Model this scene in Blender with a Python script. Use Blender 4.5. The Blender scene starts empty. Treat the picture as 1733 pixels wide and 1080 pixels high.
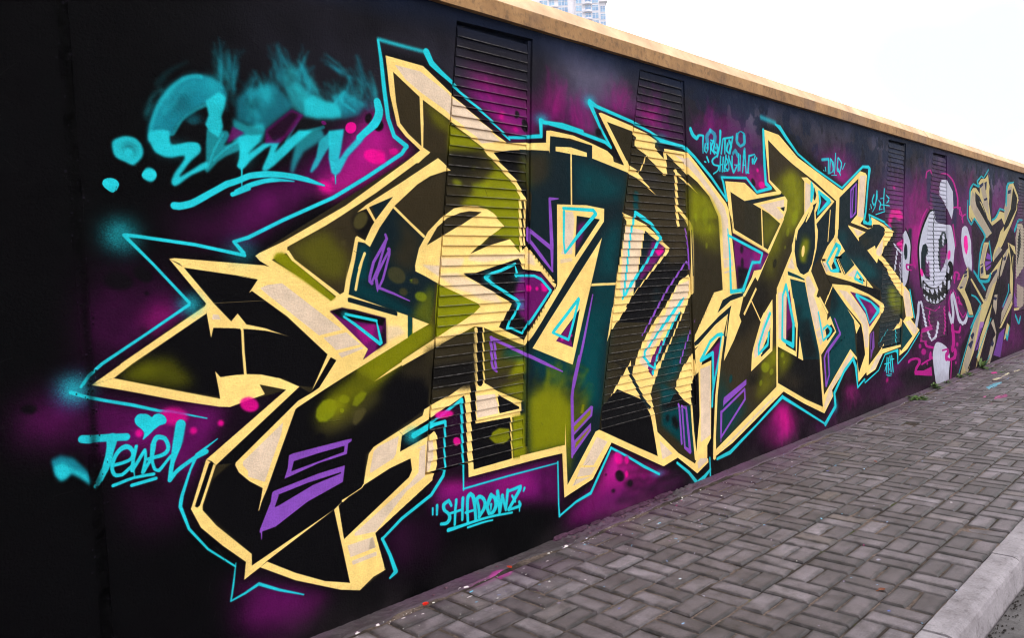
import bpy, bmesh, math, random
import numpy as np
from mathutils import Matrix, Vector

S = bpy.context.scene
C = S.collection
rnd = random.Random(7)
NP = np.random.default_rng(11)

# ---------------------------------------------------------------- camera, sky, sun, exposure
CAM = Vector((-2.79258760, -2.37503709, 1.38378014))
RT = Vector((0.70665437, -0.70621634, -0.04356688)); UP = Vector((0.06631188, 0.00479895, 0.99778740)); FW = Vector((0.70444470, 0.70797984, -0.05022173))
cd = bpy.data.cameras.new('camera')
cam = bpy.data.objects.new('camera', cd); C.objects.link(cam)
cam.matrix_world = Matrix(((RT.x, UP.x, -FW.x, CAM.x), (RT.y, UP.y, -FW.y, CAM.y), (RT.z, UP.z, -FW.z, CAM.z), (0, 0, 0, 1)))
cd.sensor_width = 36.0; cd.lens = 1287.892 * 36 / 1733
cd.clip_start = 0.05; cd.clip_end = 5000
S.camera = cam

SUN_EL, SUN_AZ = math.radians(48), math.radians(200)
wd = bpy.data.worlds.new('World'); S.world = wd; wd.use_nodes = True
nt = wd.node_tree; nt.nodes.clear()
out = nt.nodes.new('ShaderNodeOutputWorld')
sky = nt.nodes.new('ShaderNodeTexSky'); sky.sky_type = 'NISHITA'; sky.sun_disc = False
sky.sun_elevation = SUN_EL; sky.sun_rotation = SUN_AZ; sky.air_density = 1.0; sky.dust_density = 4.0
b1 = nt.nodes.new('ShaderNodeBackground'); b1.inputs['Strength'].default_value = 0.05
nt.links.new(sky.outputs[0], b1.inputs['Color'])
b2 = nt.nodes.new('ShaderNodeBackground')          # the unbroken bright cloud sheet
b2.inputs['Color'].default_value = (1.0, 0.98, 0.955, 1); b2.inputs['Strength'].default_value = 1.9
tc = nt.nodes.new('ShaderNodeTexCoord'); cn = nt.nodes.new('ShaderNodeTexNoise')
cn.inputs['Scale'].default_value = 1.9; cn.inputs['Detail'].default_value = 3; cn.inputs['Roughness'].default_value = .45
cm_ = nt.nodes.new('ShaderNodeMapping'); cm_.inputs['Location'].default_value = (7.14, 2.11, 8.32)
nt.links.new(tc.outputs['Generated'], cm_.inputs['Vector']); nt.links.new(cm_.outputs[0], cn.inputs['Vector'])
cr_ = nt.nodes.new('ShaderNodeValToRGB'); cr_.color_ramp.elements[0].position = .36; cr_.color_ramp.elements[0].color = (.46, .51, .56, 1)
cr_.color_ramp.elements[1].position = .56; cr_.color_ramp.elements[1].color = (1.0, .98, .955, 1)
nt.links.new(cn.outputs[0], cr_.inputs[0]); nt.links.new(cr_.outputs[0], b2.inputs['Color'])
ad = nt.nodes.new('ShaderNodeAddShader')
nt.links.new(b1.outputs[0], ad.inputs[0]); nt.links.new(b2.outputs[0], ad.inputs[1])
nt.links.new(ad.outputs[0], out.inputs['Surface'])

sd = bpy.data.lights.new('sun', 'SUN'); sd.energy = 0.8; sd.angle = math.radians(35); sd.color = (1, 0.96, 0.9)
so = bpy.data.objects.new('sun', sd); C.objects.link(so)
sdir = Vector((math.sin(SUN_AZ) * math.cos(SUN_EL), math.cos(SUN_AZ) * math.cos(SUN_EL), math.sin(SUN_EL)))
so.rotation_euler = (-sdir).to_track_quat('-Z', 'Y').to_euler()

S.view_settings.view_transform = 'Standard'; S.view_settings.look = 'None'
S.view_settings.exposure = 0.0; S.view_settings.gamma = 1.0; S.view_settings.use_curve_mapping = False
S.render.engine = 'CYCLES'
S.cycles.use_denoising = True; S.cycles.filter_width = 1.1
S.cycles.max_bounces = 6; S.cycles.diffuse_bounces = 3; S.cycles.volume_bounces = 1

# ---------------------------------------------------------------- helpers
def lin(c): return tuple(((v / 255) / 12.92 if v / 255 <= .04045 else ((v / 255 + .055) / 1.055) ** 2.4) for v in c)
def put(name, verts, faces, mat, parent=None, smooth=False):
    me = bpy.data.meshes.new(name); me.from_pydata([tuple(v) for v in verts], [], faces); me.update()
    if smooth:
        for p in me.polygons: p.use_smooth = True
    for m in (mat if isinstance(mat, (list, tuple)) else [mat]): me.materials.append(m)
    o = bpy.data.objects.new(name, me); C.objects.link(o)
    if parent: o.parent = parent
    return o
def tag(o, label=None, cat=None, group=None, kind=None):
    for k, v in (('label', label), ('category', cat), ('group', group), ('kind', kind)):
        if v: o[k] = v
    return o
def empty(name, loc=(0, 0, 0)):
    o = bpy.data.objects.new(name, None); C.objects.link(o); o.location = loc; o.empty_display_size = .2
    return o
class MB:
    def __init__(s): s.v = []; s.f = []; s.m = []
    def add(s, vs, fs, m=0):
        n = len(s.v); s.v += [tuple(v) for v in vs]
        s.f += [tuple(i + n for i in f) for f in fs]; s.m += [m] * len(fs)
    def box(s, a, b, m=0):
        (x0, y0, z0), (x1, y1, z1) = a, b
        s.add([(x0, y0, z0), (x1, y0, z0), (x1, y1, z0), (x0, y1, z0), (x0, y0, z1), (x1, y0, z1), (x1, y1, z1), (x0, y1, z1)],
              [(0, 3, 2, 1), (4, 5, 6, 7), (0, 1, 5, 4), (1, 2, 6, 5), (2, 3, 7, 6), (3, 0, 4, 7)], m)
    def prism(s, q, y0, y1, m=0):      # q: (x, z) outline, counter-clockwise seen from -y
        n = len(q)
        s.add([(x, y0, z) for x, z in q] + [(x, y1, z) for x, z in q],
              [tuple(range(n)), tuple(range(2 * n - 1, n - 1, -1))] + [(i + n, (i + 1) % n + n, (i + 1) % n, i) for i in range(n)], m)
    def build(s, name, mat, parent=None, smooth=False):
        o = put(name, s.v, s.f, mat, parent, smooth)
        if any(s.m): o.data.polygons.foreach_set('material_index', s.m)
        return o

def newmat(name):
    m = bpy.data.materials.new(name); m.use_nodes = True
    n = m.node_tree; b = n.nodes['Principled BSDF']
    return m, n, b
def N(n, t, **kw):
    x = n.nodes.new(t)
    for k, v in kw.items():
        if k in x.inputs.keys() if hasattr(x.inputs, 'keys') else False: x.inputs[k].default_value = v
        else: setattr(x, k, v)
    return x
def ramp(n, fac, stops):
    r = n.nodes.new('ShaderNodeValToRGB'); e = r.color_ramp.elements
    while len(e) < len(stops): e.new(.5)
    for i, (p, c) in enumerate(stops): e[i].position = p; e[i].color = (*c, 1) if len(c) == 3 else c
    n.links.new(fac, r.inputs[0]); return r
def noise(n, vec, scale, detail=4, rough=.6):
    x = n.nodes.new('ShaderNodeTexNoise'); x.inputs['Scale'].default_value = scale
    x.inputs['Detail'].default_value = detail; x.inputs['Roughness'].default_value = rough
    if vec is not None: n.links.new(vec, x.inputs['Vector'])
    return x
def mix(n, a, b, f, mode='MIX'):
    x = n.nodes.new('ShaderNodeMix'); x.data_type = 'RGBA'; x.blend_type = mode
    for s, v in ((0, f), (6, a), (7, b)):
        if hasattr(v, 'is_output'): n.links.new(v, x.inputs[s])
        elif s == 0: x.inputs[0].default_value = v
        else: x.inputs[s].default_value = (*v, 1)
    return x.outputs[2]
def math_(n, op, a, b=None):
    x = n.nodes.new('ShaderNodeMath'); x.operation = op
    for i, v in enumerate((a, b)):
        if v is None: continue
        if hasattr(v, 'is_output'): n.links.new(v, x.inputs[i])
        else: x.inputs[i].default_value = v
    return x.outputs[0]
def bump(n, b, h, dist=.01, strength=.5):
    x = n.nodes.new('ShaderNodeBump'); x.inputs['Strength'].default_value = strength; x.inputs['Distance'].default_value = dist
    n.links.new(h, x.inputs['Height']); n.links.new(x.outputs[0], b.inputs['Normal'])
def simple(name, col, rough=.7, scale=6, var=.25, spec=.3, bumpd=.004, bs=40):
    m, n, b = newmat(name)
    g = N(n, 'ShaderNodeNewGeometry').outputs['Position']
    a = noise(n, g, scale, 6)
    c0 = tuple(v * (1 - var) for v in col); c1 = tuple(min(1, v * (1 + var)) for v in col)
    r = ramp(n, a.outputs[0], [(.3, c0), (.7, c1)])
    n.links.new(r.outputs[0], b.inputs['Base Color'])
    b.inputs['Roughness'].default_value = rough; b.inputs['Specular IOR Level'].default_value = spec
    if bumpd: bump(n, b, noise(n, g, bs, 6).outputs[0], bumpd, .6)
    return m

# ---------------------------------------------------------------- the mural, painted into an image in wall metres
YW = 0.30646            # wall face
WX0, WX1, WZ1 = -2.45, 11.35, 2.70
PPM = 430
TW, TH = int((WX1 - WX0) * PPM), int(WZ1 * PPM)
SEAM_X = -2.046
PAINT = {'Y': (250, 212, 126), 'B': (222, 197, 172), 'K': (9, 8, 11), 'C': (34, 198, 212), 'M': (100, 18, 92), 'P': (228, 8, 140), 'V': (132, 74, 180), 'O': (122, 124, 8), 'N': (44, 38, 24), 'T': (0, 58, 64), 'D': (15, 30, 36), 'G': (38, 30, 42), 'W': (180, 180, 198), 'U': (92, 12, 84), 'Q': (165, 20, 122), 'c': (22, 150, 172), 'L': (132, 142, 14), 'n': (72, 66, 34), 'y': (180, 190, 60), 'b': (50, 42, 27), 'R': (34, 38, 66), 'f': (188, 170, 118), 'g': (158, 145, 128), 'e': (24, 150, 165)}  # last yellow and beige are dulled for the far end, lens falloff painted in
SECT = [
    ('E', 'graffiti_letter', 'large yellow outlined letter with an arrow point and olive black fill', .5),
    ('M', 'graffiti_letter', 'yellow outlined letter with teal and black fill between the two nearest louvred panels', .5),
    ('T', 'graffiti_letter', 'yellow outlined letter with an oval green eye in its stem', .5),
    ('K', 'graffiti_letter', 'narrow yellow outlined letter at the far end of the main piece', .5),
    ('big', 'graffiti_tag', 'large smoky cyan airbrushed signature with drips', .5),
    ('dots', 'graffiti_dots', 'ring and two dots sprayed in cyan', .5),
    ('heart', 'graffiti_heart', 'small solid cyan heart', .5),
    ('name', 'graffiti_tag', 'cyan name with a double underline under the heart', .5),
    ('seven', 'graffiti_tag', 'cyan quoted word with a double underline near the ground', .5),
    ('twoline', 'graffiti_tag', 'small two line cyan tag', .5),
    ('four', 'graffiti_tag', 'tiny cyan tag above the fourth letter', .5),
    ('three', 'graffiti_tag', 'tiny cyan tag beside the third louvred panel', .5),
    ('mark', 'graffiti_tag', 'tiny scratchy cyan tag near the ground', .5),
    ('face', 'graffiti_creature', 'white faced grinning cartoon creature with hollow eyes', .5),
    ('tooth', 'graffiti_creature', 'pale rounded leg of the creature reaching the ground', .5),
    ('far', 'graffiti_letter', 'far cream graffiti letters with cyan edges and dark dashes', .5)]
OPS = """F U 0.55 51 53 -2026,1453 -1749,1424 -1677,1255 -1867,1110 -2048,1113
F Q 0.55 25 25 -1872,1330 -1782,1365 -1717,1289 -1810,1245 -1867,1250
F U 0.5 43 42 -1793,1647 -1474,1677 -1435,1569 -1679,1557
F U 0.6 43 40 -1568,1610 -1356,1681 -1221,1824 -1469,1764
F U 0.9 44 38 -1528,1547 -1115,1830 -882,1895 -719,2010 -868,2119 -1106,1972 -1273,1820 -1447,1744
F Q 0.85 38 31 -1160,1758 -992,2008 -867,2132 -719,2023 -650,1978 -887,1820 -1094,1737
F Q 0.8 26 22 -1197,1802 -940,1915 -723,1946 -888,1808 -1120,1748
F U 0.7 37 41 -2262,1051 -2047,1132 -2042,940 -2239,938
F U 1 30 30 -2025,1062 -1652,988 -1324,1009 -1502,888 -1685,802 -1755,701 -1882,871 -2047,864
F U 0.8 27 27 -1776,996 -1376,982 -1619,822 -1785,853
F U 0.45 44 45 -1979,811 -1767,829 -1761,597 -1919,598
F U 0.75 41 37 -1616,352 -1441,344 -1221,169 -1334,63 -1617,165
F U 0.6 50 44 -1543,251 -1328,156 -1435,53 -1575,105
F U 0.45 74 58 -977,396 -659,315 -739,120 -988,221
F U 1 35 26 -682,773 -445,867 -450,488 249,443 210,189 -166,279 -444,288 -689,377 -646,529
F Q 0.5 33 25 -646,529 -467,520 -474,409 -618,414
F Q 0.4 38 27 -319,432 -30,399 -36,309 -246,327
F Q 0.95 52 31 489,223 641,422 885,278 1191,142 1053,-13 479,57 252,82
F U 0.9 83 50 230,119 487,190 1323,114 1385,-15 750,-11 272,11
F Q 0.5 52 36 -331,2406 -119,2384 86,2297 73,2087 -97,2070 -324,2214
F M 0.8 37 26 -430,2281 -203,2314 61,2234 73,2087 -57,2045 -251,2168
F Q 0.6 30 21 -170,2206 -9,2152 31,2097 -136,2110
F Q 0.45 59 39 121,2136 153,2306 276,2445 364,2334 261,2197
F Q 0.4 64 40 359,2240 491,2383 556,2198 499,2112 400,2118
F Q 0.45 73 43 669,2326 786,2458 983,2417 995,2315 831,2279
F M 0.8 71 43 103,2209 512,2322 892,2354 1452,2295 1515,2189 1185,2212 612,2270 212,2155
F Q 0.6 45 26 1041,2390 1207,2376 1176,2283 1067,2306
F M 0.6 104 52 1593,2329 2055,2481 2562,2328 2638,2029 2359,1927 2029,2033 1586,2214
F Q 0.7 64 31 1952,2068 2373,2161 2643,2117 2730,1967 2450,1953 2235,2026
F Q 0.55 50 24 2367,2055 2603,2070 2750,1982 2450,1953
F M 0.7 140 56 3427,2316 4036,2419 4431,2269 4218,2122 3955,2096
F Q 0.65 70 28 3688,2190 4027,2239 4220,2175 4031,2085
F M 0.4 278 102 1999,97 2737,367 3597,91 4399,347 6066,400 10788,289 10773,-69 5670,6 3472,-14
F P 0.75 63 29 2597,297 2797,376 2948,148 2821,77 2727,185
F Q 0.6 89 41 2443,232 2796,358 2974,49 2620,22
F Q 0.7 84 33 3943,455 4077,519 4229,314 4193,157 3986,292
F P 0.6 20 8 4036,497 4129,476 4124,380 4045,416
F M 0.6 300 94 4604,2036 5610,2324 6156,2174 7008,2624 7945,2197 10874,2338 10777,21 6047,18 5000,274 6079,654 5079,1772
F Q 0.5 207 68 5777,2092 6263,2370 6381,1928 6108,1225 5821,1171
F Q 0.5 193 53 7952,2343 8355,2441 8209,2210
F Q 0.5 206 55 8320,1690 8745,1733 8880,1461 8451,1540
F Q 0.45 234 59 9376,2266 9695,2199 9521,1947
F K 0.8 184 59 5000,274 6895,317 7838,-72 6045,-14
M Q 0.16 102 22 20 19 210,2115 265,2259 324,2453
M Q 0.16 108 22 21 20 499,2096 483,2254 467,2412
M Q 0.15 120 22 23 22 831,2279 838,2398 903,2526
M M 0.25 152 22 30 27 1249,2219 1226,2378 1267,2528
M Q 0.14 109 16 25 24 1155,2245 1131,2367 1187,2463
M Q 0.15 83 18 17 17 -96,2085 -170,2206 -239,2365
M M 0.25 176 20 35 32 1804,2176 1852,2357 1938,2506
M Q 0.12 115 14 23 24 1735,2286 1780,2408 1822,2491
M Q 0.15 132 14 26 28 2451,1975 2369,2098 2333,2221
M Q 0.15 213 18 35 37 3955,2107 3900,2255 3846,2402
M Q 0.15 177 22 30 31 2734,321 2826,169 2866,-25
M P 0.14 88 12 29 26 2754,318 2807,195 2840,50
M Q 0.15 188 20 38 39 4063,494 4121,328 4136,112
M M 0.2 342 26 43 46 3366,177 3594,41 3707,-132
M M 0.2 668 30 67 67 4685,199 5000,274 5686,314
M K 0.25 201 30 30 30 643,85 1120,45 1458,27
M K 0.2 117 30 16 14 -2066,829 -1868,788 -1764,556
M K 0.2 118 30 16 14 -1894,1272 -1843,1187 -1809,1103
M Q 0.15 182 14 52 55 6012,1227 6130,1668 6454,2190
M Q 0.14 176 12 38 45 5846,1665 5955,1977 6162,2300
M M 0.2 230 20 46 48 5319,1660 5422,2016 5523,2318
M Q 0.14 237 12 51 61 7941,2124 8082,2350 8222,2507
M M 0.2 488 20 81 85 9368,2105 9539,2355 9710,2529
M K 0.22 218 20 48 58 6060,273 5680,191 5158,166
F K 0.75 28 18 -851,2393 -563,2393 -55,2080 142,2118 178,2194 356,2202 711,2132 564,2335 977,2313 1249,2219 1550,2192 2061,1893 1989,2031 2296,2042 2486,1951 2683,1987 2533,2454 2876,2470 4082,2073 4474,2282 4675,2259 4625,1872 5408,1749 5141,1426 5818,1109 5933,791 6079,654 5425,427 4769,359 4326,301 3757,322 3575,120 2819,401 1759,95 1552,26 634,396 464,245 186,194 177,435 -471,450 -648,489 -966,330 -930,165 -1078,107 -1607,327 -1580,385 -1763,629 -1696,804 -1610,971 -2057,1104 -1671,1349 -1782,1527 -1462,1503 -1473,1525 -689,1974 -780,2055
F N 1 0 0 -816,2367 -613,2356 -453,2257 -102,2064 177,2094 185,2155 354,2164 552,2133 740,2071 839,2032 636,2305 945,2271 1197,2203 1261,2100 1271,2159 1534,2160 2004,1870 2033,1822 2004,2007 2277,2012 2449,1936 2779,1979 2648,2038 2586,2425 2833,2408 3151,2264 4016,2048 4444,2243 4600,2221 4491,1808 4419,1769 4603,1735 4682,1836 5190,1734 5288,1706 5003,1536 4905,1463 5534,1174 5707,1089 5822,817 6003,672 5605,501 5358,458 5379,522 4918,520 4710,388 4500,357 4488,391 4285,323 4269,546 4175,572 3708,324 3729,265 3540,150 2801,436 1745,126 1667,225 1669,121 1532,62 1309,212 1148,188 636,434 449,258 211,211 207,452 -112,468 -459,467 -457,857 -678,778 -832,730 -846,663 -647,719 -644,556 -674,508 -995,343 -954,172 -1083,124 -1373,255 -1508,350 -1577,324 -1566,388 -1751,631 -1688,796 -1365,1003 -1592,970 -2041,1108 -1652,1352 -1771,1510 -1398,1475 -1457,1520 -677,1960 -653,1980 -761,2057 -799,2153
F K 1 0 0 -1972,1121 -1654,1316 -1643,1227 -1632,1262 -1573,1262 -1534,1252 -1530,1243 -1520,1081 -1567,1084 -1618,1082 -1636,1107 -1624,1012
F O 0.55 16 16 -1966,1122 -1878,1171 -1793,1174 -1748,1124 -1710,1070 -1792,1068
F O 0.35 13 14 -1959,1121 -1863,1165 -1826,1145 -1860,1101
F K 1 0 0 -1723,1479 -1451,1432 -1489,1381 -1475,1387 -1366,1299 -1176,1121 -1253,998 -1309,1012 -1307,1007 -1372,1050 -1382,1048 -1462,1074 -1519,1082 -1530,1243 -1510,1266 -1537,1307 -1565,1281
F K 1 3 2 -1142,1103 -1222,993 -1260,975 -1669,720 -1709,635 -1712,619 -1542,412 -1545,368 -1184,493 -1143,517 -1050,550 -1044,554 -1018,688 -944,725 -681,832 -658,995 -645,1089 -958,984
F K 1 0 0 -1665,783 -1655,770 -1583,762 -1399,780 -1330,925 -1260,975 -1307,1007
F O 0.9 15 12 -929,1147 -738,1203 -644,1207 -618,1194 -635,1131 -812,1054 -958,984 -1115,955 -1091,893 -1161,846 -1227,914 -939,997 -1054,1035
F O 0.5 20 17 -1255,880 -1063,889 -973,926 -931,935 -1066,850 -1179,816 -1231,843
F n 0.5 20 17 -941,957 -933,895 -1068,816 -1181,787 -1260,810 -1204,863
F N 0.8 16 13 -813,1033 -631,1094 -646,961 -816,982
F L 0.85 2 2 -1245,879 -1238,911 -1209,937 -1177,942 -1150,929 -1147,902 -1165,871 -1199,852 -1231,857
F L 0.8 2 1 -1085,927 -1088,919 -1095,914 -1106,912 -1116,913 -1126,918 -1132,925 -1134,934 -1131,941 -1124,947 -1114,949 -1103,947 -1094,942 -1087,935
F L 0.75 1 1 -1114,885 -1115,881 -1118,878 -1122,876 -1127,877 -1130,880 -1133,883 -1134,888 -1132,892 -1129,895 -1125,896 -1121,895 -1117,893 -1115,889
F L 0.7 3 2 -1075,901 -1060,933 -1025,953 -999,942 -1015,917 -1051,892
F n 0.9 3 2 -1078,828 -1064,875 -1017,882 -1007,866 -1032,835 -1062,815
F K 1 2 2 -1270,775 -1260,801 -1228,812 -1207,801 -1209,782 -1236,764
F K 1 2 2 -1256,819 -1257,814 -1261,811 -1265,810 -1270,811 -1275,814 -1278,818 -1278,823 -1277,828 -1274,831 -1269,832 -1264,832 -1259,829 -1256,824
F n 0.8 1 1 -1229,711 -1231,707 -1234,704 -1238,702 -1243,703 -1247,706 -1249,710 -1250,715 -1249,719 -1246,722 -1241,723 -1237,722 -1233,720 -1230,716
F O 0.7 21 17 -645,1196 -774,1138 -1054,1030 -1181,964 -1240,878 -1108,891 -941,957 -812,1043
F b 1 1 1 -1325,1546 -1149,1636 -1081,1675 -1052,1691 -1001,1695 -953,1714 -912,1658 -962,1581 -1001,1595 -1016,1590 -1044,1508 -1075,1411 -1089,1366 -1112,1355 -1324,1528
F O 0.45 22 19 -1325,1546 -1150,1622 -1047,1498 -1087,1412 -1184,1429
F K 0.85 9 7 -1026,1663 -1001,1695 -947,1711 -915,1658 -961,1583 -1001,1597 -1017,1624
F n 0.95 2 2 -958,1649 -971,1635 -987,1626 -1003,1624 -1015,1630 -1021,1641 -1020,1657 -1013,1673 -1000,1687 -984,1696 -968,1698 -956,1693 -949,1681 -950,1666
F n 0.6 3 2 -1063,1564 -1066,1560 -1071,1557 -1077,1556 -1082,1558 -1085,1561 -1086,1566 -1085,1571 -1082,1576 -1077,1579 -1071,1580 -1066,1578 -1062,1574 -1061,1570
F O 0.9 4 3 -1386,1511 -1371,1526 -1346,1529 -1332,1519 -1126,1349 -1146,1335
F O 0.5 13 11 -1384,1511 -1327,1519 -1271,1454 -1216,1416
F N 1 0 0 -1041,1691 -902,1780 -607,1966 -600,1974 -489,2086 -513,1976 -549,1955 -742,1849 -952,1733
F b 1 2 1 -807,1729 -679,1822 -533,1887 -511,1896 -545,1696 -588,1663 -653,1599
F D 1 0 0 -926,1727 -814,1767 -908,1670
F D 1 3 3 -946,1554 -887,1636 -814,1719 -654,1593 -706,1494 -716,1450 -619,1400 -605,1391 -619,1291 -651,1207 -767,1252 -1065,1358 -1030,1498 -1006,1566 -991,1573
F b 0.8 22 18 -803,1699 -661,1588 -722,1452 -768,1443 -846,1496 -777,1597
F O 0.6 17 13 -748,1245 -663,1346 -619,1387 -623,1227 -645,1196
F T 0.9 12 10 -1003,1566 -951,1556 -967,1408 -1047,1411
F T 0.7 15 12 -1056,1358 -767,1252 -734,1265 -915,1371 -1041,1425
F n 0.7 3 3 -777,1400 -793,1392 -814,1392 -835,1399 -852,1411 -862,1428 -863,1444 -855,1458 -839,1465 -819,1466 -798,1460 -780,1447 -770,1430 -769,1413
F n 0.7 3 3 -698,1393 -703,1388 -711,1385 -721,1386 -730,1389 -737,1394 -741,1401 -740,1407 -735,1412 -726,1415 -717,1415 -707,1412 -700,1407 -697,1400
F n 0.7 3 3 -762,1348 -768,1343 -777,1339 -787,1340 -797,1343 -804,1349 -808,1356 -806,1364 -801,1369 -792,1373 -781,1373 -772,1369 -764,1363 -761,1356
F L 0.7 2 2 -658,1320 -666,1313 -678,1309 -693,1310 -707,1315 -718,1323 -723,1333 -722,1342 -714,1349 -702,1353 -687,1352 -673,1348 -662,1340 -657,1330
F L 0.6 2 1 -748,1409 -731,1411 -739,1391
F b 1 0 0 -780,2301 -645,2217 -650,1996 -714,2046 -756,2088 -772,2176
F b 1 0 0 -625,2204 -475,2133 -492,1978 -596,1977 -632,1998
F O 0.55 18 13 -619,2197 -475,2133 -479,2071 -561,2099
F O 1 6 4 -473,2120 -305,2045 -207,1991 -223,1984 -116,1901 -44,1853 -25,1812 -44,1516 -110,1592 -239,1608 -383,1518 -278,1602 -148,1653 -231,1728 -247,1734 -323,1748 -428,1744 -492,1978
F O 0.9 16 12 -354,1857 -246,1864 -30,1806 -37,1700 -155,1662 -231,1734 -349,1819
F N 0.95 15 11 -491,2000 -260,2021 -187,1936 -350,1808 -428,1744 -536,1718 -510,1923
F K 0.6 22 17 -484,1995 -322,2004 -280,1940 -390,1877 -492,1871
F O 0.7 18 14 -470,2109 -364,2055 -306,2017 -411,2007 -483,2011
F L 0.6 6 4 -415,1843 -421,1837 -432,1833 -445,1833 -457,1835 -467,1841 -472,1848 -471,1855 -465,1862 -454,1866 -441,1866 -428,1863 -419,1858 -414,1851
F L 0.55 8 6 -354,1852 -285,1862 -248,1835 -304,1810 -349,1819
F L 0.4 6 4 -320,1926 -322,1922 -325,1918 -329,1916 -334,1916 -338,1917 -341,1920 -342,1925 -340,1929 -337,1933 -333,1935 -328,1935 -324,1934 -321,1931
F L 0.4 6 4 -234,1745 -236,1740 -242,1736 -250,1734 -259,1733 -267,1735 -272,1739 -273,1744 -271,1749 -265,1753 -257,1756 -249,1756 -241,1754 -236,1750
F K 1 0 0 -113,2011 42,1994 25,1791 -3,1825 -58,1896 -137,1951
F K 1 0 0 -194,2010 -100,2031 45,2042 41,1988 -106,1930 -144,1974
F K 1 0 0 24,1785 46,1642 195,1415 210,1365 26,1449 -43,1451
F K 1 0 0 -1538,402 -1184,492 -1143,517 -1050,550 -1138,516 -1050,555 -877,609 -792,624 -787,570 -805,542 -1148,359 -1138,201 -1131,172 -1245,215 -1370,287 -1479,362
F O 1 0 0 -592,1386 -496,1347 -341,1279 -328,1267 -393,1228 -621,1138 -609,1279
F O 0.5 19 14 -416,1213 -314,1149 -376,1132 -480,1140
F Y 1 0 0 -815,2367 -613,2356 -453,2257 -301,2170 -176,2102 -102,2065 47,2082 45,2045 -83,2031 -194,2010 -149,1962 -98,1925 -46,1885 -19,1842 -4,1816 25,1788 -23,1783 -30,1806 -60,1860 -120,1906 -185,1962 -238,1994 -260,2021 -304,2047 -472,2133 -622,2204 -641,2215 -783,2305
F Y 1 0 0 -815,2367 -780,2306 -772,2176 -756,2088 -714,2046 -645,1999 -596,1976 -666,1922 -745,1916 -653,1980 -731,2034 -773,2076 -802,2202
F B 1 0 0 -769,2335 -631,2329 -478,2258 -461,2245 -373,2211 -305,2167 -222,2126 -150,2068 -274,2047 -296,2068 -390,2118 -470,2160 -494,2176 -633,2236 -715,2281
S Y 1 0 0 -633,2216,18 -635,2101,17 -640,1997,10
S Y 1 0 0 -25,1786,19 -32,1664,19 -34,1569,19 -33,1516,19
S Y 1 0 0 11,1784,17 2,1689,17 -11,1563,17
F Y 1 0 0 -653,1979 -596,1976 -607,1966 -898,1781 -1081,1675 -1152,1636 -1325,1551 -1329,1528 -1391,1506 -1439,1498 -1457,1518 -1440,1529 -1338,1573 -1056,1719 -677,1960
F Y 1 0 0 -1457,1518 -1323,1578 -1326,1533 -1392,1502 -1267,1427 -1146,1335 -1126,1349 -1112,1355 -1084,1368 -1062,1360 -1069,1329 -1152,1293 -982,1124 -1011,1082 -773,1154 -1018,1056 -1112,1018 -1196,983 -1325,926 -1330,922 -1318,953 -1260,975 -1248,997 -1176,1121 -1342,1284 -1479,1388 -1491,1381 -1453,1430 -1535,1445 -1451,1434 -1398,1474 -1398,1473 -1439,1498
F O 0.9 2 2 -1385,1511 -1371,1526 -1346,1529 -1332,1519 -1124,1346 -1146,1335 -1373,1497
F O 0.5 10 9 -1385,1511 -1371,1526 -1346,1529 -1235,1444 -1267,1427 -1373,1497
F B 1 1 1 -1446,1397 -1417,1408 -1356,1413 -1102,1215 -1209,1200 -1415,1369
F B 1 1 1 -1191,1189 -1083,1203 -1018,1147 -1135,1134
F B 1 1 1 -1127,1121 -1013,1137 -1005,1129 -1112,1101
F K 1 0 0 -1162,1108 -1137,1093 -1222,993 -1260,975 -1257,982 -1245,997
F Y 1 0 0 -1771,1510 -1753,1513 -1422,1482 -1355,1461 -1358,1425 -1451,1433 -1723,1479 -1738,1494
F Y 1 0 0 -1771,1510 -1723,1480 -1624,1348 -1565,1281 -1539,1308 -1508,1266 -1432,1245 -1371,1218 -1433,1236 -1520,1251 -1632,1262 -1643,1226 -1653,1315 -1657,1342 -1653,1350
F Y 1 0 0 -1654,1348 -1653,1315 -1912,1163 -1972,1122 -2041,1108 -1949,1165 -1949,1167 -1657,1342
F Y 1 0 0 -2041,1108 -1972,1122 -1905,1099 -1753,1048 -1624,1005 -1627,1038 -1636,1107 -1618,1083 -1567,1084 -1519,1082 -1462,1074 -1382,1048 -1384,1010 -1471,1037 -1452,999 -1588,970 -1627,976 -1775,1020 -1915,1068 -1979,1089
S Y 1 0 0 -1527,1252,11 -1525,1243,10 -1526,1165,10 -1524,1081,11
F Y 1 0 0 -1546,1266 -1506,1263 -1446,1248 -1385,1225 -1332,1203 -1409,1232 -1474,1244 -1547,1253
F B 1 1 1 -1631,1311 -1610,1307 -1604,1290 -1635,1292
F Y 1 0 0 -1627,1081 -1391,1052 -1307,1008 -1655,768 -1669,786 -1688,796 -1365,1003 -1469,1038 -1473,1042 -1454,997 -1592,970 -1627,978 -1620,1011
F Y 1 0 0 -1688,796 -1655,768 -1711,636 -1712,619 -1667,552 -1542,412 -1544,368 -1184,492 -1143,517 -1167,499 -1483,368 -1513,352 -1577,324 -1566,388 -1650,474 -1722,558 -1753,633 -1748,645
F K 1 0 0 -1679,780 -1669,785 -1663,776 -1691,708 -1721,638 -1730,633 -1738,638 -1735,648
S Y 1 0 0 -1143,517,11 -1115,528,4 -1050,550,4 -1041,560,6
F Y 1 0 0 -1260,975 -1330,922 -1399,780 -1466,639 -1498,584 -1482,645 -1534,684 -1572,725 -1584,754 -1581,764 -1318,953
S Y 1 0 0 -1478,644,12 -1489,609,7 -1504,567,2
F B 1 1 1 -1385,880 -1395,839 -1474,668 -1537,702 -1536,722 -1555,748 -1554,761
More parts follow.
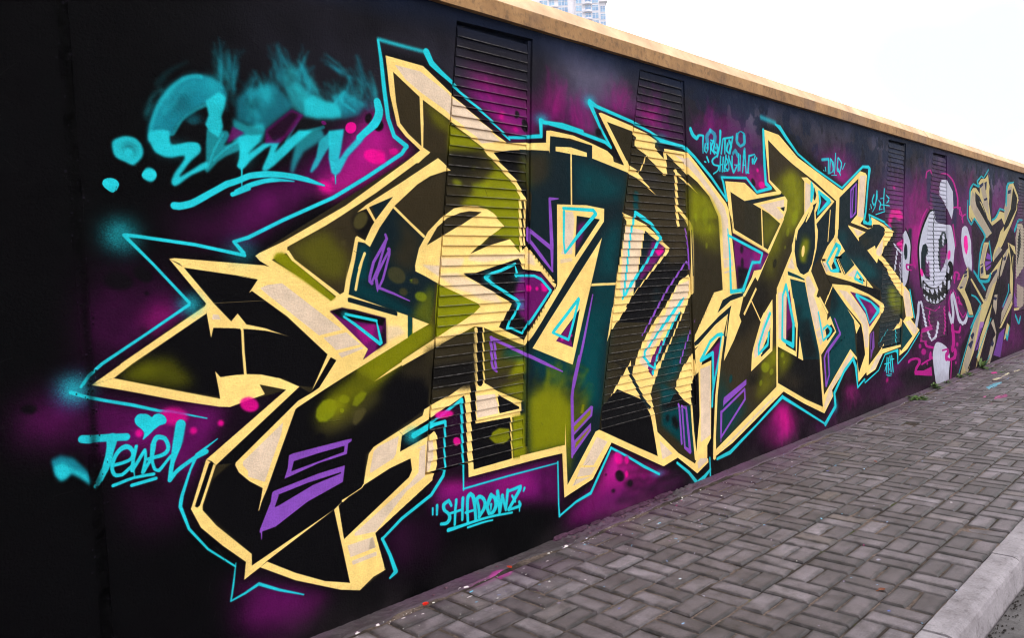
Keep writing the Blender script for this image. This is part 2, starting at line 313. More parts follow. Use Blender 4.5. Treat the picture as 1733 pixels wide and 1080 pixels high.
F Y 1 0 0 -1513,352 -1483,365 -1370,287 -1245,215 -1137,174 -1076,147 -1086,125 -1177,157 -1372,258
F Y 1 0 0 -1186,491 -1164,498 -1148,359 -805,542 -787,570 -792,626 -765,666 -690,700 -647,719 -635,695 -641,566 -674,511 -675,500 -995,343 -954,172 -1016,161 -1086,125 -1131,172
F Y 1 0 0 -1184,492 -1164,502 -1148,362 -1144,336 -1158,335
F Y 1 0 0 -1041,558 -1025,624 -1006,686 -981,709 -830,761 -683,811 -678,778 -832,730 -846,663 -710,698 -641,713 -646,638 -766,650 -788,623 -903,602
F Y 1 0 0 -702,827 -667,838 -554,868 -420,917 -420,861 -421,776 -421,652 -425,497 -161,499 186,497 183,456 -459,466 -455,658 -456,810 -457,855 -671,782 -725,775
F B 1 1 1 -848,733 -868,659 -882,641 -1003,602 -1005,615 -982,691 -957,707
F B 1 1 1 -759,659 -705,670 -714,528 -822,483 -992,349 -1097,358 -1096,370 -807,511 -752,552 -740,645 -726,658
F B 0.9 1 1 -698,680 -657,680 -658,608 -685,554 -706,542
F B 1 0 0 -1133,328 -1008,331 -997,282 -1122,276
F B 1 0 0 -1117,259 -994,264 -994,246 -1113,241
F b 0.25 2 1 -1008,331 -997,282 -1032,282 -1023,323
F K 1 0 0 -417,897 -387,899 -395,710 -424,712
F Y 1 0 0 -384,895 -322,896 -238,845 -51,762 77,696 -263,706 -395,709
F B 1 1 1 -383,844 -263,836 -246,779 -245,738 -386,737
F K 1 0 0 -241,830 -99,748 -100,739 -238,737
S Y 1 0 0 -367,1159,21 -376,1041,21 -376,900,21
S K 1 0 0 -340,1163,34 -354,903,34
S Y 1 0 0 -319,1161,10 -329,900,10
S Y 1 0 0 -158,706,12 -164,583,12 -166,494,12
F Y 1 0 0 -712,1452 -711,1478 -687,1546 -632,1620 -553,1683 -465,1731 -398,1745 -323,1746 -254,1736 -216,1717 -148,1653 -239,1608 -382,1519 -241,1563 -110,1591 -43,1522 6,1557 52,1515 206,1371 128,1374 99,1424 25,1434 -27,1435 -53,1495 -248,1451 -440,1430 -360,1389 -612,1397
F N 1 0 0 -642,1559 -576,1642 -510,1684 -430,1711 -370,1721 -294,1719 -433,1653 -529,1611
F Y 1 0 0 -713,1444 -714,1473 -571,1492 -83,1487 -350,1428 -433,1427 -114,1270 -215,1159 -36,1080 6,1131 204,1334 33,1431 219,1355 13,1100 -34,1052 -76,1065 -321,1167 -374,1174 -624,1098 -813,1033 -811,1059 -621,1138 -393,1228 -328,1267 -341,1279 -496,1347 -592,1388 -658,1420
F Y 1 0 0 -961,984 -876,1025 -632,1131 -586,1149 -589,1106 -812,1038
F B 0.9 3 3 -675,1473 -573,1466 -576,1415 -623,1440
F B 0.8 6 4 -582,1428 -469,1430 -346,1377 -232,1333 -187,1273 -313,1297 -401,1335 -488,1360
F B 0.8 6 4 -376,1510 -5,1516 -6,1498 -294,1478 -399,1490
F B 0.7 5 4 -571,1503 -413,1502 -445,1458 -574,1458
F B 0.8 4 3 13,1528 47,1509 61,1455 9,1468
F K 1 0 0 -429,1429 -350,1429 -83,1487 -50,1486 -35,1441 99,1424 201,1334 7,1149 -44,1085 -212,1159 -109,1269
F M 1 9 6 -37,1421 103,1414 190,1335 7,1155 -59,1201 -102,1316
F P 0.95 2 2 -6,1357 16,1359 28,1341 14,1324 -6,1330
F P 0.95 2 2 77,1337 76,1332 72,1329 67,1327 62,1327 58,1329 55,1333 54,1338 55,1343 59,1346 64,1348 69,1348 73,1346 76,1342
F P 0.9 4 3 96,1366 118,1362 148,1330 134,1318 102,1323
S C 1 1 0 -85,1466,17 -185,1436,16 -250,1423,16 -287,1404,21 -253,1377,17 -87,1289,18 -63,1267,20
S C 1 0 0 -63,1267,16 -100,1216,15 -127,1194,15 -162,1149,16 -129,1148,12 -55,1117,12 4,1170,15
S C 1 0 0 4,1170,17 171,1322,18 153,1339,17 101,1384,16 49,1404,14 -76,1410,13
S C 1 0 0 -76,1410,21 -79,1454,8
F C 0.8 13 14 -247,1403 -250,1392 -257,1384 -267,1379 -278,1380 -287,1385 -293,1393 -295,1404 -292,1415 -285,1423 -275,1428 -264,1427 -255,1422 -249,1414
F C 0.7 18 13 -31,1262 -35,1253 -44,1245 -58,1242 -72,1243 -84,1248 -93,1256 -95,1266 -91,1275 -82,1282 -69,1286 -55,1285 -42,1280 -34,1272
F C 0.5 18 13 -31,1403 -35,1393 -44,1385 -57,1381 -72,1382 -84,1387 -93,1395 -95,1404 -91,1414 -82,1421 -69,1426 -55,1425 -42,1421 -34,1413
F Y 1 0 0 -1152,1294 -1105,1302 -1038,1293 -885,1247 -888,1143 -1011,1082 -773,1154 -767,1252 -823,1271 -1065,1358 -1069,1331
F B 0.7 6 5 -883,1214 -814,1209 -785,1175 -887,1148
F D 1 0 0 -1067,1343 -1057,1344 -835,1278 -822,1268 -824,1253 -1068,1327
F M 1 0 0 -1155,1293 -1096,1304 -922,1259 -885,1247 -888,1141 -1007,1084 -982,1124
F K 1 3 2 -1155,1293 -1096,1304 -885,1247 -901,1215 -1096,1258
F K 0.8 5 4 -885,1247 -888,1141 -944,1113 -908,1195
F Q 0.7 4 4 -1042,1220 -936,1228 -959,1159 -1001,1143
S C 1 0 0 -1081,1277,12 -933,1240,13
S C 1 0 0 -933,1240,7 -914,1145,15
S C 1 0 0 -921,1141,16 -1041,1233,13 -1090,1267,10
F C 0.6 8 7 -1072,1273 -1074,1268 -1078,1264 -1084,1262 -1091,1262 -1097,1265 -1101,1270 -1102,1275 -1100,1281 -1096,1285 -1089,1287 -1083,1287 -1077,1284 -1073,1279
F Y 1 0 0 -742,1241 -650,1206 -746,1170
F T 0.8 0 0 -767,1249 -743,1240 -750,1170 -773,1156
F Y 1 0 0 -1001,1694 -952,1728 -763,1833 -553,1954 -523,1936 -475,1904 -518,1896 -603,1869 -679,1827 -807,1729 -817,1718 -893,1631 -946,1551 -971,1568 -1003,1573 -1022,1498 -1050,1411 -1062,1360 -1087,1366 -1084,1368 -1053,1498 -1075,1411 -1042,1498 -1016,1590 -1007,1597 -968,1578 -934,1635 -905,1671 -814,1767 -929,1722 -953,1711
S Y 1 0 0 -950,1719,15 -912,1658,12
S Y 1 0 0 -810,1721,13 -735,1660,13 -657,1599,14
S Y 1 0 0 -1303,1501,10 -1112,1355,18
S Y 1 0 0 -1324,1531,15 -1303,1501,12
S Y 1 0 0 -974,1524,13 -1004,1463,12 -990,1492,13 -1011,1434,13 -1027,1376,13
S V 1 0 0 -864,1604,12 -858,1586,14 -932,1487,14 -954,1427,15 -956,1408,15 -946,1399,16
S V 1 0 0 -863,1576,12 -909,1466,12 -943,1407,11
S V 1 0 0 -850,1541,19 -848,1521,12 -888,1416,12 -908,1384,11
S V 1 0 0 -857,1526,11 -911,1446,14 -924,1422,15 -918,1379,15 -920,1362,3
S V 1 0 0 -918,1381,13 -837,1351,11 -753,1315,5
F V 1 0 0 -1369,749 -1353,753 -1105,764 -1085,763 -1086,753 -1103,746 -1112,704 -1241,693 -1394,662 -1377,702
F K 1 0 0 -1350,722 -1238,733 -1121,740 -1125,716 -1363,685
F V 1 0 0 -1445,623 -1438,626 -1249,652 -1124,660 -1138,594 -1302,551 -1442,488 -1495,484 -1498,478 -1507,483 -1504,495 -1455,587 -1448,617
F K 1 0 0 -1144,636 -1144,631 -1273,612 -1422,566 -1440,563 -1420,606 -1425,607 -1298,625
S V 1 0 0 -1499,483,6 -1500,456,3
F D 1 0 0 -16,2042 206,2051 215,2131 561,2114 557,2043 859,1991 879,1980 848,1848 819,1751 736,1348 672,1120 627,1016 528,524 539,522 239,278 233,498 -42,493 -101,655 -25,1055 22,1099 88,1161 224,1358 24,1558 57,1816
F b 0.8 27 18 -16,2031 205,2044 188,1915 68,1847 27,1904
F O 0.35 22 15 -18,1996 50,1995 50,1846 -26,1871
F T 0.9 44 27 647,1612 799,1750 754,1375 526,1355
F T 1 36 23 374,1031 497,1218 688,1207 622,1009 581,879 534,617 414,701 332,842
F T 0.8 23 16 9,1039 337,919 274,849 4,955
F T 0.7 11 7 635,1950 700,1948 709,1921 785,1885 672,1839 633,1904
F T 1 4 2 545,1928 542,1922 536,1917 526,1914 516,1913 507,1915 501,1919 499,1925 502,1931 508,1936 518,1939 528,1939 537,1937 543,1933
F T 0.6 4 2 434,1882 433,1878 429,1874 424,1872 419,1872 414,1873 411,1877 410,1881 412,1886 415,1889 420,1892 425,1892 430,1890 433,1887
F b 0.4 10 7 664,1892 655,1880 630,1870 596,1863 559,1861 526,1864 503,1872 496,1883 505,1894 528,1905 562,1912 599,1914 633,1911 656,1903
F O 1 24 16 -22,782 84,798 202,763 294,699 280,431 242,284 238,490 -42,495
F O 0.8 32 22 -13,823 180,861 288,758 295,551 70,577 -24,643
F O 0.6 30 19 314,703 470,772 410,636 314,547
F O 1 13 9 -34,1049 -162,1014 -37,990 -34,911 -169,903
F N 0.9 14 11 -678,1093 -375,1154 -392,885 -689,924
F O 0.3 20 14 -322,1150 -251,1156 -42,1056 -83,952 -328,922
F T 0.7 17 12 -159,1067 -35,1031 -38,978 -203,1012
F K 0.8 14 11 -649,1015 -384,1014 -407,887 -662,920
F K 1 0 0 -424,712 -165,705 -169,500 -425,499
F O 0.8 17 12 -253,855 -44,888 -51,762 -206,843
F O 1 8 6 -148,705 -55,708 -68,492 -161,499
F O 0.9 2 2 -311,627 -290,652 -241,664 -177,650 -171,602 -214,580 -278,595
F L 0.5 4 3 -110,573 -113,560 -121,551 -131,548 -143,550 -152,557 -158,569 -160,582 -157,594 -149,603 -139,607 -128,605 -118,598 -112,586
F K 1 0 0 549,520 1113,256 1022,534 955,638 851,695 704,735 567,645
F K 1 0 0 1299,1530 1520,1811 1493,1354 1056,1094 738,1116 897,1266
F b 0.9 33 19 1225,1814 1519,1796 1514,1468 1267,1434 1213,1618 1300,1541
F N 0.9 32 18 902,2126 1287,1993 1502,1977 1519,1788 845,1765 882,1987
F b 0.9 25 14 851,1855 1511,1886 1514,1697 1214,1625 973,1741 834,1758
F T 1 33 19 1265,952 1500,993 1347,749 1093,662 1141,832
F K 0.5 20 11 1193,626 1327,630 1418,541 1326,388 1184,471
F T 1 17 9 1159,705 1287,651 1487,516 1511,192 1144,448
F K 0.8 13 7 1152,587 1337,568 1321,533 1149,529
F K 0.9 10 6 1186,501 1226,510 1223,458 1190,463
F K 0.9 10 6 1251,483 1304,482 1341,416 1312,390 1261,429
F K 1 0 0 1202,550 1341,644 1473,525
F D 0.7 16 9 1178,1246 1173,1218 1161,1196 1145,1184 1128,1185 1114,1198 1104,1221 1102,1250 1108,1277 1120,1300 1135,1312 1152,1311 1167,1298 1176,1275
F D 0.8 18 9 2445,602 2428,582 2382,569 2317,567 2247,576 2185,594 2144,616 2130,640 2147,660 2190,673 2253,676 2323,668 2386,650 2430,627
F R 0.35 25 14 987,1980 1184,1993 1233,1946 1057,1942
S T 1 13 0 962,1860,47 956,1762,47
F T 0.7 43 26 404,2030 846,1957 826,1819 381,1800
F T 0.8 26 16 526,1355 736,1348 686,1174 334,868 340,970 519,1250
F T 0.6 28 19 48,950 276,874 328,778 87,860 -15,933
M O 0.2 116 16 31 19 84,810 144,890 205,965
M O 0.2 122 16 33 20 220,754 331,816 454,854
M K 0.25 64 10 23 17 694,935 802,854 868,777
F Y 1 0 0 -14,2072 181,2094 187,2156 222,2161 402,2153 552,2127 698,2097 746,2068 752,2040 844,2027 880,2059 896,2036 971,2010 1034,1962 1171,1866 1009,1950 882,1987 557,2043 561,2114 372,2134 215,2131 205,2040 201,2053 -16,2042
F Y 1 0 0 254,2080 379,2088 512,2071 511,2047 386,2051 253,2056
S Y 1 0 0 378,2053,12 365,1784,12
F Y 1 0 0 630,2301 652,2307 951,2263 1123,2231 1197,2203 1175,2161 1265,2099 1274,2163 1304,2162 1294,1997 1268,1995 1079,2106 962,2152 982,2203 948,2220 943,2233 703,2261 880,2052 850,2028
F Y 1 0 0 1274,2163 1541,2162 1651,2094 2011,1854 2041,1814 2072,1643 2132,1253 1928,1257 1905,1665 1895,1761 1787,1892 1644,1978 1533,2024 1532,2016 1412,2075 1302,2136
F B 1 0 0 1389,2140 1511,2121 1539,2130 1649,2063 1985,1828 2028,1740 2031,1642 2062,1478 1949,1471 1945,1682 1934,1762 1818,1893 1660,2002 1508,2083
F B 1 0 0 1948,1467 2074,1466 2075,1420 1953,1406
F B 1 0 0 1956,1382 2082,1395 2081,1383 1959,1369
S Y 1 0 0 1399,2033,30 1396,1806,31 1403,1694,31
S Y 1 0 0 1396,1806,26 1448,1771,26 1515,1723,34 1561,1667,35 1580,1367,29 1556,1256,11
S Y 1 0 0 1518,1720,13 1553,1644,21 1554,1368,36 1530,1261,14
S D 1 0 0 1557,1659,11 1558,1368,11
S Y 1 0 0 1382,2032,17 1502,1977,15 1640,1904,5
S Y 1 0 0 1079,2099,10 1039,2040,10 987,1984,9
F Y 1 0 0 813,1754 924,1726 1066,1680 1212,1599 1300,1541 1293,1526 897,1266 738,1116 672,1120 736,1348 810,1559 859,1704
F Y 1 0 0 690,1207 840,1199 669,1070 627,1012
F B 0.9 2 1 852,1676 1030,1651 968,1467 917,1300 792,1257 772,1306 823,1579
F D 1 0 0 1040,1651 1254,1541 1246,1523 897,1269 967,1439
F M 1 9 5 1123,1595 1210,1567 1247,1530 1074,1409 949,1341 1029,1467
F P 0.9 5 3 1138,1530 1229,1552 1240,1526 1167,1494
S C 1 0 0 943,1741,22 895,1628,17 849,1441,17 804,1270,17
S C 1 0 0 956,1755,29 1104,1695,23 1206,1610,25 1053,1466,19 877,1329,23 797,1250,14
F Y 1 0 0 247,1777 490,1782 648,1768 641,1695 379,1456 88,1161 22,1099 -35,1053 -40,1080 2,1131 204,1334 208,1328 224,1355
F D 1 0 0 405,1721 605,1707 377,1497
F M 0.9 10 6 413,1674 484,1695 438,1590 384,1532
F B 1 2 1 304,1737 372,1743 385,1705 353,1513 262,1514 288,1558
F B 0.7 2 1 255,1486 352,1494 351,1475 254,1464
S C 1 0 0 296,1758,16 550,1756,20 570,1736,25 419,1622,23 296,1520,13 289,1577,14 301,1740,19
F Y 1 0 0 618,1605 504,1342 451,1221 322,916 13,1034 142,1160
F D 1 0 0 400,1214 328,1010 196,1056
F M 1 0 0 352,1168 312,1075 328,1010 196,1056
F P 0.9 4 2 329,1074 327,1070 324,1067 319,1066 314,1066 309,1068 306,1072 305,1076 307,1080 310,1082 315,1084 320,1083 325,1081 328,1078
F P 0.9 4 2 255,1061 254,1057 250,1054 246,1053 241,1053 236,1056 233,1059 232,1063 234,1067 237,1069 242,1071 247,1070 251,1068 254,1065
S C 1 0 0 393,1269,20 185,1111,19 171,1102,13 296,1054,17 335,1131,19 395,1266,19
F Y 1 0 0 510,1349 736,1348 729,1333 504,1335
F Y 1 0 0 -110,501 233,493 243,616 242,483 241,275 496,521 528,525 890,355 1113,254 1142,191 636,432 454,259 211,211 209,452 -112,466
F B 1 0 0 505,489 598,444 464,335 373,354
F B 1 0 0 352,345 484,321 440,287 319,300
F B 1 0 0 309,289 445,278 277,257
F Y 1 0 0 1093,243 1032,522 1049,524 1091,417 1317,241 1507,134 1523,150 1542,233 1708,266 1659,219 1676,108 1532,63 1309,212 1148,189
F B 1 0 0 1113,358 1250,250 1138,235
F B 1 0 0 1536,132 1659,211 1661,123 1548,90
F Y 1 0 0 856,884 834,809 943,639 710,731 646,692 682,731
F Y 1 0 0 1226,1178 1468,1164 1166,829 1043,669 1072,533 1096,405 1065,403 1023,541 979,634 858,806 923,912 975,978 1106,1097
F Y 1 0 0 1509,1377 1529,1353 1577,1321 1551,1252 1514,1223 1468,1164 1226,1178 1395,1334
F B 0.9 3 2 1380,1312 1521,1338 1501,1247 1312,1076 1182,1085
F B 0.9 3 2 1184,1121 1386,1169 1217,1031 1045,914 1078,838 1014,817 932,861 1024,974
F D 1 0 0 1405,1145 1410,1122 1294,987 1155,852 1095,815 1213,964
F M 1 0 0 1175,975 1219,957 1103,836 1067,760 1018,816 1068,876
S C 1 0 0 1437,1219,20 1247,1095,25 1139,1022,15 996,919,15 988,891,22 1040,835,18 1089,808,12
S C 1 0 0 1383,1131,17 1228,993,17 1118,871,17 1075,781,24
S D 1 0 0 836,837,27 851,793,25 955,641,24 1025,577,22
F Y 1 0 0 1528,859 1491,840 1404,780 1331,698 1314,655 1392,576 1487,519 1502,653 1549,717 1559,771
F K 1 0 0 1502,653 1571,730 1581,454 1543,256 1525,307 1504,513
S V 1 0 0 261,1807,6 191,1803,18 192,1749,23 193,1564,28 188,1428,14
S V 1 0 0 20,1641,21 189,1545,25
S V 1 0 0 21,1590,19 109,1503,23 191,1425,12
S V 1 0 0 24,1641,26 21,1590,26
S V 1 0 0 -273,1113,15 -36,1008,19 93,951,19 238,888,7
S V 1 0 0 -269,1111,20 -270,967,15 -240,944,13
S V 1 0 0 -246,1098,16 -247,953,16
S V 1 0 0 516,1286,10 419,1027,20 324,795,19 379,953,20 327,830,20 306,742,25 300,556,25 287,417,15
F V 1 0 0 295,641 313,600 463,671 482,665 470,613 308,532 312,503 458,576 455,533 286,414
F O 0.9 0 0 311,579 462,653 455,622 312,548
F O 0.9 0 0 321,489 446,551 440,539 311,457
F O 0.9 2 1 370,642 388,689 408,686 395,638
S V 1 0 0 1342,548,20 1359,294,20
S V 1 0 0 1376,532,20 1394,261,19 1455,222,29 1423,514,20 1369,533,12
S V 1 0 0 1859,1684,12 1872,1504,23 1888,1323,23 1807,1317,21 1671,1192,18 1559,1066,18
S V 1 0 0 1491,1666,21 1517,1522,21 1525,1414,21
S V 1 0 0 1526,1430,10 1483,1457,14 1259,1287,16 1056,1094,16
S V 1 0 0 1149,1182,16 978,1021,10
S V 1 0 0 1508,1008,13 1372,814,13
F b 1 5 2 2656,2350 3063,2201 3270,2075 3245,1828 3054,1655 2747,1247 2645,1152 2010,862 1880,833 1809,419 1788,187 2685,488 2709,915 2729,1265 3004,1516 2926,1946 2847,1960 2662,2057
F O 0.8 63 28 3041,2172 3270,2075 3246,1847 3055,1674 2910,1653 2949,2001 2832,2049
F O 0.6 69 32 2714,2024 3039,2135 3021,1821 2696,1365 2558,1271 2613,1588
F K 0.5 62 30 2229,1164 2601,1367 2583,1058 2043,859
F T 0.7 57 29 1843,739 1957,512 2220,407 2008,254 1796,194
F K 0.6 36 17 2233,636 2466,635 2480,554 2263,547
F O 0.9 38 18 2565,748 2703,807 2694,645 2502,631 2450,681
F O 0.5 47 22 2429,631 2694,645 2666,504 2362,421
F L 0.7 6 3 2577,649 2569,633 2551,621 2525,616 2497,619 2472,630 2456,646 2451,663 2458,680 2476,691 2501,696 2529,693 2555,683 2571,667
F L 0.7 5 2 2640,605 2631,596 2617,590 2603,589 2590,592 2581,599 2578,609 2582,619 2591,628 2605,634 2619,636 2632,633 2641,625 2644,616
F L 0.6 5 2 2458,543 2452,534 2442,527 2432,525 2422,527 2416,533 2413,542 2415,553 2422,562 2431,569 2442,571 2452,569 2458,563 2461,554
F L 0.5 8 4 3126,1784 3110,1755 3086,1733 3060,1722 3036,1723 3019,1736 3013,1759 3018,1787 3034,1815 3057,1837 3083,1849 3107,1849 3124,1835 3131,1812
F L 0.5 5 2 2967,1666 2959,1651 2947,1639 2934,1633 2923,1634 2915,1641 2912,1654 2915,1669 2923,1684 2934,1695 2947,1702 2959,1701 2967,1694 2970,1681
F L 0.5 5 2 2904,1549 2900,1543 2894,1538 2888,1536 2881,1536 2877,1539 2875,1544 2876,1551 2879,1557 2885,1562 2892,1564 2898,1564 2902,1561 2904,1555
F K 0.6 5 2 2737,1425 2728,1410 2715,1398 2700,1393 2688,1394 2679,1402 2677,1415 2681,1430 2690,1445 2703,1457 2718,1462 2730,1461 2739,1453 2741,1440
F O 0.8 37 20 1557,1957 1786,1876 1902,1753 1895,1641 1538,1636
F N 1 8 4 1580,1737 1894,1745 1921,1261 1810,1245 1558,996 1555,1198
F O 0.8 52 28 1569,1927 1756,1875 1857,1784 1880,1640 1567,1637
F O 0.4 53 28 1587,1737 1886,1745 1903,1504 1621,1583
F L 0.55 4 2 1632,1746 1629,1732 1624,1721 1616,1715 1607,1715 1600,1721 1596,1731 1594,1745 1597,1758 1603,1769 1611,1775 1619,1775 1626,1770 1631,1759
F L 0.5 8 4 1766,1757 1761,1730 1749,1708 1734,1695 1718,1695 1705,1707 1696,1728 1694,1755 1699,1782 1710,1804 1725,1817 1741,1818 1755,1806 1764,1784
F L 0.5 4 2 1794,1679 1792,1665 1788,1654 1782,1648 1776,1648 1771,1654 1768,1665 1767,1679 1769,1692 1774,1703 1779,1710 1786,1710 1791,1704 1794,1693
F L 0.5 4 2 1748,1562 1746,1552 1742,1544 1736,1540 1731,1540 1725,1544 1722,1552 1721,1562 1723,1571 1727,1579 1733,1583 1739,1583 1744,1579 1747,1571
F K 1 0 0 3063,888 3404,861 3520,214 2706,517 2722,805 3042,692
F O 0.7 50 23 2732,795 2919,741 2955,635 2746,530 2716,524
F b 0.7 72 32 2723,642 3159,479 3047,398 2726,514
F L 0.6 5 2 2824,716 2817,707 2806,702 2794,700 2781,702 2772,708 2768,716 2770,726 2776,734 2787,740 2800,742 2812,740 2821,734 2826,725
F L 0.6 5 2 2841,659 2840,654 2835,651 2828,649 2821,650 2815,653 2811,657 2809,663 2811,668 2816,671 2823,673 2830,672 2836,669 2840,665
F D 1 0 0 2270,1881 2806,1944 2847,1964 2916,1945 2383,1869 2814,1733 2709,1597 2638,1526 2255,1628 2255,1628
F O 0.6 24 11 2524,1822 2814,1729 2730,1633 2539,1596
F N 0.9 9 4 2080,1930 2270,1881 2391,1865 2814,1729 2610,1531 2123,1672 2108,1701
F O 0.5 38 18 2533,1823 2814,1733 2611,1553 2519,1579
S Y 1 0 0 2521,1827,18 2527,1557,18
F D 1 0 0 3475,1738 3871,1939 3816,1634 3678,1563 3341,1360 3470,1641
F D 1 0 0 3955,1981 4391,2172 4346,1847 4192,1774 4137,1747 4130,1736 4382,1602 4543,1690 4602,1713 4721,1737 5013,1736 4994,1662 4786,1531 4757,1565 4548,1526 4809,1402 4910,1417 5102,1288 5342,1128 4888,1145 4548,1257 4162,1456 4055,1319 3920,1463 4065,1512 3891,1625
F T 0.6 52 21 3895,1696 4102,1699 4122,1595 4066,1522 3903,1614
F T 0.9 58 22 4155,1459 4402,1456 4630,1410 4895,1281 4817,1261 4549,1263
F T 0.9 33 13 3933,1461 4065,1512 4155,1459 4267,1394 4055,1319
F b 0.6 58 22 4383,1623 4613,1652 4699,1598 4520,1532
F T 1 0 0 3769,1214 4071,1020 4219,894 4247,646 4257,575 4131,640 3612,367 3636,793 3821,803 3680,941
F K 0.6 50 20 3658,1193 3804,1188 3899,1065 3717,938
F K 1 0 0 3795,1234 4142,1227 4546,1203 4888,1134 4867,1038 4585,1118 4142,1217
F K 1 0 0 4369,846 4274,761 4274,643 4310,407 4468,559 4434,727
F D 1 0 0 4888,1145 5261,1190 5509,1037 5479,797 5414,549 4873,570 4797,594 4858,862 4988,946
F O 0.7 50 18 5112,1166 5293,1159 5517,1012 5484,881 5278,882 5104,1021
F T 0.5 51 18 5186,705 5441,727 5416,585 5147,585
F T 1 0 0 5496,784 5775,622 5429,502 5471,641
F b 0.5 41 15 4910,973 5452,943 5446,823 4870,805
F Y 1 0 0 1928,1258 2140,1252 2232,1215 2213,1195 2146,1068 2173,1024 2062,899 1916,766 1952,974 1991,1090 1596,900 1551,888 1547,931 1557,977 1810,1245
F D 1 0 0 1849,1103 1924,1188 2064,1222 2215,1226 2205,1203 2028,1178
F D 1 0 0 1552,904 1547,928 1863,1078 2040,1145 2015,1093 1946,868 1908,773 1922,878 1922,952 1957,932 1991,1090 1813,1025 1597,915
F Y 1 0 0 1551,877 1556,717 1586,729 1583,438 1534,227 1516,167 1673,136 1667,225 1715,265 1750,790 1625,770 1642,809 1854,933 1918,944 1991,1090 1596,900
F B 1 0 0 1609,746 1736,759 1712,290 1587,260
F K 1 0 0 1753,793 1625,771 1725,832 1854,933 1886,930 1899,888 1824,677 1766,474 1722,126 1662,138 1667,225 1715,265
F M 1 8 4 1726,840 1869,915 1883,890 1828,741 1780,585 1750,477 1771,828
S C 1 5 0 1895,954,25 1840,954,23 1745,918,23 1619,803,28 1771,836,31 1765,603,23
S C 1 5 0 1905,937,39 1863,818,30 1792,664,23 1756,572,23 1743,478,23
F C 0.6 19 10 1921,943 1917,936 1907,931 1893,929 1878,930 1865,934 1856,941 1853,949 1856,956 1866,962 1880,964 1895,963 1909,958 1918,951
S Y 1 0 0 1487,519,21 1498,350,21 1521,166,28
S Y 1 0 0 1914,928,31 1864,778,31 1803,542,31 1764,264,31 1756,128,39
F Y 1 0 0 2590,2423 2833,2408 3151,2262 4016,2046 3948,1973 3906,1666 3891,1630 4052,1517 3895,1461 4041,1304 3665,1333 3540,1435 3678,1558 3816,1634 3843,1665 3884,1950 3472,2088 3063,2201 2845,2274 2653,2352 2662,2057 2852,1976 2837,1958 2270,1881 2072,1936 2004,2006 2277,2012 2458,1936 2769,1976 2648,2038
F Y 1 0 0 2004,2006 2072,1936 2107,1685 2123,1672 2628,1526 2617,1500 2088,1651 2083,1701 2041,1822
F M 1 4 2 2088,1647 2617,1500 2490,1387 2381,1381 2216,1249 2132,1253
F K 0.9 13 6 2088,1647 2617,1500 2515,1500 2251,1561 2104,1627
F K 0.9 17 8 2141,1419 2311,1391 2216,1249 2132,1253
F Q 0.5 18 9 2391,1544 2553,1518 2472,1396 2348,1424
F K 0.8 8 4 2231,1536 2228,1523 2221,1513 2211,1507 2200,1507 2191,1513 2185,1523 2184,1536 2187,1548 2194,1559 2204,1564 2214,1564 2223,1559 2230,1548
F K 0.8 8 4 2231,1439 2228,1422 2221,1409 2213,1402 2204,1402 2196,1410 2191,1423 2190,1439 2193,1456 2199,1469 2208,1476 2217,1476 2225,1468 2230,1455
S C 1 5 0 2022,1634,18 2252,1574,23 2515,1505,24 2475,1440,21 2358,1440,25 2216,1249,37
S C 1 5 0 2208,1246,25 2040,1240,29 2039,1503,20 2021,1675,12
F C 0.6 17 16 2388,1432 2385,1420 2375,1411 2363,1406 2349,1406 2337,1411 2329,1421 2327,1433 2331,1445 2340,1455 2352,1460 2366,1460 2378,1454 2386,1444
F C 0.7 21 15 2250,1244 2245,1232 2235,1223 2219,1218 2203,1219 2189,1225 2179,1235 2176,1247 2180,1258 2191,1268 2206,1272 2223,1272 2237,1266 2247,1256
F C 0.4 16 14 2511,1422 2507,1411 2499,1403 2488,1398 2475,1398 2465,1403 2458,1412 2455,1423 2459,1433 2467,1441 2478,1446 2490,1446 2501,1441 2509,1432
F Y 1 0 0 2814,1729 2886,1771 2627,1508 2431,1302 2396,1333 2230,1194 2214,1212 2343,1330 2381,1381 2490,1387 2617,1500
F Y 1 0 0 2391,1865 2906,1946 2949,1915 2930,1836 2876,1771 2886,1771 2628,1513 2600,1531 2814,1729 2814,1733 2635,1804
F B 1 0 0 2499,1863 2894,1919 2872,1780 2786,1760 2626,1813
F D 1 0 0 2801,1850 2901,1863 2889,1824
F Y 1 0 0 2831,1860 2899,1831 2877,1798 2762,1857
F D 1 0 0 2821,1849 2893,1861 2883,1827
F Y 1 0 0 3030,1599 3077,1693 3245,1823 3259,2080 3206,2109 3316,2116 3448,2072 3846,1944 3470,1743 3496,1690 3485,1602 3493,1641 3458,1533 3346,1355 3480,1200 3437,1143 3488,1131 3646,978 3637,931 3706,964 3822,819 3472,633 3263,1161 3225,1267 2961,1304 3013,1111 3077,943 3041,682 2712,797 2732,1238 3004,1520 3007,1567
F B 1 0 0 3281,2076 3368,2057 3372,1928 3359,1889 3256,1829
F D 1 0 0 3447,2045 3483,1982 3452,1934 3424,1950
S C 1 6 0 3397,2071,31 3428,2018,34 3384,1936,39 3391,2064,28
F D 1 0 0 3525,2008 3784,1936 3466,1781 3458,1835 3530,1896
F M 0.9 9 4 3591,1938 3771,1935 3574,1844
S C 1 6 0 3531,2011,25 3741,1942,48 3497,1824,20 3556,1936,34 3536,2006,35
F D 1 0 0 3082,1599 3124,1684 3230,1752 3322,1831 3381,1885 3485,1919 3436,1854 3438,1689 3445,1602 3441,1640 3430,1543 3366,1413 3296,1352 3206,1330 3142,1346 3082,1403 3051,1520 3074,1637
S Y 1 0 0 3392,1881,44 3332,1812,34 3274,1758,12
S Y 1 0 0 3755,1865,15 3692,1603,15
F O 0.95 27 12 3165,1567 3222,1614 3321,1615 3317,1543 3258,1477 3244,1424 3158,1435 3140,1496
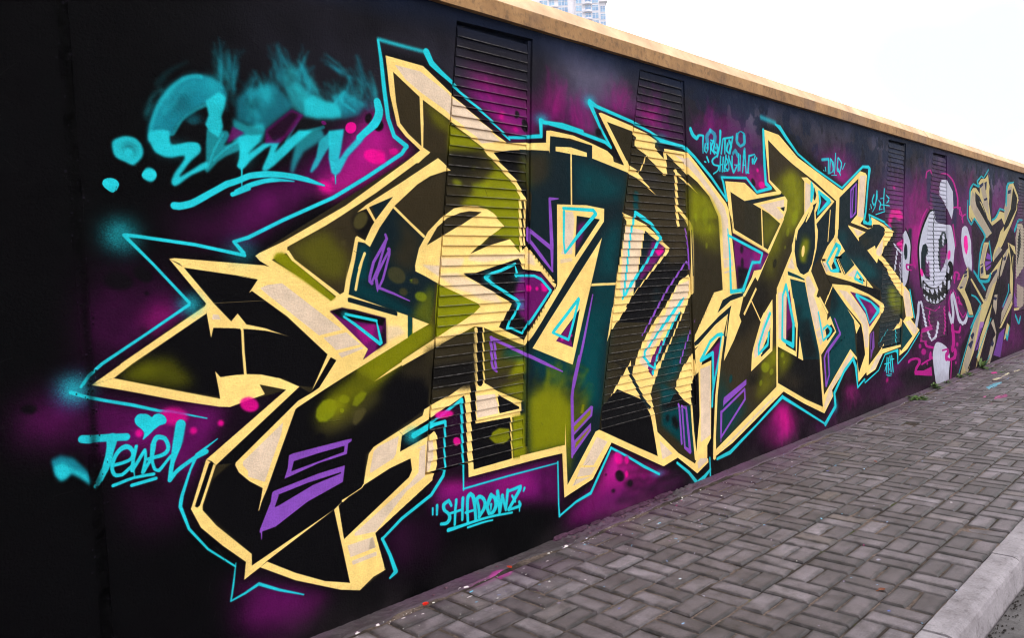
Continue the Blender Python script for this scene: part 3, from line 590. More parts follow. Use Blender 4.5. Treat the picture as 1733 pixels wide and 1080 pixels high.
F O 0.5 44 19 3167,1600 3269,1662 3321,1601
F Y 1 3 1 3234,1518 3225,1498 3213,1482 3199,1473 3186,1474 3178,1484 3175,1501 3178,1521 3187,1541 3199,1557 3213,1566 3226,1565 3235,1556 3237,1539
F B 1 0 0 3002,1474 3049,1376 2920,1392
F T 1 0 0 2922,1365 3099,1328 3221,1294 3217,1284 2927,1335
F T 1 0 0 2966,1301 3226,1260 3277,1122 3362,923 3453,709 3483,617 3472,619 3158,651 3077,943 3013,1111
F K 0.7 33 14 3063,1076 3150,1095 3121,968 3274,968 3397,739 3472,619 3168,650 3077,934
F B 1 0 0 3243,1305 3305,1320 3428,1202 3386,1155 3471,1028 3534,901 3589,827 3501,730 3436,810 3282,1112
S Y 1 0 0 3415,860,9 3521,882,9
S Y 1 0 0 3446,784,9 3565,819,9
F M 1 0 0 2946,1221 2959,1174 3004,948 2993,767 2861,788 2892,1163
F K 0.7 10 5 2888,901 3014,938 3033,725 2861,788
F Y 1 0 0 2969,1174 3015,1144 3077,943 3049,724 3031,726 3055,935 3010,1055
F K 1 0 0 3014,938 3043,908 3025,726 2861,788 2862,811
F B 1 0 0 2755,1206 2834,1207 2883,1178 2857,802 2804,844 2725,850
S C 1 6 0 2887,1255,35 2833,1180,25 2799,849,30 2833,827,26 2984,777,38 3002,948,41 2892,1251,29
F Y 1 0 0 2734,1184 2724,841 2732,800 3041,682 3028,726 2861,788 2852,812 2813,825 2765,865 2783,1182
F B 1 0 0 2754,1183 2873,1178 2853,821 2804,841 2740,851
S C 1 6 0 2828,1180,25 2799,846,30 2828,830,26 2984,777,45 3002,948,41 2949,1082,29 2892,1253,29
F Y 1 0 0 2655,1159 2653,987 2633,769 2295,651 2315,773 2340,823 2489,1042
F B 1 0 0 2604,1101 2616,976 2556,909 2427,762 2354,739 2348,792 2505,997
F D 1 0 0 2610,947 2596,794 2458,742 2494,813 2564,882
S C 1 5 0 2611,1052,31 2511,948,24 2422,828,26 2414,764,18 2560,824,30 2584,907,28
F D 1 0 0 2473,758 2453,742 2450,760
S Y 1 0 0 2729,1184,25 2707,698,25
S Y 1 0 0 2707,734,25 2697,500,25
F Y 1 0 0 2206,323 2680,488 2697,522 2720,510 3194,318 3514,210 3486,458 3471,658 3503,655 3543,308 4124,641 4270,552 4275,524 4188,568 3708,326 3729,270 3717,266 3540,150 3149,293 2801,436 2364,298
F B 0.9 2 1 2267,313 2703,454 2782,452 2450,364 2338,302
F B 0.9 3 1 3635,349 4136,619 4175,577 3708,334 3705,268 3554,179 3544,225 3634,329
F Y 1 0 0 1753,127 1782,180 2695,491 2801,436 2004,180
F B 0.9 2 1 1809,150 2545,394 2701,426 2004,196
F V 1 0 0 1892,492 1901,516 2222,603 2220,565 1898,463 1889,450
S V 1 0 0 1864,419,19 2193,535,19 2194,462,21 1846,246,18 1861,419,28 1844,217,8
F T 1 4 2 2020,629 2014,617 2005,609 1996,605 1987,607 1981,613 1980,624 1982,636 1988,648 1996,657 2006,660 2015,659 2020,652 2022,641
S V 1 0 0 3617,669,20 3566,619,30 3589,380,29 3659,467,24 3640,662,24
S V 1 0 0 3640,662,23 3909,791,23 3803,933,15
F Y 1 0 0 3506,1145 3671,997 3646,983 3488,1131
S Y 1 0 0 3673,1142,15 3603,1071,15
S Y 1 0 0 3769,1224,15 3653,1113,15
S Y 1 0 0 2325,1168,13 2459,1009,13
S Y 1 0 0 2459,1009,11 2518,1066,7
F Y 1 0 0 2401,1259 2415,1242 2223,1061 2207,1077
F Y 1 0 0 3557,879 3706,964 3822,819 3620,729 3600,796
F D 1 0 0 3597,856 3726,892 3797,831 3634,758
S C 1 6 0 3470,1009,22 3530,832,27 3550,768,18 3685,809,29 3717,842,44 3647,889,20 3562,864,25
F Y 1 0 0 3103,842 3158,651 3157,639 3067,670 3073,679
F Y 1 0 0 3816,1629 3892,1635 4052,1517 3870,1461 3918,1430 4054,1314 3976,1305 3641,1324 3540,1430 3690,1563
F B 1 0 0 3569,1420 3670,1423 3739,1342 3641,1339
F D 1 0 0 3754,1392 3818,1441 3975,1522 3857,1461 3964,1326 3788,1346
F T 1 0 0 3920,1461 4065,1512 4087,1428 4082,1329 4048,1314
S K 1 0 0 3882,1456,12 4028,1309,12
S C 1 6 0 3863,1573,42 3664,1423,27 3745,1346,24 3902,1353,42 3818,1436,37 3944,1548,48 3876,1574,33
F Y 1 0 0 3708,2109 4023,2049 4437,2245 4565,2238 4602,2216 4494,1811 4418,1766 4603,1729 4595,1719 4192,1772 4346,1847 4391,2175 3955,1981 3921,1707 3845,1705 3884,1955 3703,2022
F B 1 0 0 4428,2204 4571,2216 4499,1820 4366,1832
S V 1 0 0 4340,2124,15 4214,2059,24 4195,1822,27 4242,1828,13 4313,1868,26 4340,2119,27
S V 1 0 0 4269,2078,21 4222,1828,21
F Y 1 0 0 4603,1729 4617,1718 4729,1743 4678,1769 4689,1836 5023,1771 5288,1706 5227,1650 5003,1536 4929,1468 4983,1462 5300,1306 5534,1174 5707,1089 5822,814 5738,804 6003,669 5614,500 5375,454 5387,525 5429,499 5775,622 5497,796 5587,838 5518,1042 5359,1127 5118,1287 5088,1340 4949,1406 4842,1441 4809,1399 4570,1523 4765,1567 4786,1531 5010,1668 5058,1686 5019,1697 5052,1726 5013,1736 4890,1765 4723,1765 4721,1737
F D 1 0 0 4723,1765 4890,1768 5029,1737 4994,1662 4914,1627 4721,1731
F B 1 0 0 5550,1144 5689,1083 5785,826 5596,838 5528,1060
F B 1 0 0 5566,785 5710,793 5965,675 5831,629
F B 1 0 0 4800,1520 4976,1628 4954,1497 4874,1463 4798,1486
F Y 1 0 0 4137,1747 4543,1690 4370,1639 4375,1604 4143,1731
F B 1 0 0 4250,1723 4485,1689 4342,1650
F Y 1 0 0 4041,1309 4260,1394 4162,1456 4706,1164 4545,1186 3664,1318 3666,1353 3976,1305
F B 1 0 0 4093,1302 4285,1361 4311,1329 4253,1277
F K 1 0 0 4342,1258 4421,1283 4504,1231
S C 1 6 0 4318,1329,21 4260,1271,29 4446,1222,22 4434,1261,29 4318,1329,25
S K 1 0 0 4548,1252,20 4537,1181,20
S K 1 0 0 4842,1435,17 4948,1383,25 5087,1323,24
F Y 1 0 0 3758,1237 4142,1211 4585,1113 4867,1033 4983,1001 4988,946 4867,885 4582,737 4549,445 4779,534 4858,569 5415,564 5423,542 4902,521 4718,390 4500,357 4488,391 4296,321 4275,524 4310,401 4468,559 4434,727 4390,845 4065,1025 3781,1209
F B 1 0 0 3892,1184 4072,1161 4488,942 4568,793 4544,618 4471,625 4425,837 4291,943
F B 1 0 0 4778,517 4918,520 4695,395 4546,385
F B 1 0 0 4462,724 4571,715 4554,678 4474,668
F M 1 0 0 4145,1156 4583,1085 4857,988 4845,920 4590,805 4502,930
F K 0.8 14 6 4145,1156 4583,1085 4857,988 4581,1047 4300,1125
F Q 0.6 22 8 4580,1030 4801,957 4693,918 4605,946
S C 1 7 0 4286,1121,29 4640,1038,23 4831,946,53 4592,841,17 4504,968,30 4286,1115,34
F Y 1 0 0 4071,1007 4362,836 4267,767 4219,894
F Y 1 0 0 5438,836 5480,809 5441,739 5203,722 5427,801
S C 1 0 0 5295,726,17 5288,579,17
S C 0.6 0 0 5073,743,11 4830,631,11
S Y 1 0 0 4954,609,10 4873,570,14
S V 1 0 0 3791,938,10 3910,801,23 3629,678,15 3653,675,24 3654,463,18
F V 0.8 0 0 4609,740 4700,761 4706,603 4659,568 4603,490 4600,713
S K 1 0 0 4653,736,22 4624,599,22
S C 1 2 0 -2070,1106,9 -2046,1139,11 -2004,1173,11 -1857,1261,10 -1713,1349,11
S C 1 2 0 -1712,1357,11 -1823,1491,10 -1904,1582,12 -1910,1590,13
S C 1 2 0 -1903,1590,13 -1866,1586,12 -1679,1559,13 -1498,1520,13
S C 1 3 0 -1502,1529,16 -1536,1570,13 -1480,1586,15 -1333,1655,15 -1109,1750,16 -945,1841,17 -755,1956,18 -727,1991,21
S C 1 3 0 -727,1991,23 -791,2028,22 -818,2101,22 -831,2223,22 -839,2346,19 -849,2423,13
S C 0.8 9 0 -846,2428,16 -738,2424,16 -589,2420,16
S C 1 3 0 -589,2420,37 -564,2377,33 -511,2344,25 -450,2311,20 -395,2270,15 -279,2209,15 -174,2143,12 -84,2084,13
S C 1 4 0 -83,2095,15 -12,2102,18 75,2114,20 147,2124,22 147,2203,28 178,2197,21 318,2201,22 484,2184,19 215,2195,18 433,2179,20 679,2145,22 732,2120,18
S C 1 4 0 732,2120,17 641,2221,22 555,2347,35
S C 1 4 0 555,2353,33 616,2336,22 946,2289,20 1125,2252,18 1236,2214,23
S C 1 5 0 1235,2210,29 1487,2194,24 1515,2189,29 1625,2138,23 1825,2020,25 2020,1878,21
S C 1 5 0 2020,1878,27 1979,1998,27 1957,2029,17 2305,2047,20 2459,1954,24 2684,1996,28 2600,2026,37 2589,2157,40 2582,2416,32
S C 1 6 0 2778,2482,14 2855,2464,40 2952,2402,37 3153,2292,22 3478,2194,21 4017,2069,21
S C 1 7 0 4017,2069,23 4503,2290,27 4648,2298,31 4668,2275,62 4625,2146,36 4552,1870,35 4505,1787,45 4605,1770,24 4672,1786,61 4631,1856,19 5032,1794,23 5223,1734,20
S C 0.6 16 0 2554,2508,33 2779,2491,34
F C 1 24 23 -2047,1094 -2053,1077 -2066,1064 -2084,1059 -2103,1062 -2120,1072 -2131,1087 -2134,1105 -2129,1122 -2116,1134 -2098,1140 -2079,1138 -2062,1128 -2051,1112
F C 0.8 29 26 -1868,1590 -1874,1570 -1890,1553 -1911,1545 -1934,1545 -1953,1553 -1966,1569 -1970,1589 -1964,1609 -1949,1625 -1928,1634 -1905,1635 -1885,1626 -1872,1610
F C 0.9 20 18 -1673,1347 -1677,1333 -1688,1323 -1703,1318 -1718,1319 -1732,1326 -1741,1337 -1744,1350 -1739,1364 -1729,1374 -1715,1379 -1699,1379 -1685,1372 -1676,1361
F C 0.5 27 21 -1461,1536 -1467,1519 -1482,1506 -1502,1499 -1524,1499 -1543,1507 -1555,1520 -1559,1536 -1553,1552 -1539,1565 -1519,1572 -1498,1572 -1478,1565 -1465,1552
F C 0.9 25 16 600,2359 595,2347 582,2335 563,2327 543,2325 526,2328 514,2336 511,2348 516,2360 529,2372 547,2379 567,2382 584,2379 596,2371
F C 0.8 25 15 201,2215 196,2203 183,2192 165,2185 145,2183 128,2186 116,2194 113,2205 118,2216 130,2227 148,2234 168,2237 185,2234 197,2226
F C 0.7 31 15 1292,2219 1286,2207 1269,2196 1247,2188 1222,2186 1200,2189 1185,2197 1181,2208 1187,2221 1202,2232 1225,2239 1250,2242 1272,2239 1287,2231
F C 0.5 24 10 2008,2036 2004,2028 1991,2021 1974,2017 1955,2016 1938,2018 1926,2023 1923,2030 1927,2038 1940,2045 1957,2050 1976,2051 1993,2049 2005,2043
S C 1 2 0 -2100,1092,12 -2061,1073,11 -1999,1051,11 -1919,1025,12 -1836,993,10 -1797,985,9 -1676,942,4
S C 1 2 0 -1643,862,4 -1692,835,10 -1720,819,13 -1746,770,9 -1780,686,13 -1785,666,14 -1788,650,13 -1763,564,10 -1702,475,8 -1607,384,7
S C 1 3 0 -1604,395,4 -1618,320,8 -1631,262,7 -1578,273,10 -1521,291,13 -1443,243,11 -1341,191,6
S C 1 3 0 -932,130,11 -900,148,22 -926,229,17 -961,310,14
S C 1 3 0 -961,308,13 -854,370,16 -686,435,17 -612,506,18 -596,546,12 -594,628,12 -594,628,12 -583,752,15
S C 1 3 0 -583,752,17 -646,749,17 -768,719,24
S C 1 3 0 -477,838,19 -573,797,13 -672,756,15 -768,724,20
S C 1 3 0 -477,838,19 -483,719,16 -487,552,13 -494,413,9
S C 1 4 0 -494,419,10 -199,417,10 171,408,8
S C 1 4 0 171,413,12 164,180,12 167,122,16
S C 1 4 0 172,124,13 306,166,16 434,185,20 629,401,18
S C 1 4 0 629,403,15 771,329,15 943,230,19 1100,150,16
S C 1 5 0 1300,180,18 1433,90,23 1528,-1,30 1618,20,32 1698,55,20
S C 1 5 0 1695,136,13 1695,3,19
S C 1 5 0 1791,109,23 1967,120,31 2352,247,20 2779,397,32
S C 1 6 0 2779,397,30 3103,257,23 3559,57,19
S C 1 6 0 3559,57,44 3774,176,38 3756,292,39 3968,452,31 4187,544,20 4238,474,43 4277,275,20 4456,329,13
S C 1 6 0 4173,546,28 3996,470,31 3756,297,28 3777,227,30
S C 1 7 0 4187,544,45 4251,462,44 4275,275,20 4441,336,11 4454,296,16 4801,372,15 4981,508,18 5259,516,21 5326,506,50 5328,378,15 5621,463,17 5923,603,19 6001,641,19
S C 1 7 0 5726,1106,29 5850,815,29
F C 1 20 16 -739,714 -744,702 -754,694 -768,691 -784,694 -798,702 -806,713 -809,726 -805,738 -795,746 -781,749 -765,746 -751,738 -742,727
F C 0.5 36 12 1591,-14 1584,-22 1566,-26 1541,-24 1513,-18 1489,-8 1472,3 1467,13 1473,21 1491,24 1516,23 1543,17 1568,7 1585,-4
F C 0.5 31 9 1143,144 1137,139 1121,136 1099,138 1075,143 1054,151 1039,160 1034,167 1040,173 1055,175 1077,174 1101,169 1123,161 1138,152
F C 0.8 21 25 3812,170 3807,152 3796,138 3780,132 3764,134 3749,145 3739,162 3737,182 3742,200 3753,214 3768,220 3785,218 3800,207 3809,190
F P 0.95 1 1 -986,2031 -995,2022 -1007,2017 -1019,2016 -1029,2020 -1035,2028 -1035,2038 -1031,2049 -1022,2058 -1010,2063 -998,2064 -988,2061 -982,2053 -982,2042
F K 0.9 2 2 -902,2088 -906,2078 -913,2071 -921,2067 -929,2067 -934,2071 -937,2079 -936,2089 -932,2099 -925,2106 -917,2110 -909,2110 -903,2106 -901,2098
F K 0.95 2 2 -847,2060 -854,2051 -864,2044 -875,2041 -885,2043 -891,2049 -893,2059 -891,2069 -884,2078 -874,2085 -863,2088 -853,2086 -847,2080 -845,2071
F P 0.95 2 2 -852,1921 -863,1909 -882,1902 -905,1901 -927,1906 -944,1916 -953,1929 -951,1943 -941,1954 -922,1961 -900,1963 -877,1958 -860,1948 -851,1935
F P 0.9 7 6 -1114,1778 -1123,1771 -1136,1768 -1150,1771 -1164,1777 -1174,1786 -1177,1797 -1175,1806 -1166,1813 -1153,1816 -1138,1814 -1125,1808 -1115,1798 -1111,1788
F P 0.7 3 2 -1098,1825 -1099,1821 -1101,1817 -1105,1815 -1108,1815 -1111,1816 -1113,1820 -1114,1824 -1113,1828 -1110,1832 -1107,1834 -1103,1834 -1100,1833 -1098,1829
F P 0.85 5 4 -878,1965 -842,1953 -845,1908 -882,1905
F P 0.7 3 2 -773,1964 -776,1957 -784,1951 -794,1948 -805,1947 -815,1949 -821,1953 -823,1960 -820,1967 -813,1972 -803,1976 -792,1977 -782,1975 -775,1971
F K 0.9 2 2 -846,2065 -848,2056 -855,2048 -865,2043 -875,2042 -884,2045 -890,2051 -892,2060 -889,2069 -882,2076 -873,2081 -862,2082 -853,2080 -847,2073
F P 0.75 4 4 -1741,955 -1748,942 -1763,935 -1784,934 -1805,939 -1824,950 -1835,964 -1838,979 -1831,991 -1816,999 -1796,1000 -1774,995 -1756,984 -1744,970
F P 0.85 2 2 -1893,926 -1895,921 -1899,917 -1904,915 -1910,916 -1914,919 -1918,925 -1918,931 -1917,936 -1913,940 -1908,942 -1902,941 -1897,938 -1894,932
F P 0.85 2 2 -1479,953 -1487,944 -1500,939 -1516,940 -1532,947 -1544,957 -1551,970 -1551,982 -1543,992 -1530,996 -1514,996 -1499,989 -1486,979 -1479,966
F P 0.85 2 2 -1615,915 -1617,910 -1620,906 -1625,905 -1630,906 -1635,909 -1638,913 -1639,919 -1637,924 -1634,927 -1629,929 -1624,928 -1619,925 -1616,920
F P 0.85 2 2 -1713,904 -1715,899 -1719,895 -1724,893 -1730,894 -1735,898 -1738,902 -1739,908 -1737,913 -1733,917 -1728,919 -1722,918 -1717,914 -1714,909
F K 0.85 4 4 -1892,1430 -1900,1418 -1915,1410 -1935,1409 -1955,1413 -1972,1423 -1982,1436 -1983,1450 -1976,1462 -1961,1470 -1942,1472 -1921,1468 -1904,1458 -1893,1444
F K 0.9 3 3 -1833,1439 -1841,1432 -1854,1432 -1867,1437 -1879,1446 -1887,1458 -1889,1470 -1886,1481 -1877,1487 -1865,1488 -1851,1483 -1839,1474 -1831,1462 -1829,1449
F K 0.85 2 2 -1843,1395 -1844,1392 -1846,1389 -1850,1388 -1854,1388 -1857,1390 -1859,1392 -1860,1396 -1859,1399 -1856,1401 -1853,1402 -1849,1402 -1846,1401 -1844,1398
F K 0.85 2 3 -2196,1054 -2199,1047 -2205,1042 -2214,1041 -2224,1042 -2232,1046 -2238,1053 -2240,1060 -2237,1067 -2231,1071 -2222,1073 -2212,1072 -2204,1067 -2198,1061
F P 0.85 2 1 -495,643 -498,634 -504,628 -514,626 -524,628 -533,633 -539,642 -541,651 -538,660 -531,666 -522,668 -511,666 -502,661 -496,652
F P 0.85 4 3 -532,784 -536,776 -551,770 -572,766 -597,767 -620,771 -636,778 -642,786 -638,795 -624,801 -603,804 -578,804 -555,800 -539,793
F P 0.8 6 3 729,329 732,312 726,298 713,291 696,292 678,300 663,314 653,332 651,348 657,362 670,369 686,368 704,360 720,346
F P 0.8 4 3 793,300 791,288 784,280 776,277 767,279 759,286 754,296 752,308 755,319 761,327 770,330 779,328 787,322 792,311
F P 0.9 4 3 784,217 782,208 776,202 769,200 762,201 755,207 751,215 750,224 752,233 757,239 764,242 772,240 778,235 783,226
F K 0.9 6 3 743,222 745,206 737,194 723,188 705,189 686,197 670,210 661,226 659,242 666,254 680,260 699,259 718,251 734,238
F K 0.9 6 4 826,153 822,144 814,139 803,137 790,140 780,147 772,155 770,165 774,174 782,179 793,181 805,178 816,172 823,163
F K 0.85 6 3 652,147 650,142 645,139 639,138 631,140 625,144 621,149 619,155 621,160 626,163 633,164 640,162 647,158 651,153
F K 0.85 4 2 582,257 581,254 578,252 575,252 571,252 568,254 565,257 565,260 566,263 568,265 572,265 575,265 579,263 581,260
F K 0.9 2 2 -8,2217 -10,2208 -15,2201 -21,2197 -28,2196 -34,2199 -38,2205 -39,2213 -37,2221 -32,2229 -26,2233 -19,2234 -13,2231 -9,2225
F K 0.9 2 2 56,2171 57,2156 53,2143 44,2135 33,2132 22,2136 14,2146 8,2160 8,2175 12,2188 20,2197 31,2199 42,2195 51,2185
F K 0.8 5 3 651,2198 651,2187 645,2177 635,2170 623,2168 611,2170 601,2177 596,2187 597,2198 602,2207 612,2214 624,2217 636,2215 646,2208
F K 0.8 4 2 2433,2029 2439,2017 2439,2006 2434,1999 2423,1996 2410,1999 2396,2007 2386,2018 2379,2030 2379,2041 2385,2049 2395,2051 2408,2048 2422,2040
F P 0.9 5 2 2580,2020 2584,2008 2578,1996 2563,1987 2543,1983 2521,1984 2502,1990 2490,1999 2486,2011 2492,2023 2507,2032 2527,2036 2549,2036 2568,2030
F P 0.9 4 2 2495,2117 2495,2110 2492,2104 2486,2100 2478,2099 2470,2100 2463,2105 2459,2111 2459,2118 2462,2124 2468,2128 2476,2129 2484,2127 2491,2123
F P 0.8 17 6 5357,2148 5354,2139 5345,2132 5333,2127 5320,2126 5308,2130 5300,2136 5297,2145 5301,2154 5309,2162 5322,2166 5335,2167 5347,2164 5355,2157
F P 0.7 16 6 5052,245 5043,235 5030,228 5016,226 5004,228 4995,235 4992,245 4995,256 5004,266 5016,273 5031,275 5043,273 5052,266 5055,256
F P 0.7 6 4 -137,2215 -113,2213 -123,2177 -148,2180
F P 0.6 6 4 -18,2142 -20,2136 -25,2130 -32,2127 -39,2126 -46,2128 -50,2133 -52,2139 -50,2145 -45,2151 -38,2155 -30,2155 -23,2153 -19,2149
M c 0.2 35 9 15 12 -1541,2125 -1537,2236 -1538,2315
M C 0.12 22 3 9 9 -1541,2125 -1537,2236 -1538,2315
M c 0.2 29 9 16 12 -1505,2108 -1499,2211 -1488,2277
M C 0.12 18 3 9 9 -1505,2108 -1499,2211 -1488,2277
M c 0.2 51 9 16 12 -1379,2087 -1389,2154 -1407,2210
M C 0.12 32 3 9 10 -1379,2087 -1389,2154 -1407,2210
M c 0.2 30 9 16 12 -1464,2076 -1422,2127 -1398,2186
M C 0.12 18 3 9 10 -1464,2076 -1422,2127 -1398,2186
M c 0.2 40 9 17 13 -1295,2098 -1318,2201 -1333,2305
M C 0.12 26 3 9 10 -1295,2098 -1318,2201 -1333,2305
M c 0.2 36 9 17 13 -1258,2207 -1285,2254 -1328,2326
M C 0.12 22 3 10 10 -1258,2207 -1285,2254 -1328,2326
M c 0.2 47 9 17 13 -1218,2122 -1250,2219 -1204,2335
M C 0.12 29 3 10 10 -1218,2122 -1250,2219 -1204,2335
M c 0.2 37 9 17 13 -1163,2129 -1196,2217 -1206,2308
M C 0.12 22 3 10 10 -1163,2129 -1196,2217 -1206,2308
M c 0.2 40 9 18 14 -1022,2091 -1048,2144 -995,2248
M C 0.12 24 3 11 11 -1022,2091 -1048,2144 -995,2248
M c 0.2 43 9 19 15 -943,2122 -954,2219 -993,2285
M C 0.12 27 3 11 11 -943,2122 -954,2219 -993,2285
M c 0.2 29 9 18 14 -983,2240 -1064,2284 -1111,2318
M C 0.12 18 3 10 11 -983,2240 -1064,2284 -1111,2318
M c 0.2 35 9 19 15 -868,2124 -900,2179 -948,2260 -969,2335
M C 0.12 22 3 11 11 -868,2124 -900,2179 -948,2260 -969,2335
F c 0.6 6 6 -1493,2097 -1432,2135 -1342,2171 -1265,2102 -1274,2080 -1343,2028 -1385,1990 -1498,2013
F K 0.7 13 11 -1412,2089 -1415,2080 -1422,2072 -1431,2067 -1442,2066 -1451,2069 -1457,2074 -1459,2083 -1456,2091 -1449,2099 -1440,2104 -1429,2106 -1420,2103 -1414,2097
F C 0.7 14 13 -1239,2231 -1242,2220 -1249,2211 -1260,2205 -1271,2203 -1281,2206 -1288,2213 -1290,2223 -1287,2233 -1279,2242 -1269,2248 -1257,2250 -1247,2247 -1240,2240
F C 0.75 17 20 -1347,2131 -1351,2115 -1360,2102 -1372,2093 -1385,2092 -1397,2097 -1404,2108 -1406,2122 -1402,2138 -1393,2151 -1381,2159 -1368,2161 -1356,2156 -1349,2146
F C 0.45 18 13 -1205,2185 -1209,2174 -1218,2165 -1231,2159 -1246,2157 -1258,2159 -1266,2166 -1268,2175 -1265,2186 -1256,2195 -1243,2202 -1229,2204 -1216,2201 -1208,2195
F C 0.4 10 10 -1272,2188 -1275,2180 -1280,2173 -1287,2169 -1294,2168 -1301,2170 -1305,2176 -1306,2183 -1304,2191 -1299,2198 -1292,2203 -1284,2204 -1278,2201 -1274,2196
F C 0.5 7 6 -1291,2165 -1244,2186 -1177,2148 -1130,2137 -1058,2125 -1046,2077 -1127,2060 -1218,2063 -1266,2085
F C 0.75 4 4 -1218,2122 -1177,2148 -1131,2133 -1070,2127 -1049,2102 -1053,2076 -1167,2059 -1218,2063
S C 0.5 6 0 -1083,2126,12 -1065,2144,12 -1047,2164,12 -1029,2183,11 -1038,2170,12 -1046,2157,13 -1048,2144,15 -1036,2133,14 -1011,2121,14 -987,2109,14
F c 0.55 6 5 -1097,2152 -1025,2187 -984,2167 -929,2146 -966,2097 -1045,2070 -1059,2107
F K 0.6 21 12 -1010,2214 -1015,2204 -1026,2195 -1041,2188 -1058,2186 -1073,2188 -1083,2194 -1086,2203 -1082,2212 -1071,2221 -1055,2228 -1039,2230 -1024,2229 -1014,2223
F c 0.8 4 4 -1816,1900 -1812,1953 -1788,2018 -1745,2087 -1688,2140 -1634,2161 -1581,2157 -1540,2135 -1529,2099 -1545,2065 -1596,2064 -1642,2037 -1691,2000 -1721,1957 -1742,1907
S C 0.5 6 0 -1808,1912,13 -1806,1928,13 -1803,1945,13 -1800,1960,13 -1794,1980,13 -1784,2005,13 -1773,2029,13 -1759,2053,13 -1741,2078,13 -1724,2099,13 -1704,2117,13 -1681,2134,13 -1663,2144,13 -1649,2148,14 -1634,2150,14 -1619,2151,14
S C 0.45 5 0 -1731,1935,11 -1717,1958,11 -1702,1983,11 -1688,2000,11 -1674,2013,11 -1657,2024,11 -1643,2034,11 -1629,2042,12 -1614,2050,12 -1600,2058,12
F K 0.3 18 19 -1671,2048 -1675,2033 -1685,2020 -1698,2011 -1713,2010 -1725,2015 -1733,2026 -1735,2040 -1731,2055 -1721,2068 -1708,2077 -1694,2079 -1682,2074 -1673,2063
F C 0.5 16 19 -1550,2130 -1554,2115 -1563,2103 -1575,2095 -1588,2093 -1599,2098 -1607,2108 -1609,2122 -1605,2136 -1596,2149 -1584,2157 -1571,2159 -1560,2155 -1552,2144
F C 0.9 3 3 -1609,2069 -1558,2107 -1533,2092 -1540,2053 -1554,2020 -1550,1982 -1569,1942 -1603,1964 -1616,1984 -1601,2020
F c 0.6 14 12 -1632,1998 -1635,1988 -1643,1980 -1653,1975 -1665,1974 -1675,1977 -1681,1983 -1683,1992 -1680,2001 -1673,2009 -1662,2015 -1651,2016 -1640,2013 -1634,2007
F C 0.95 2 2 -1810,1936 -1798,1943 -1779,1948 -1759,1950 -1745,1949 -1740,1942 -1741,1930 -1742,1918 -1742,1910 -1740,1905 -1738,1903 -1734,1903 -1728,1904 -1716,1907 -1701,1911 -1685,1917 -1672,1920 -1662,1921 -1655,1920 -1649,1919 -1644,1916 -1640,1913 -1638,1908 -1636,1903 -1636,1898 -1636,1894 -1637,1890 -1639,1885 -1643,1879 -1650,1873 -1658,1866 -1667,1858 -1676,1849 -1687,1836 -1699,1820 -1710,1806 -1716,1797 -1718,1793 -1718,1792 -1713,1795 -1704,1801 -1687,1812 -1663,1828 -1640,1844 -1623,1853 -1615,1853 -1612,1847 -1613,1839 -1618,1831 -1628,1825 -1642,1818 -1659,1810 -1673,1803 -1686,1794 -1698,1785 -1709,1776 -1718,1769 -1725,1765 -1730,1762 -1733,1761 -1737,1760 -1740,1762 -1744,1765 -1746,1769 -1746,1774 -1745,1779 -1743,1786 -1739,1794 -1734,1805 -1724,1819 -1710,1837 -1698,1854 -1694,1866 -1700,1868 -1713,1865 -1729,1860 -1742,1857 -1752,1857 -1762,1858 -1770,1860 -1777,1863 -1784,1866 -1790,1869 -1795,1873 -1800,1881 -1805,1893 -1810,1909 -1813,1924
F C 0.62 3 3 -1614,1969 -1534,1971 -1525,1953 -1554,1915 -1489,1944 -1453,1967 -1456,1928 -1492,1905 -1547,1878 -1578,1856 -1609,1823 -1619,1814 -1627,1820 -1620,1866
S C 0.35 2 0 -1611,1841,8 -1604,1861,8 -1596,1881,8 -1588,1900,8 -1577,1918,8 -1564,1938,8 -1552,1957,8
S C 0.35 3 0 -1593,1861,8 -1576,1878,8 -1557,1895,8 -1538,1910,8 -1516,1925,8 -1492,1939,8 -1468,1952,8
F C 0.85 3 3 -1491,1918 -1454,1954 -1464,1862 -1475,1845 -1493,1834 -1507,1846 -1493,1879
F C 0.65 5 4 -1511,2018 -1455,1999 -1395,2012 -1386,1987 -1406,1939 -1517,1928
F C 0.95 2 2 -1499,1956 -1401,1972 -1417,1938 -1469,1888 -1444,1906 -1403,1936 -1359,1957 -1353,1941 -1390,1921 -1445,1877 -1479,1845 -1489,1834 -1506,1844 -1497,1872 -1491,1908
F C 0.95 2 2 -1356,1967 -1343,1977 -1329,1970 -1328,1953 -1355,1907 -1320,1941 -1288,1971 -1248,2002 -1186,2009 -1251,1957 -1307,1905 -1362,1857 -1395,1834 -1411,1838 -1405,1854 -1380,1902
F C 0.6 4 4 -1267,1942 -1248,2002 -1146,2020 -1132,1986 -1174,1958 -1231,1922 -1260,1878 -1282,1836 -1295,1838 -1287,1876
F C 0.8 2 2 -1161,1969 -1106,2017 -1109,1960 -1145,1912 -1175,1867 -1201,1843 -1209,1846 -1199,1869 -1177,1909
F C 0.92 2 2 -1114,2016 -1041,2031 -1061,1947 -1074,1903 -1040,1945 -972,2010 -927,2029 -956,1989 -1029,1921 -1071,1854 -1093,1838 -1112,1849 -1121,1906
S C 1 3 0 -972,2002,26 -942,2026,30 -910,2051,33 -889,2070,38 -878,2085,39 -869,2102,40 -864,2117,41 -863,2132,41 -867,2147,40 -870,2161,37
S C 0.4 4 0 -1274,1952,13 -1253,1969,13 -1232,1988,13 -1210,2002,13 -1187,2012,13 -1162,2020,13 -1137,2028,14
S C 0.4 4 0 -1245,2050,11 -1304,1955,11
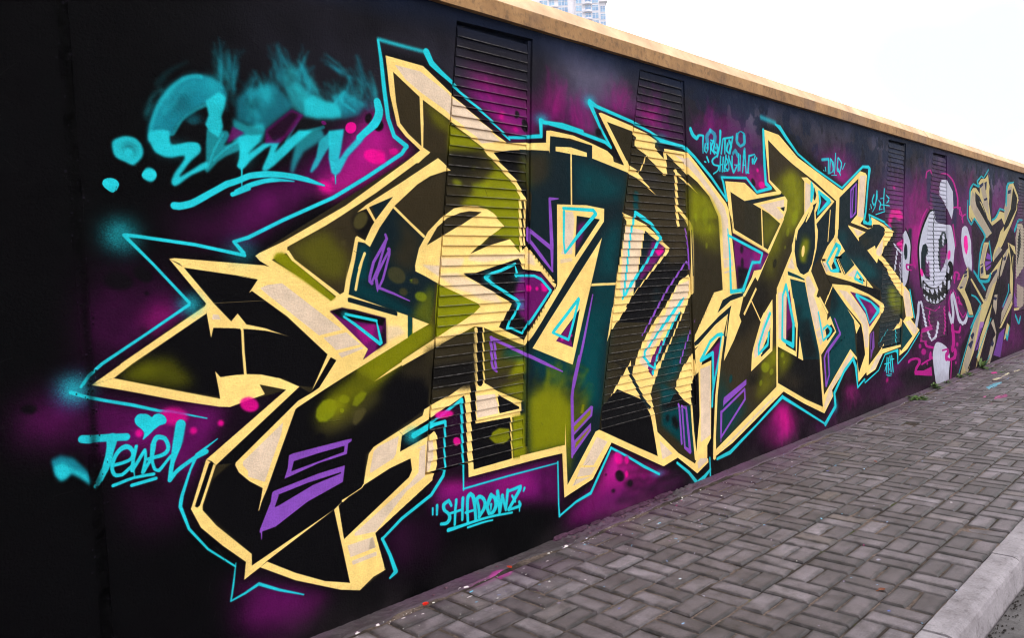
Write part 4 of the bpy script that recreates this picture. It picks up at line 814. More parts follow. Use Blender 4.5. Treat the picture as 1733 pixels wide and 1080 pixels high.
F M 1 1 1 -1123,2041 -1127,2038 -1131,2037 -1137,2037 -1141,2039 -1145,2043 -1146,2046 -1145,2050 -1142,2053 -1137,2054 -1132,2053 -1127,2052 -1124,2048 -1122,2045
S C 1 3 0 -1489,1838,7 -1493,1774,4
S C 1 3 0 -1403,1831,7 -1401,1821,7
S C 1 3 0 -1094,1838,7 -1095,1807,4
F K 0.95 2 2 -1732,1920 -1689,1988 -1662,1976 -1621,1987 -1612,1966 -1621,1925 -1669,1920
F K 0.95 2 2 -1741,1931 -1617,1950 -1618,1931 -1640,1923 -1672,1923 -1727,1907 -1740,1913
F M 0.9 2 2 -1515,1989 -1470,1970 -1527,1932 -1540,1926
F U 0.9 2 2 -1274,2080 -1221,2065 -1271,2003 -1327,1947 -1392,1940 -1385,1990
F K 0.7 4 3 -1274,2073 -1244,2064 -1310,1978 -1356,1950 -1382,1984
S C 1 3 0 -1741,1693,27 -1734,1693,27 -1727,1692,27 -1720,1693,26 -1709,1695,26 -1694,1699,26 -1679,1704,26 -1662,1713,25 -1638,1727,25 -1614,1741,24 -1589,1755,24 -1564,1770,24 -1547,1779,25 -1535,1783,24 -1524,1787,24 -1513,1791,23 -1498,1797,23 -1479,1806,23 -1460,1814,23 -1439,1818,24 -1414,1822,24 -1389,1825,24 -1360,1826,24 -1327,1826,23 -1297,1824,23 -1272,1822,23 -1247,1818,22 -1222,1814,21 -1198,1808,17 -1173,1802,12 -1148,1796,7
S C 1 3 0 -1531,1742,17 -1510,1750,17 -1488,1759,17 -1466,1768,17 -1482,1762,18 -1499,1757,18 -1515,1752,19 -1494,1763,19 -1473,1774,19 -1451,1783,19 -1427,1791,19 -1400,1799,18 -1372,1804,18 -1343,1806,13 -1311,1806,9 -1280,1805,5
F C 1 3 3 -1928,1889 -1926,1896 -1921,1901 -1916,1905 -1910,1908 -1903,1911 -1896,1914 -1889,1916 -1882,1917 -1874,1917 -1866,1916 -1858,1914 -1852,1911 -1846,1906 -1841,1900 -1836,1893 -1834,1886 -1832,1879 -1832,1870 -1833,1862 -1836,1854 -1840,1846 -1846,1839 -1852,1833 -1857,1829 -1860,1825 -1863,1823 -1865,1822 -1869,1822 -1874,1823 -1880,1825 -1886,1828 -1893,1832 -1900,1834 -1908,1837 -1916,1841 -1922,1847 -1926,1856 -1928,1868 -1929,1879
F K 0.5 14 12 -1848,1879 -1851,1869 -1859,1861 -1869,1856 -1880,1855 -1890,1858 -1896,1865 -1898,1875 -1895,1884 -1888,1892 -1878,1898 -1866,1899 -1857,1895 -1850,1888
F C 0.95 3 3 -1865,1863 -1867,1855 -1872,1849 -1878,1845 -1884,1845 -1890,1848 -1893,1853 -1894,1860 -1892,1868 -1888,1874 -1882,1878 -1876,1878 -1870,1876 -1866,1870
F C 1 1 1 -1966,1758 -1965,1762 -1963,1766 -1960,1770 -1956,1772 -1951,1774 -1946,1775 -1940,1776 -1934,1775 -1930,1774 -1925,1772 -1921,1769 -1918,1766 -1916,1762 -1915,1758 -1915,1754 -1917,1749 -1920,1743 -1924,1736 -1930,1731 -1935,1728 -1941,1729 -1947,1732 -1953,1737 -1958,1741 -1962,1745 -1964,1749 -1966,1753
F C 1 1 2 -1842,1794 -1840,1799 -1836,1805 -1831,1811 -1827,1815 -1822,1817 -1817,1818 -1811,1817 -1807,1816 -1802,1813 -1798,1810 -1795,1805 -1793,1801 -1793,1796 -1793,1791 -1795,1787 -1797,1782 -1801,1778 -1805,1774 -1810,1771 -1815,1770 -1821,1771 -1827,1773 -1833,1777 -1838,1780 -1840,1783 -1842,1786 -1843,1790
M C 0.13 61 16 16 12 -1806,1954 -1778,2034 -1714,2115 -1635,2155
M C 0.12 59 12 18 14 -1396,1999 -1425,2094 -1432,2190
M C 0.14 83 22 22 16 -1167,2059 -1216,2149 -1286,2230
M C 0.13 66 16 20 15 -1064,2093 -1114,2150 -1157,2223
M C 0.12 69 14 21 16 -956,2120 -1018,2163 -1043,2234
M C 0.14 44 8 17 13 -872,2124 -880,2211 -909,2309
M C 0.12 48 12 18 13 -1529,2048 -1529,2159 -1535,2268
F C 0.35 17 22 -1441,1897 -1445,1879 -1454,1865 -1467,1856 -1481,1855 -1493,1862 -1501,1875 -1503,1891 -1499,1908 -1489,1923 -1476,1931 -1463,1933 -1451,1926 -1443,1913
F C 0.35 33 15 -1669,1892 -1676,1880 -1693,1869 -1717,1861 -1743,1859 -1766,1862 -1782,1870 -1786,1882 -1780,1894 -1764,1905 -1740,1912 -1714,1915 -1690,1912 -1674,1904
F C 1 0 0 -1896,904 -1896,907 -1894,912 -1892,918 -1891,923 -1891,927 -1892,931 -1894,935 -1897,939 -1900,943 -1905,948 -1909,952 -1913,957 -1915,961 -1917,965 -1918,970 -1918,974 -1918,978 -1916,982 -1913,986 -1910,989 -1907,991 -1904,992 -1900,993 -1896,993 -1891,992 -1886,991 -1881,990 -1876,988 -1873,986 -1869,982 -1866,979 -1863,977 -1860,977 -1858,979 -1856,982 -1854,983 -1851,984 -1847,985 -1843,985 -1839,985 -1835,983 -1830,981 -1826,978 -1822,975 -1819,971 -1817,967 -1815,963 -1814,959 -1815,955 -1816,951 -1818,948 -1821,946 -1825,945 -1829,944 -1834,944 -1839,943 -1843,941 -1848,938 -1852,935 -1857,932 -1862,928 -1868,923 -1873,919 -1878,915 -1884,911 -1889,907 -1893,905
S C 1 2 0 -2055,935,25 -2032,933,25 -2008,931,25 -1990,929,25 -1976,927,25 -1961,925,25 -1947,923,25
S C 1 2 0 -2077,939,26 -2055,934,28
S C 1 2 0 -1990,926,35 -1993,912,31 -1996,898,27 -2000,884,24 -2004,868,23 -2010,850,23 -2016,833,22 -2025,816,20 -2035,797,18 -2046,779,15
F c 0.8 3 4 -2169,889 -2142,899 -2106,883 -2071,837 -2060,807 -2061,786 -2094,821 -2115,833 -2138,820 -2150,821 -2163,843
F C 0.85 3 4 -2162,870 -2137,876 -2114,853 -2072,823 -2064,790 -2100,826 -2115,840 -2131,822 -2147,820 -2160,842
S C 1 2 0 -1996,836,12 -1982,838,12 -1967,839,12 -1956,841,12 -1947,843,12 -1938,847,12 -1933,853,12 -1930,861,12 -1930,870,13 -1933,878,14 -1938,885,15 -1945,890,16 -1952,891,18 -1961,889,17 -1972,882,15 -1980,873,14 -1987,862,13 -1993,848,13 -1996,836,13 -1997,826,12 -1995,815,12 -1991,806,12 -1985,802,13 -1976,801,12 -1968,801,12 -1959,806,12 -1947,815,12 -1934,824,12
S C 1 2 0 -1918,887,11 -1922,872,11 -1926,858,11 -1930,845,11 -1932,833,13 -1934,821,14 -1935,809,15
S C 1 2 0 -1934,811,12 -1924,824,12 -1914,838,12 -1907,848,12 -1902,855,12 -1897,862,12 -1892,869,11 -1891,858,11 -1891,848,10 -1892,837,10 -1895,825,10 -1899,810,11 -1903,795,12
S C 1 2 0 -1901,796,12 -1891,811,12 -1880,826,12 -1872,841,12 -1867,858,13 -1864,876,14 -1862,888,16 -1859,894,17 -1855,900,18 -1850,904,19 -1842,904,17 -1833,901,16 -1825,896,15 -1820,887,14 -1816,874,14 -1815,864,14 -1817,856,14 -1822,849,15 -1829,844,15 -1842,840,14 -1863,838,13 -1883,836,12
S C 1 2 0 -1864,881,19 -1867,864,17 -1870,847,14 -1871,833,11 -1870,820,11 -1867,806,11 -1864,798,11 -1860,794,11 -1855,792,12 -1850,791,13 -1841,799,12 -1825,816,11 -1809,832,11
S C 0.75 5 0 -1769,932,35 -1782,877,35
S C 1 2 0 -1769,936,33 -1775,910,32 -1781,884,31 -1787,862,31 -1793,845,26 -1800,826,21 -1805,809,16 -1810,790,16 -1814,770,15 -1818,750,14
S C 1 2 0 -1817,750,15 -1808,760,15 -1799,770,15 -1789,778,15 -1772,788,15 -1749,800,15 -1730,809,15 -1716,814,16 -1701,819,17 -1686,824,18
S C 1 2 0 -1997,771,12 -1975,775,11 -1953,780,11 -1932,783,10 -1911,783,11 -1890,783,11 -1869,782,12
S C 1 2 0 -1940,759,12 -1863,766,12
S C 1 2 0 -1931,808,5 -1930,788,4
S C 1 3 0 -682,372,12 -684,344,10
S C 1 3 0 -656,379,16 -660,340,14
S C 1 3 0 -573,359,15 -577,368,16 -582,377,17 -587,386,16 -598,382,19 -609,379,19 -617,374,21 -619,367,21 -619,358,20 -616,349,18 -609,341,16 -598,332,16 -591,324,18 -587,316,19 -586,308,21 -587,301,22 -591,294,22 -598,288,20 -607,285,18 -616,285,17 -627,287,16 -638,289,16
S C 1 3 0 -542,377,17 -544,364,17 -547,350,17 -550,337,16 -552,318,16 -555,292,15 -558,266,15
S C 1 0 0 -583,324,13 -512,324,13
S C 1 3 0 -501,376,19 -503,361,19 -505,345,19 -506,331,18 -508,314,17 -509,295,16 -511,277,15
S C 1 3 0 -477,260,17 -477,284,17 -477,308,18 -476,327,19 -475,344,20 -473,362,21 -470,373,23 -466,378,23 -459,382,23 -453,385,20 -447,380,20 -441,375,21 -437,369,23 -434,357,23 -431,338,22 -429,320,20 -428,302,20 -427,280,20 -427,260,20
S C 1 0 0 -489,305,13 -430,303,13
S C 1 3 0 -413,346,18 -410,331,18 -406,315,18 -404,301,18 -404,288,19 -404,275,19 -405,263,19
S C 1 3 0 -418,352,20 -410,355,21 -401,359,21 -392,358,19 -381,352,19 -371,342,20 -365,330,20 -362,320,23 -363,310,24 -367,301,24 -375,290,22 -390,277,20 -403,264,19
S C 1 3 0 -349,305,24 -340,319,25 -331,334,27 -322,349,24 -312,342,20 -302,335,21 -294,327,24 -291,315,26 -291,300,25 -293,287,25 -299,277,24 -308,267,23 -316,262,21 -323,261,18 -331,262,17 -340,263,18 -344,276,21 -348,289,21 -352,301,21
S C 1 3 0 -324,303,18 -327,273,6
S C 1 4 0 -277,356,23 -275,339,23 -273,321,23 -271,304,23 -270,287,22 -269,269,21 -269,252,20
S C 1 4 0 -267,259,21 -246,329,21
S C 1 4 0 -246,329,19 -239,304,18 -232,278,18 -226,253,16 -220,284,19 -214,316,20 -208,346,21
S C 1 4 0 -199,342,16 -172,343,17 -144,345,18 -116,346,18 -120,340,26 -123,334,26 -127,328,25 -144,311,23 -176,280,22 -207,251,20
S C 1 4 0 -204,248,15 -174,248,16 -142,248,17 -126,251,21 -125,256,21 -128,263,18 -131,270,17
S C 1 0 0 -179,313,14 -159,279,14
S C 1 4 0 -129,252,13 -132,223,8
S C 1 4 0 -89,331,17 -96,319,13
S C 1 3 0 -598,250,20 -561,249,18 -522,249,16 -484,249,15 -441,249,14 -391,248,14 -341,246,13 -290,242,13 -237,235,12 -184,229,12
S C 1 3 0 -479,231,12 -453,231,12 -426,231,12 -400,231,12 -373,230,11 -345,228,10 -318,225,9
S C 1 5 0 1582,2314,34 1589,2303,35 1597,2291,35 1606,2282,33 1619,2274,30 1636,2268,30 1651,2262,24 1662,2270,28 1673,2280,23 1686,2286,17 1704,2289,15 1723,2289,14 1741,2288,12
S C 1 5 0 1734,2284,23 1732,2266,20 1729,2248,18 1727,2230,16 1727,2212,15 1726,2193,13 1726,2176,12
S C 1 5 0 1759,2236,18 1754,2220,17 1750,2203,17 1749,2192,16 1754,2187,12 1762,2183,11 1769,2179,8 1777,2188,11 1786,2198,11 1792,2207,13 1792,2217,16 1789,2228,17 1786,2239,19
F C 1 2 1 1788,2214 1786,2209 1784,2205 1780,2202 1775,2202 1771,2204 1769,2207 1768,2212 1769,2217 1772,2221 1776,2223 1781,2224 1785,2222 1787,2218
S C 0.65 5 0 1827,2330,30 1810,2316,30 1793,2303,32 1782,2289,39 1780,2276,45 1784,2263,45 1787,2250,45
S C 0.65 5 0 1827,2334,30 1847,2327,30 1868,2319,32 1882,2310,41 1885,2299,46 1883,2286,44 1880,2273,44
S C 1 5 0 1829,2250,19 1821,2180,14
S C 1 5 0 1830,2269,13 1842,2267,13 1854,2266,13 1865,2265,23 1851,2249,17 1836,2233,17 1831,2218,19 1839,2204,16 1857,2193,15 1875,2181,15
S C 1 5 0 1878,2248,21 1870,2231,21 1862,2214,22 1862,2202,23 1872,2196,16 1888,2192,15 1904,2187,13 1910,2198,19 1916,2208,19 1920,2218,19 1918,2228,19 1912,2237,19 1907,2247,19
F C 1 2 1 1905,2224 1904,2219 1901,2214 1896,2211 1892,2211 1888,2213 1885,2217 1885,2223 1886,2228 1889,2233 1893,2235 1898,2236 1902,2234 1904,2230
S C 1 5 0 1959,2340,29 1957,2321,27 1955,2300,25 1952,2281,24 1947,2260,22 1941,2239,21 1934,2220,20 1927,2202,19 1918,2184,18 1909,2166,17
S C 1 5 0 1989,2288,19 1962,2192,19
S C 1 5 0 1997,2296,15 2125,2318,15
S C 1 5 0 2019,2291,25 2010,2197,17
S C 1 5 0 2054,2264,26 2047,2249,25 2039,2233,25 2037,2221,25 2044,2214,20 2055,2208,18 2066,2201,15 2079,2222,22 2093,2242,25 2099,2257,30 2095,2267,30 2087,2276,29 2078,2285,31
S C 1 5 0 2126,2320,19 2081,2203,19
S C 0.8 5 0 2188,2338,37 2185,2322,37 2182,2305,39 2185,2292,36 2197,2282,29 2214,2274,27 2230,2266,20 2251,2273,20 2272,2281,22 2287,2290,30 2293,2305,39 2291,2325,40 2290,2345,40
S c 1 0 0 2196,2347,16 2208,2355,14 2221,2364,11 2236,2370,8 2255,2370,11 2273,2365,14 2291,2360,16
S C 1 5 0 1910,2173,14 1884,2161,14 1858,2149,14 1844,2138,19 1841,2128,24 1846,2118,21 1856,2110,16 1875,2106,13 1902,2105,13 1928,2104,17 1923,2094,21 1919,2083,18 1911,2074,13 1896,2064,11 1874,2055,11 1852,2046,11
S C 1 5 0 1953,2169,19 1937,2072,15
S C 1 5 0 1989,2165,19 1969,2070,15
S C 1 0 0 1943,2113,8 1987,2120,8
S C 1 5 0 2027,2183,19 1992,2076,16
S C 1 5 0 2020,2175,17 2031,2164,17 2043,2152,19 2047,2140,19 2036,2127,13 2017,2114,13 2008,2103,17 2015,2095,14 2030,2089,13 2044,2083,19 2027,2079,10 2009,2076,9 1991,2072,9
S C 1 5 0 2065,2183,15 2059,2092,15
S C 1 5 0 2061,2178,15 2119,2077,19
S C 0.7 5 0 2123,2206,25 2135,2215,25 2147,2224,25 2159,2232,21 2168,2221,34 2178,2209,35 2188,2197,35
S C 1 5 0 2110,2183,20 2108,2158,20 2105,2133,20 2106,2114,21 2111,2099,20 2119,2084,20 2126,2070,10 2143,2089,15 2159,2108,15 2176,2127,18 2163,2127,9 2150,2128,8 2137,2128,8
S C 1 5 0 2204,2206,21 2189,2090,16
S C 1 5 0 2227,2200,16 2213,2095,16
S C 1 0 0 2192,2136,8 2223,2142,8
S C 0.7 5 0 2293,2248,32 2274,2196,32
S C 1 5 0 2284,2236,21 2252,2086,16
S C 1 5 0 2291,2229,22 2303,2082,17
S C 1 0 0 2254,2133,8 2302,2140,8
S C 1 5 0 2354,2207,21 2331,2088,21
S C 1 5 0 2354,2207,16 2437,2226,11
S C 1 0 0 2402,2187,20 2401,2177,20 2401,2166,20 2400,2156,13 2415,2175,16 2430,2195,16 2445,2214,16
S C 1 0 0 2469,2201,17 2425,2158,17
S C 1 0 0 1774,2151,18 1794,2123,18
S C 1 0 0 1741,2119,11 1759,2117,11
S C 1 0 0 2315,2087,9 2347,2085,9
S C 0.8 6 0 3610,2282,26 3742,2298,26
S C 1 6 0 3742,2293,23 3730,2178,19
S C 1 6 0 3779,2301,23 3773,2261,22 3766,2220,20 3760,2180,19 3782,2186,8 3805,2192,9 3823,2199,14 3835,2220,18 3842,2253,20 3839,2276,19 3824,2286,12 3801,2293,11 3779,2301,11
S C 1 6 0 3803,2298,19 3822,2260,19 3840,2220,19 3859,2182,12 3870,2239,19 3882,2298,19 3893,2356,19
S C 1 6 0 3942,2319,23 3932,2280,23 3923,2239,24 3923,2216,23 3936,2210,14 3955,2205,12 3973,2200,15 3992,2230,20 4011,2261,22 4016,2284,24 4002,2299,18 3978,2313,16 3955,2325,16
S C 1 6 0 3949,2228,18 3985,2180,18
S C 1 0 0 3796,2165,6 3908,2172,7
S C 1 0 0 3635,2196,9 3647,2192,9
S C 1 0 0 3672,2223,15 3682,2194,15
S C 1 0 0 4039,2235,12 4094,2291,12
S C 1 7 0 4768,2044,21 4748,2024,21 4728,2003,23 4720,1986,28 4728,1971,23 4745,1957,21 4762,1943,11 4791,1967,18 4821,1991,18 4842,2014,21 4848,2036,24 4847,2059,25 4845,2081,25
S C 1 7 0 4845,2081,23 4827,2028,23 4809,1973,22 4792,1939,20 4772,1920,14 4746,1902,12 4722,1884,10
S C 1 7 0 4887,1999,14 4904,1991,15 4921,1982,18 4932,1973,29 4928,1957,25 4912,1936,22 4898,1915,23 4923,1916,9 4950,1917,9 4976,1918,9
S C 1 7 0 4934,2018,9 5013,2027,9
S C 1 7 0 5041,2114,24 5033,2079,24 5025,2043,25 5020,2010,25 5019,1980,27 5021,1949,29 5023,1919,30
S C 1 0 0 4931,1961,10 5186,1960,10
S C 1 7 0 5110,2060,19 5136,2046,19 5163,2032,22 5172,2017,29 5155,2003,15 5122,1991,12 5090,1979,12
S C 1 0 0 4803,1861,10 5054,1900,10
S C 1 0 0 4649,1906,9 4656,1909,9
S C 1 0 0 4681,1951,18 4694,1919,18
S C 1 7 0 5027,468,26 5011,331,26
S C 1 7 0 5067,459,26 5059,319,19
S C 1 0 0 4960,415,12 5105,414,12
S C 1 7 0 5108,472,30 5133,322,25
S C 1 7 0 5157,473,30 5190,316,25
S C 1 0 0 5106,443,12 5222,439,12
S C 1 7 0 5007,401,16 4964,350,16
S C 1 0 0 5002,303,7 5148,297,7
S C 1 0 0 5033,287,7 5139,283,7
S C 1 7 0 5040,415,16 5085,345,16
F Q 0.55 46 16 5635,1772 6136,1782 5999,1353 5812,1344 5746,1480
F D 0.9 18 6 5712,1745 5813,1747 5786,1542 5636,1542
F W 1 0 0 5561,1687 5573,1701 5590,1712 5609,1718 5628,1721 5648,1718 5670,1711 5691,1701 5709,1688 5724,1674 5737,1658 5748,1640 5756,1621 5763,1603 5767,1584 5769,1564 5769,1542 5768,1520 5765,1499 5758,1472 5747,1437 5729,1385 5706,1321 5680,1259 5652,1213 5618,1180 5580,1155 5544,1148 5519,1172 5506,1245 5501,1356 5502,1470 5506,1551 5515,1584 5530,1591 5546,1589 5557,1595 5560,1616 5558,1642 5557,1667
F D 1 5 2 5670,1506 5663,1469 5647,1440 5625,1424 5601,1424 5581,1440 5568,1470 5565,1506 5572,1542 5588,1572 5610,1588 5633,1588 5654,1572 5667,1542
S K 1 0 0 5630,1743,25 5676,1705,25 5725,1664,26 5757,1632,29 5773,1606,33 5783,1578,36 5786,1551,36 5768,1472,35 5725,1328,35 5684,1189,35
S W 1 0 0 5287,1583,22 5566,1461,22
S W 1 0 0 5377,1518,32 5305,1333,40
S W 0.8 0 0 5449,1385,34 5471,1196,34
F P 0.8 17 6 5244,1931 5494,1940 5586,1854 5456,1817 5301,1857 5205,1779 5264,1737 5144,1756 5148,1842
F P 0.8 9 3 5381,1597 5542,1631 5558,1629 5536,1506 5442,1551 5348,1573
S Q 1 0 0 6320,1969,22 6268,1937,24 6214,1903,27 6169,1870,34 6111,1810,34 6044,1727,34 6017,1681,37 6033,1668,18 6060,1657,13 6086,1646,10
F R 0.8 20 6 6320,2324 6416,2390 6488,2335 6416,2020 6325,2064
F R 0.75 22 7 6480,2167 6749,2132 6987,2031 7018,1818 6616,1822 6547,1977
F R 0.8 23 7 7067,2398 7297,2324 7464,2166 7379,1774 7186,1822 7276,1901 7196,2026
S Q 1 0 0 6301,2311,35 6311,2333,35 6322,2356,31 6340,2373,20 6372,2383,14 6413,2391,13 6454,2399,14 6466,2390,29 6478,2380,29 6490,2371,29
S Q 1 3 0 6842,2383,17 6910,2390,17 6981,2396,17 7046,2397,19 7124,2383,24 7220,2356,28 7297,2324,36 7363,2271,46 7428,2195,50 7463,2140,56 7468,2106,60 7463,2070,59 7458,2036,59
F W 1 0 0 6795,2257 6858,2316 7043,2332 7270,2208 7290,2004 7211,1880 6948,2066 6770,2145
S Q 1 0 0 7282,2016,18 7341,2023,18 7402,2029,17 7458,2029,20 7510,2017,28 7557,1995,34 7590,1975,40 7609,1959,48 7621,1941,53 7633,1924,20 7679,1934,21 7726,1944,21 7773,1954,21
F W 1 0 0 6028,1541 6051,1582 6082,1637 6120,1698 6163,1753 6215,1804 6275,1855 6337,1901 6393,1936 6443,1959 6491,1973 6534,1979 6566,1978 6584,1968 6591,1949 6594,1927 6601,1906 6606,1887 6609,1867 6621,1849 6656,1835 6728,1825 6828,1820 6932,1816 7018,1812 7075,1810 7118,1812 7153,1809 7185,1796 7217,1767 7243,1726 7266,1682 7285,1644 7301,1613 7312,1584 7320,1560 7324,1541 7324,1533 7320,1534 7312,1531 7301,1512 7287,1471 7269,1415 7248,1353 7225,1294 7203,1238 7181,1182 7151,1128 7108,1079 7046,1036 6971,997 6891,964 6811,940 6732,926 6650,920 6570,921 6494,926 6422,935 6353,949 6289,968 6234,993 6190,1023 6153,1060 6123,1100 6096,1141 6075,1182 6058,1226 6045,1271 6034,1318 6026,1370 6020,1426 6017,1478 6016,1516 6014,1530 6012,1528 6015,1526
S K 1 0 0 6566,1972,21 6505,1961,21 6444,1950,22 6393,1936,29 6324,1895,36 6226,1823,39 6145,1752,42 6088,1688,46 6040,1619,50 6011,1551,56 6006,1474,57 6019,1389,56 6034,1318,56 6047,1260,56 6063,1200,55 6079,1141,56
F D 1 0 0 6087,1317 6096,1492 6154,1574 6246,1592 6336,1551 6362,1311 6393,1190 6246,1219
F M 0.9 20 6 6239,1456 6366,1395 6376,1215 6247,1242
F W 1 8 3 6356,1425 6351,1402 6337,1383 6319,1373 6299,1373 6282,1384 6270,1403 6267,1426 6273,1449 6286,1468 6304,1478 6324,1478 6341,1467 6353,1449
F D 1 0 0 6721,1551 6725,1640 6850,1728 6972,1729 7030,1642 7023,1488 6912,1350 6746,1266 6695,1428
F M 0.9 22 7 6759,1526 7028,1601 6999,1425 6787,1278
F W 1 6 2 6944,1660 6938,1638 6924,1621 6903,1611 6882,1611 6863,1620 6850,1638 6846,1659 6852,1681 6866,1698 6886,1708 6908,1708 6927,1699 6940,1682
F W 1 6 2 6917,1613 6913,1592 6903,1574 6889,1565 6875,1565 6862,1574 6854,1592 6852,1613 6856,1635 6866,1652 6880,1662 6894,1662 6907,1652 6915,1635
F P 0.85 10 3 6153,1283 6158,1263 6151,1247 6136,1238 6113,1238 6089,1245 6068,1260 6054,1280 6050,1299 6056,1315 6072,1324 6094,1325 6118,1317 6139,1302
F P 0.85 11 3 7139,1460 7125,1436 7103,1416 7078,1406 7053,1407 7035,1419 7027,1439 7030,1464 7044,1488 7065,1507 7091,1518 7115,1517 7133,1505 7142,1485
S D 1 0 0 6566,1978,29 6569,1946,29 6573,1913,29 6573,1881,29 6563,1845,28 6547,1801,28 6536,1759,29 6535,1699,29 6541,1612,29 6543,1527,29 6540,1421,29 6532,1277,29 6524,1138,29
F K 1 0 0 6135,1198 6173,1194 6228,1173 6292,1146 6352,1125 6408,1114 6465,1104 6522,1099 6580,1099 6641,1105 6704,1117 6766,1133 6821,1152 6872,1176 6918,1203 6959,1233 6991,1261 7010,1288 7019,1316 7026,1341 7037,1361 7056,1375 7077,1385 7099,1391 7123,1392 7150,1387 7181,1378 7209,1364 7228,1345 7237,1322 7239,1293 7234,1262 7222,1230 7204,1197 7179,1163 7147,1127 7108,1092 7064,1054 7014,1014 6957,977 6893,949 6818,931 6734,920 6650,914 6571,913 6498,916 6428,925 6364,937 6306,953 6256,974 6211,999 6173,1026 6146,1056 6128,1094 6118,1138 6119,1177
F W 1 0 0 6170,1167 6242,1147 6221,1089 6149,1115
F W 1 0 0 6241,1124 6370,1101 6348,1048 6275,1075
F W 1 0 0 6407,1093 6541,1088 6499,1023 6424,1050
F W 1 0 0 6561,1094 6678,1095 6654,1010 6597,1049
F W 1 0 0 6707,1119 6841,1139 6775,1042 6717,1081
F W 1 0 0 6871,1176 6967,1211 6963,1110 6901,1125
F W 1 0 0 7037,1348 7098,1309 7074,1246 7011,1260
F W 1 0 0 7027,1158 7112,1169 7108,1079 7014,1057
F W 1 0 0 6164,1044 6237,1040 6217,1006
F W 1 0 0 6235,1005 6291,1026 6344,952 6270,967
F W 1 0 0 6363,963 6402,997 6456,928
F W 1 0 0 6475,933 6516,979 6571,918
F W 1 0 0 6591,921 6653,985 6710,927
F W 1 0 0 6730,938 6774,1005 6852,957
F W 1 0 0 6874,975 6896,1024 6958,1009 6935,972
F W 0.9 0 0 7135,1193 7201,1230 7189,1166
S W 1 0 0 5893,744,49 5918,780,50 5944,818,51 5964,852,54 5976,890,62 5986,929,67 5998,951,56 6019,957,32 6048,962,29 6075,966,29
S W 1 0 0 5916,729,60 5937,762,60 5958,797,61 5974,830,65 5983,873,66 5988,920,66 5998,946,55 6017,953,31 6044,959,28 6070,965,28 6087,945,51 6105,924,52 6120,904,57 6153,845,59 6207,746,59 6255,669,55 6297,622,49 6348,573,48 6398,525,30 6452,531,27 6509,538,29 6553,548,45 6588,580,63 6623,635,66 6658,688,67
S W 1 0 0 7072,774,72 7105,730,72 7139,684,72 7172,639,29 7192,684,88 7212,731,91 7222,778,93 7206,843,88 7177,919,87 7166,961,93 7180,974,60 7202,986,53 7224,997,52 7260,949,75 7298,898,75 7335,849,77 7377,782,79 7428,703,73 7481,656,46 7547,643,29 7629,635,29 7710,627,41 7750,664,77 7792,703,77 7833,741,77
S Q 1 0 0 7148,1039,28 7114,998,28 7078,957,30 7058,915,34 7060,873,33 7077,829,31 7094,786,32
S Q 1 0 0 7450,948,40 7463,929,40 7476,909,37 7493,893,28 7518,881,22 7550,868,20 7582,856,21
S Q 1 0 0 7242,1190,30 7271,1211,30 7302,1232,30 7332,1253,18 7380,1249,14 7430,1245,15 7464,1237,30 7466,1219,43 7441,1195,35 7417,1172,37 7461,1171,14 7506,1170,14 7551,1168,14
S Q 1 0 0 5828,1368,12 5761,1369,14 5692,1370,16 5627,1371,22 5632,1355,51 5638,1339,42 5658,1325,25 5696,1318,17 5744,1314,14 5791,1311,12
F Q 0.8 9 3 5801,1517 5866,1436 5931,1366 5928,1308 5828,1368
F Q 0.9 8 3 6072,647 6109,680 6444,691 6461,641 6035,627
F Q 0.8 10 3 6034,615 6107,633 6102,538 6031,545
S Q 1 0 0 6031,545,16 6248,526,16
S Q 1 2 0 6376,853,37 6358,822,37 6339,790,39 6334,760,39 6349,730,32 6378,700,29 6405,670,29
S Q 1 2 0 6888,849,53 6902,784,54 6916,717,54 6920,670,56 6910,637,53 6892,604,51 6874,572,51
S Q 1 0 0 6230,898,10 6348,875,10 6473,852,10 6568,842,10 6628,850,13 6678,866,15 6727,882,15
S Q 1 0 0 6061,292,23 6123,299,23 6188,306,23 6237,311,22 6276,313,22 6317,315,22 6357,317,22
S Q 1 0 0 5648,364,33 5674,369,33 5701,375,31 5730,378,27 5785,378,25 5864,375,25 5922,367,26 5956,356,33 5980,342,46 5991,327,75 5969,310,49 5922,288,45 5890,273,50 5878,262,63 5869,250,66 5860,239,66
F Q 1 0 0 5819,244 5888,245 6115,219 6383,232 6408,127 6229,148 5831,205
F Q 0.9 8 3 6213,414 6204,399 6180,389 6147,385 6111,389 6079,399 6058,413 6050,430 6059,444 6082,455 6115,459 6151,455 6183,445 6205,430
F Q 0.9 8 2 6059,490 6054,478 6041,470 6022,466 6002,468 5984,475 5972,486 5969,499 5974,510 5987,519 6005,523 6025,521 6043,514 6055,503
F Q 0.9 8 3 6274,278 6271,271 6262,266 6250,264 6237,265 6225,270 6217,277 6215,284 6218,291 6227,297 6239,299 6252,297 6264,293 6271,286
S Q 1 0 0 6188,517,53 6204,502,53 6220,486,45 6245,473,30 6303,460,27 6395,446,27 6485,432,27
S Q 1 0 0 6360,366,76 6349,357,76 6338,348,76 6328,340,40 6388,331,33 6449,321,33 6510,311,33
F W 1 0 0 6442,299 6437,330 6437,354 6442,375 6453,396 6470,420 6493,444 6520,465 6550,480 6581,486 6616,485 6652,481 6691,474 6734,466 6780,454 6825,440 6867,426 6904,413 6939,399 6970,383 6997,363 7021,340 7043,314 7058,285 7066,254 7062,219 7049,181 7032,142 7018,105 7016,66 7020,24 7013,-12 6978,-34 6896,-38 6783,-29 6671,-12 6589,6 6546,24 6525,46 6513,73 6500,106 6482,150 6464,203 6451,255
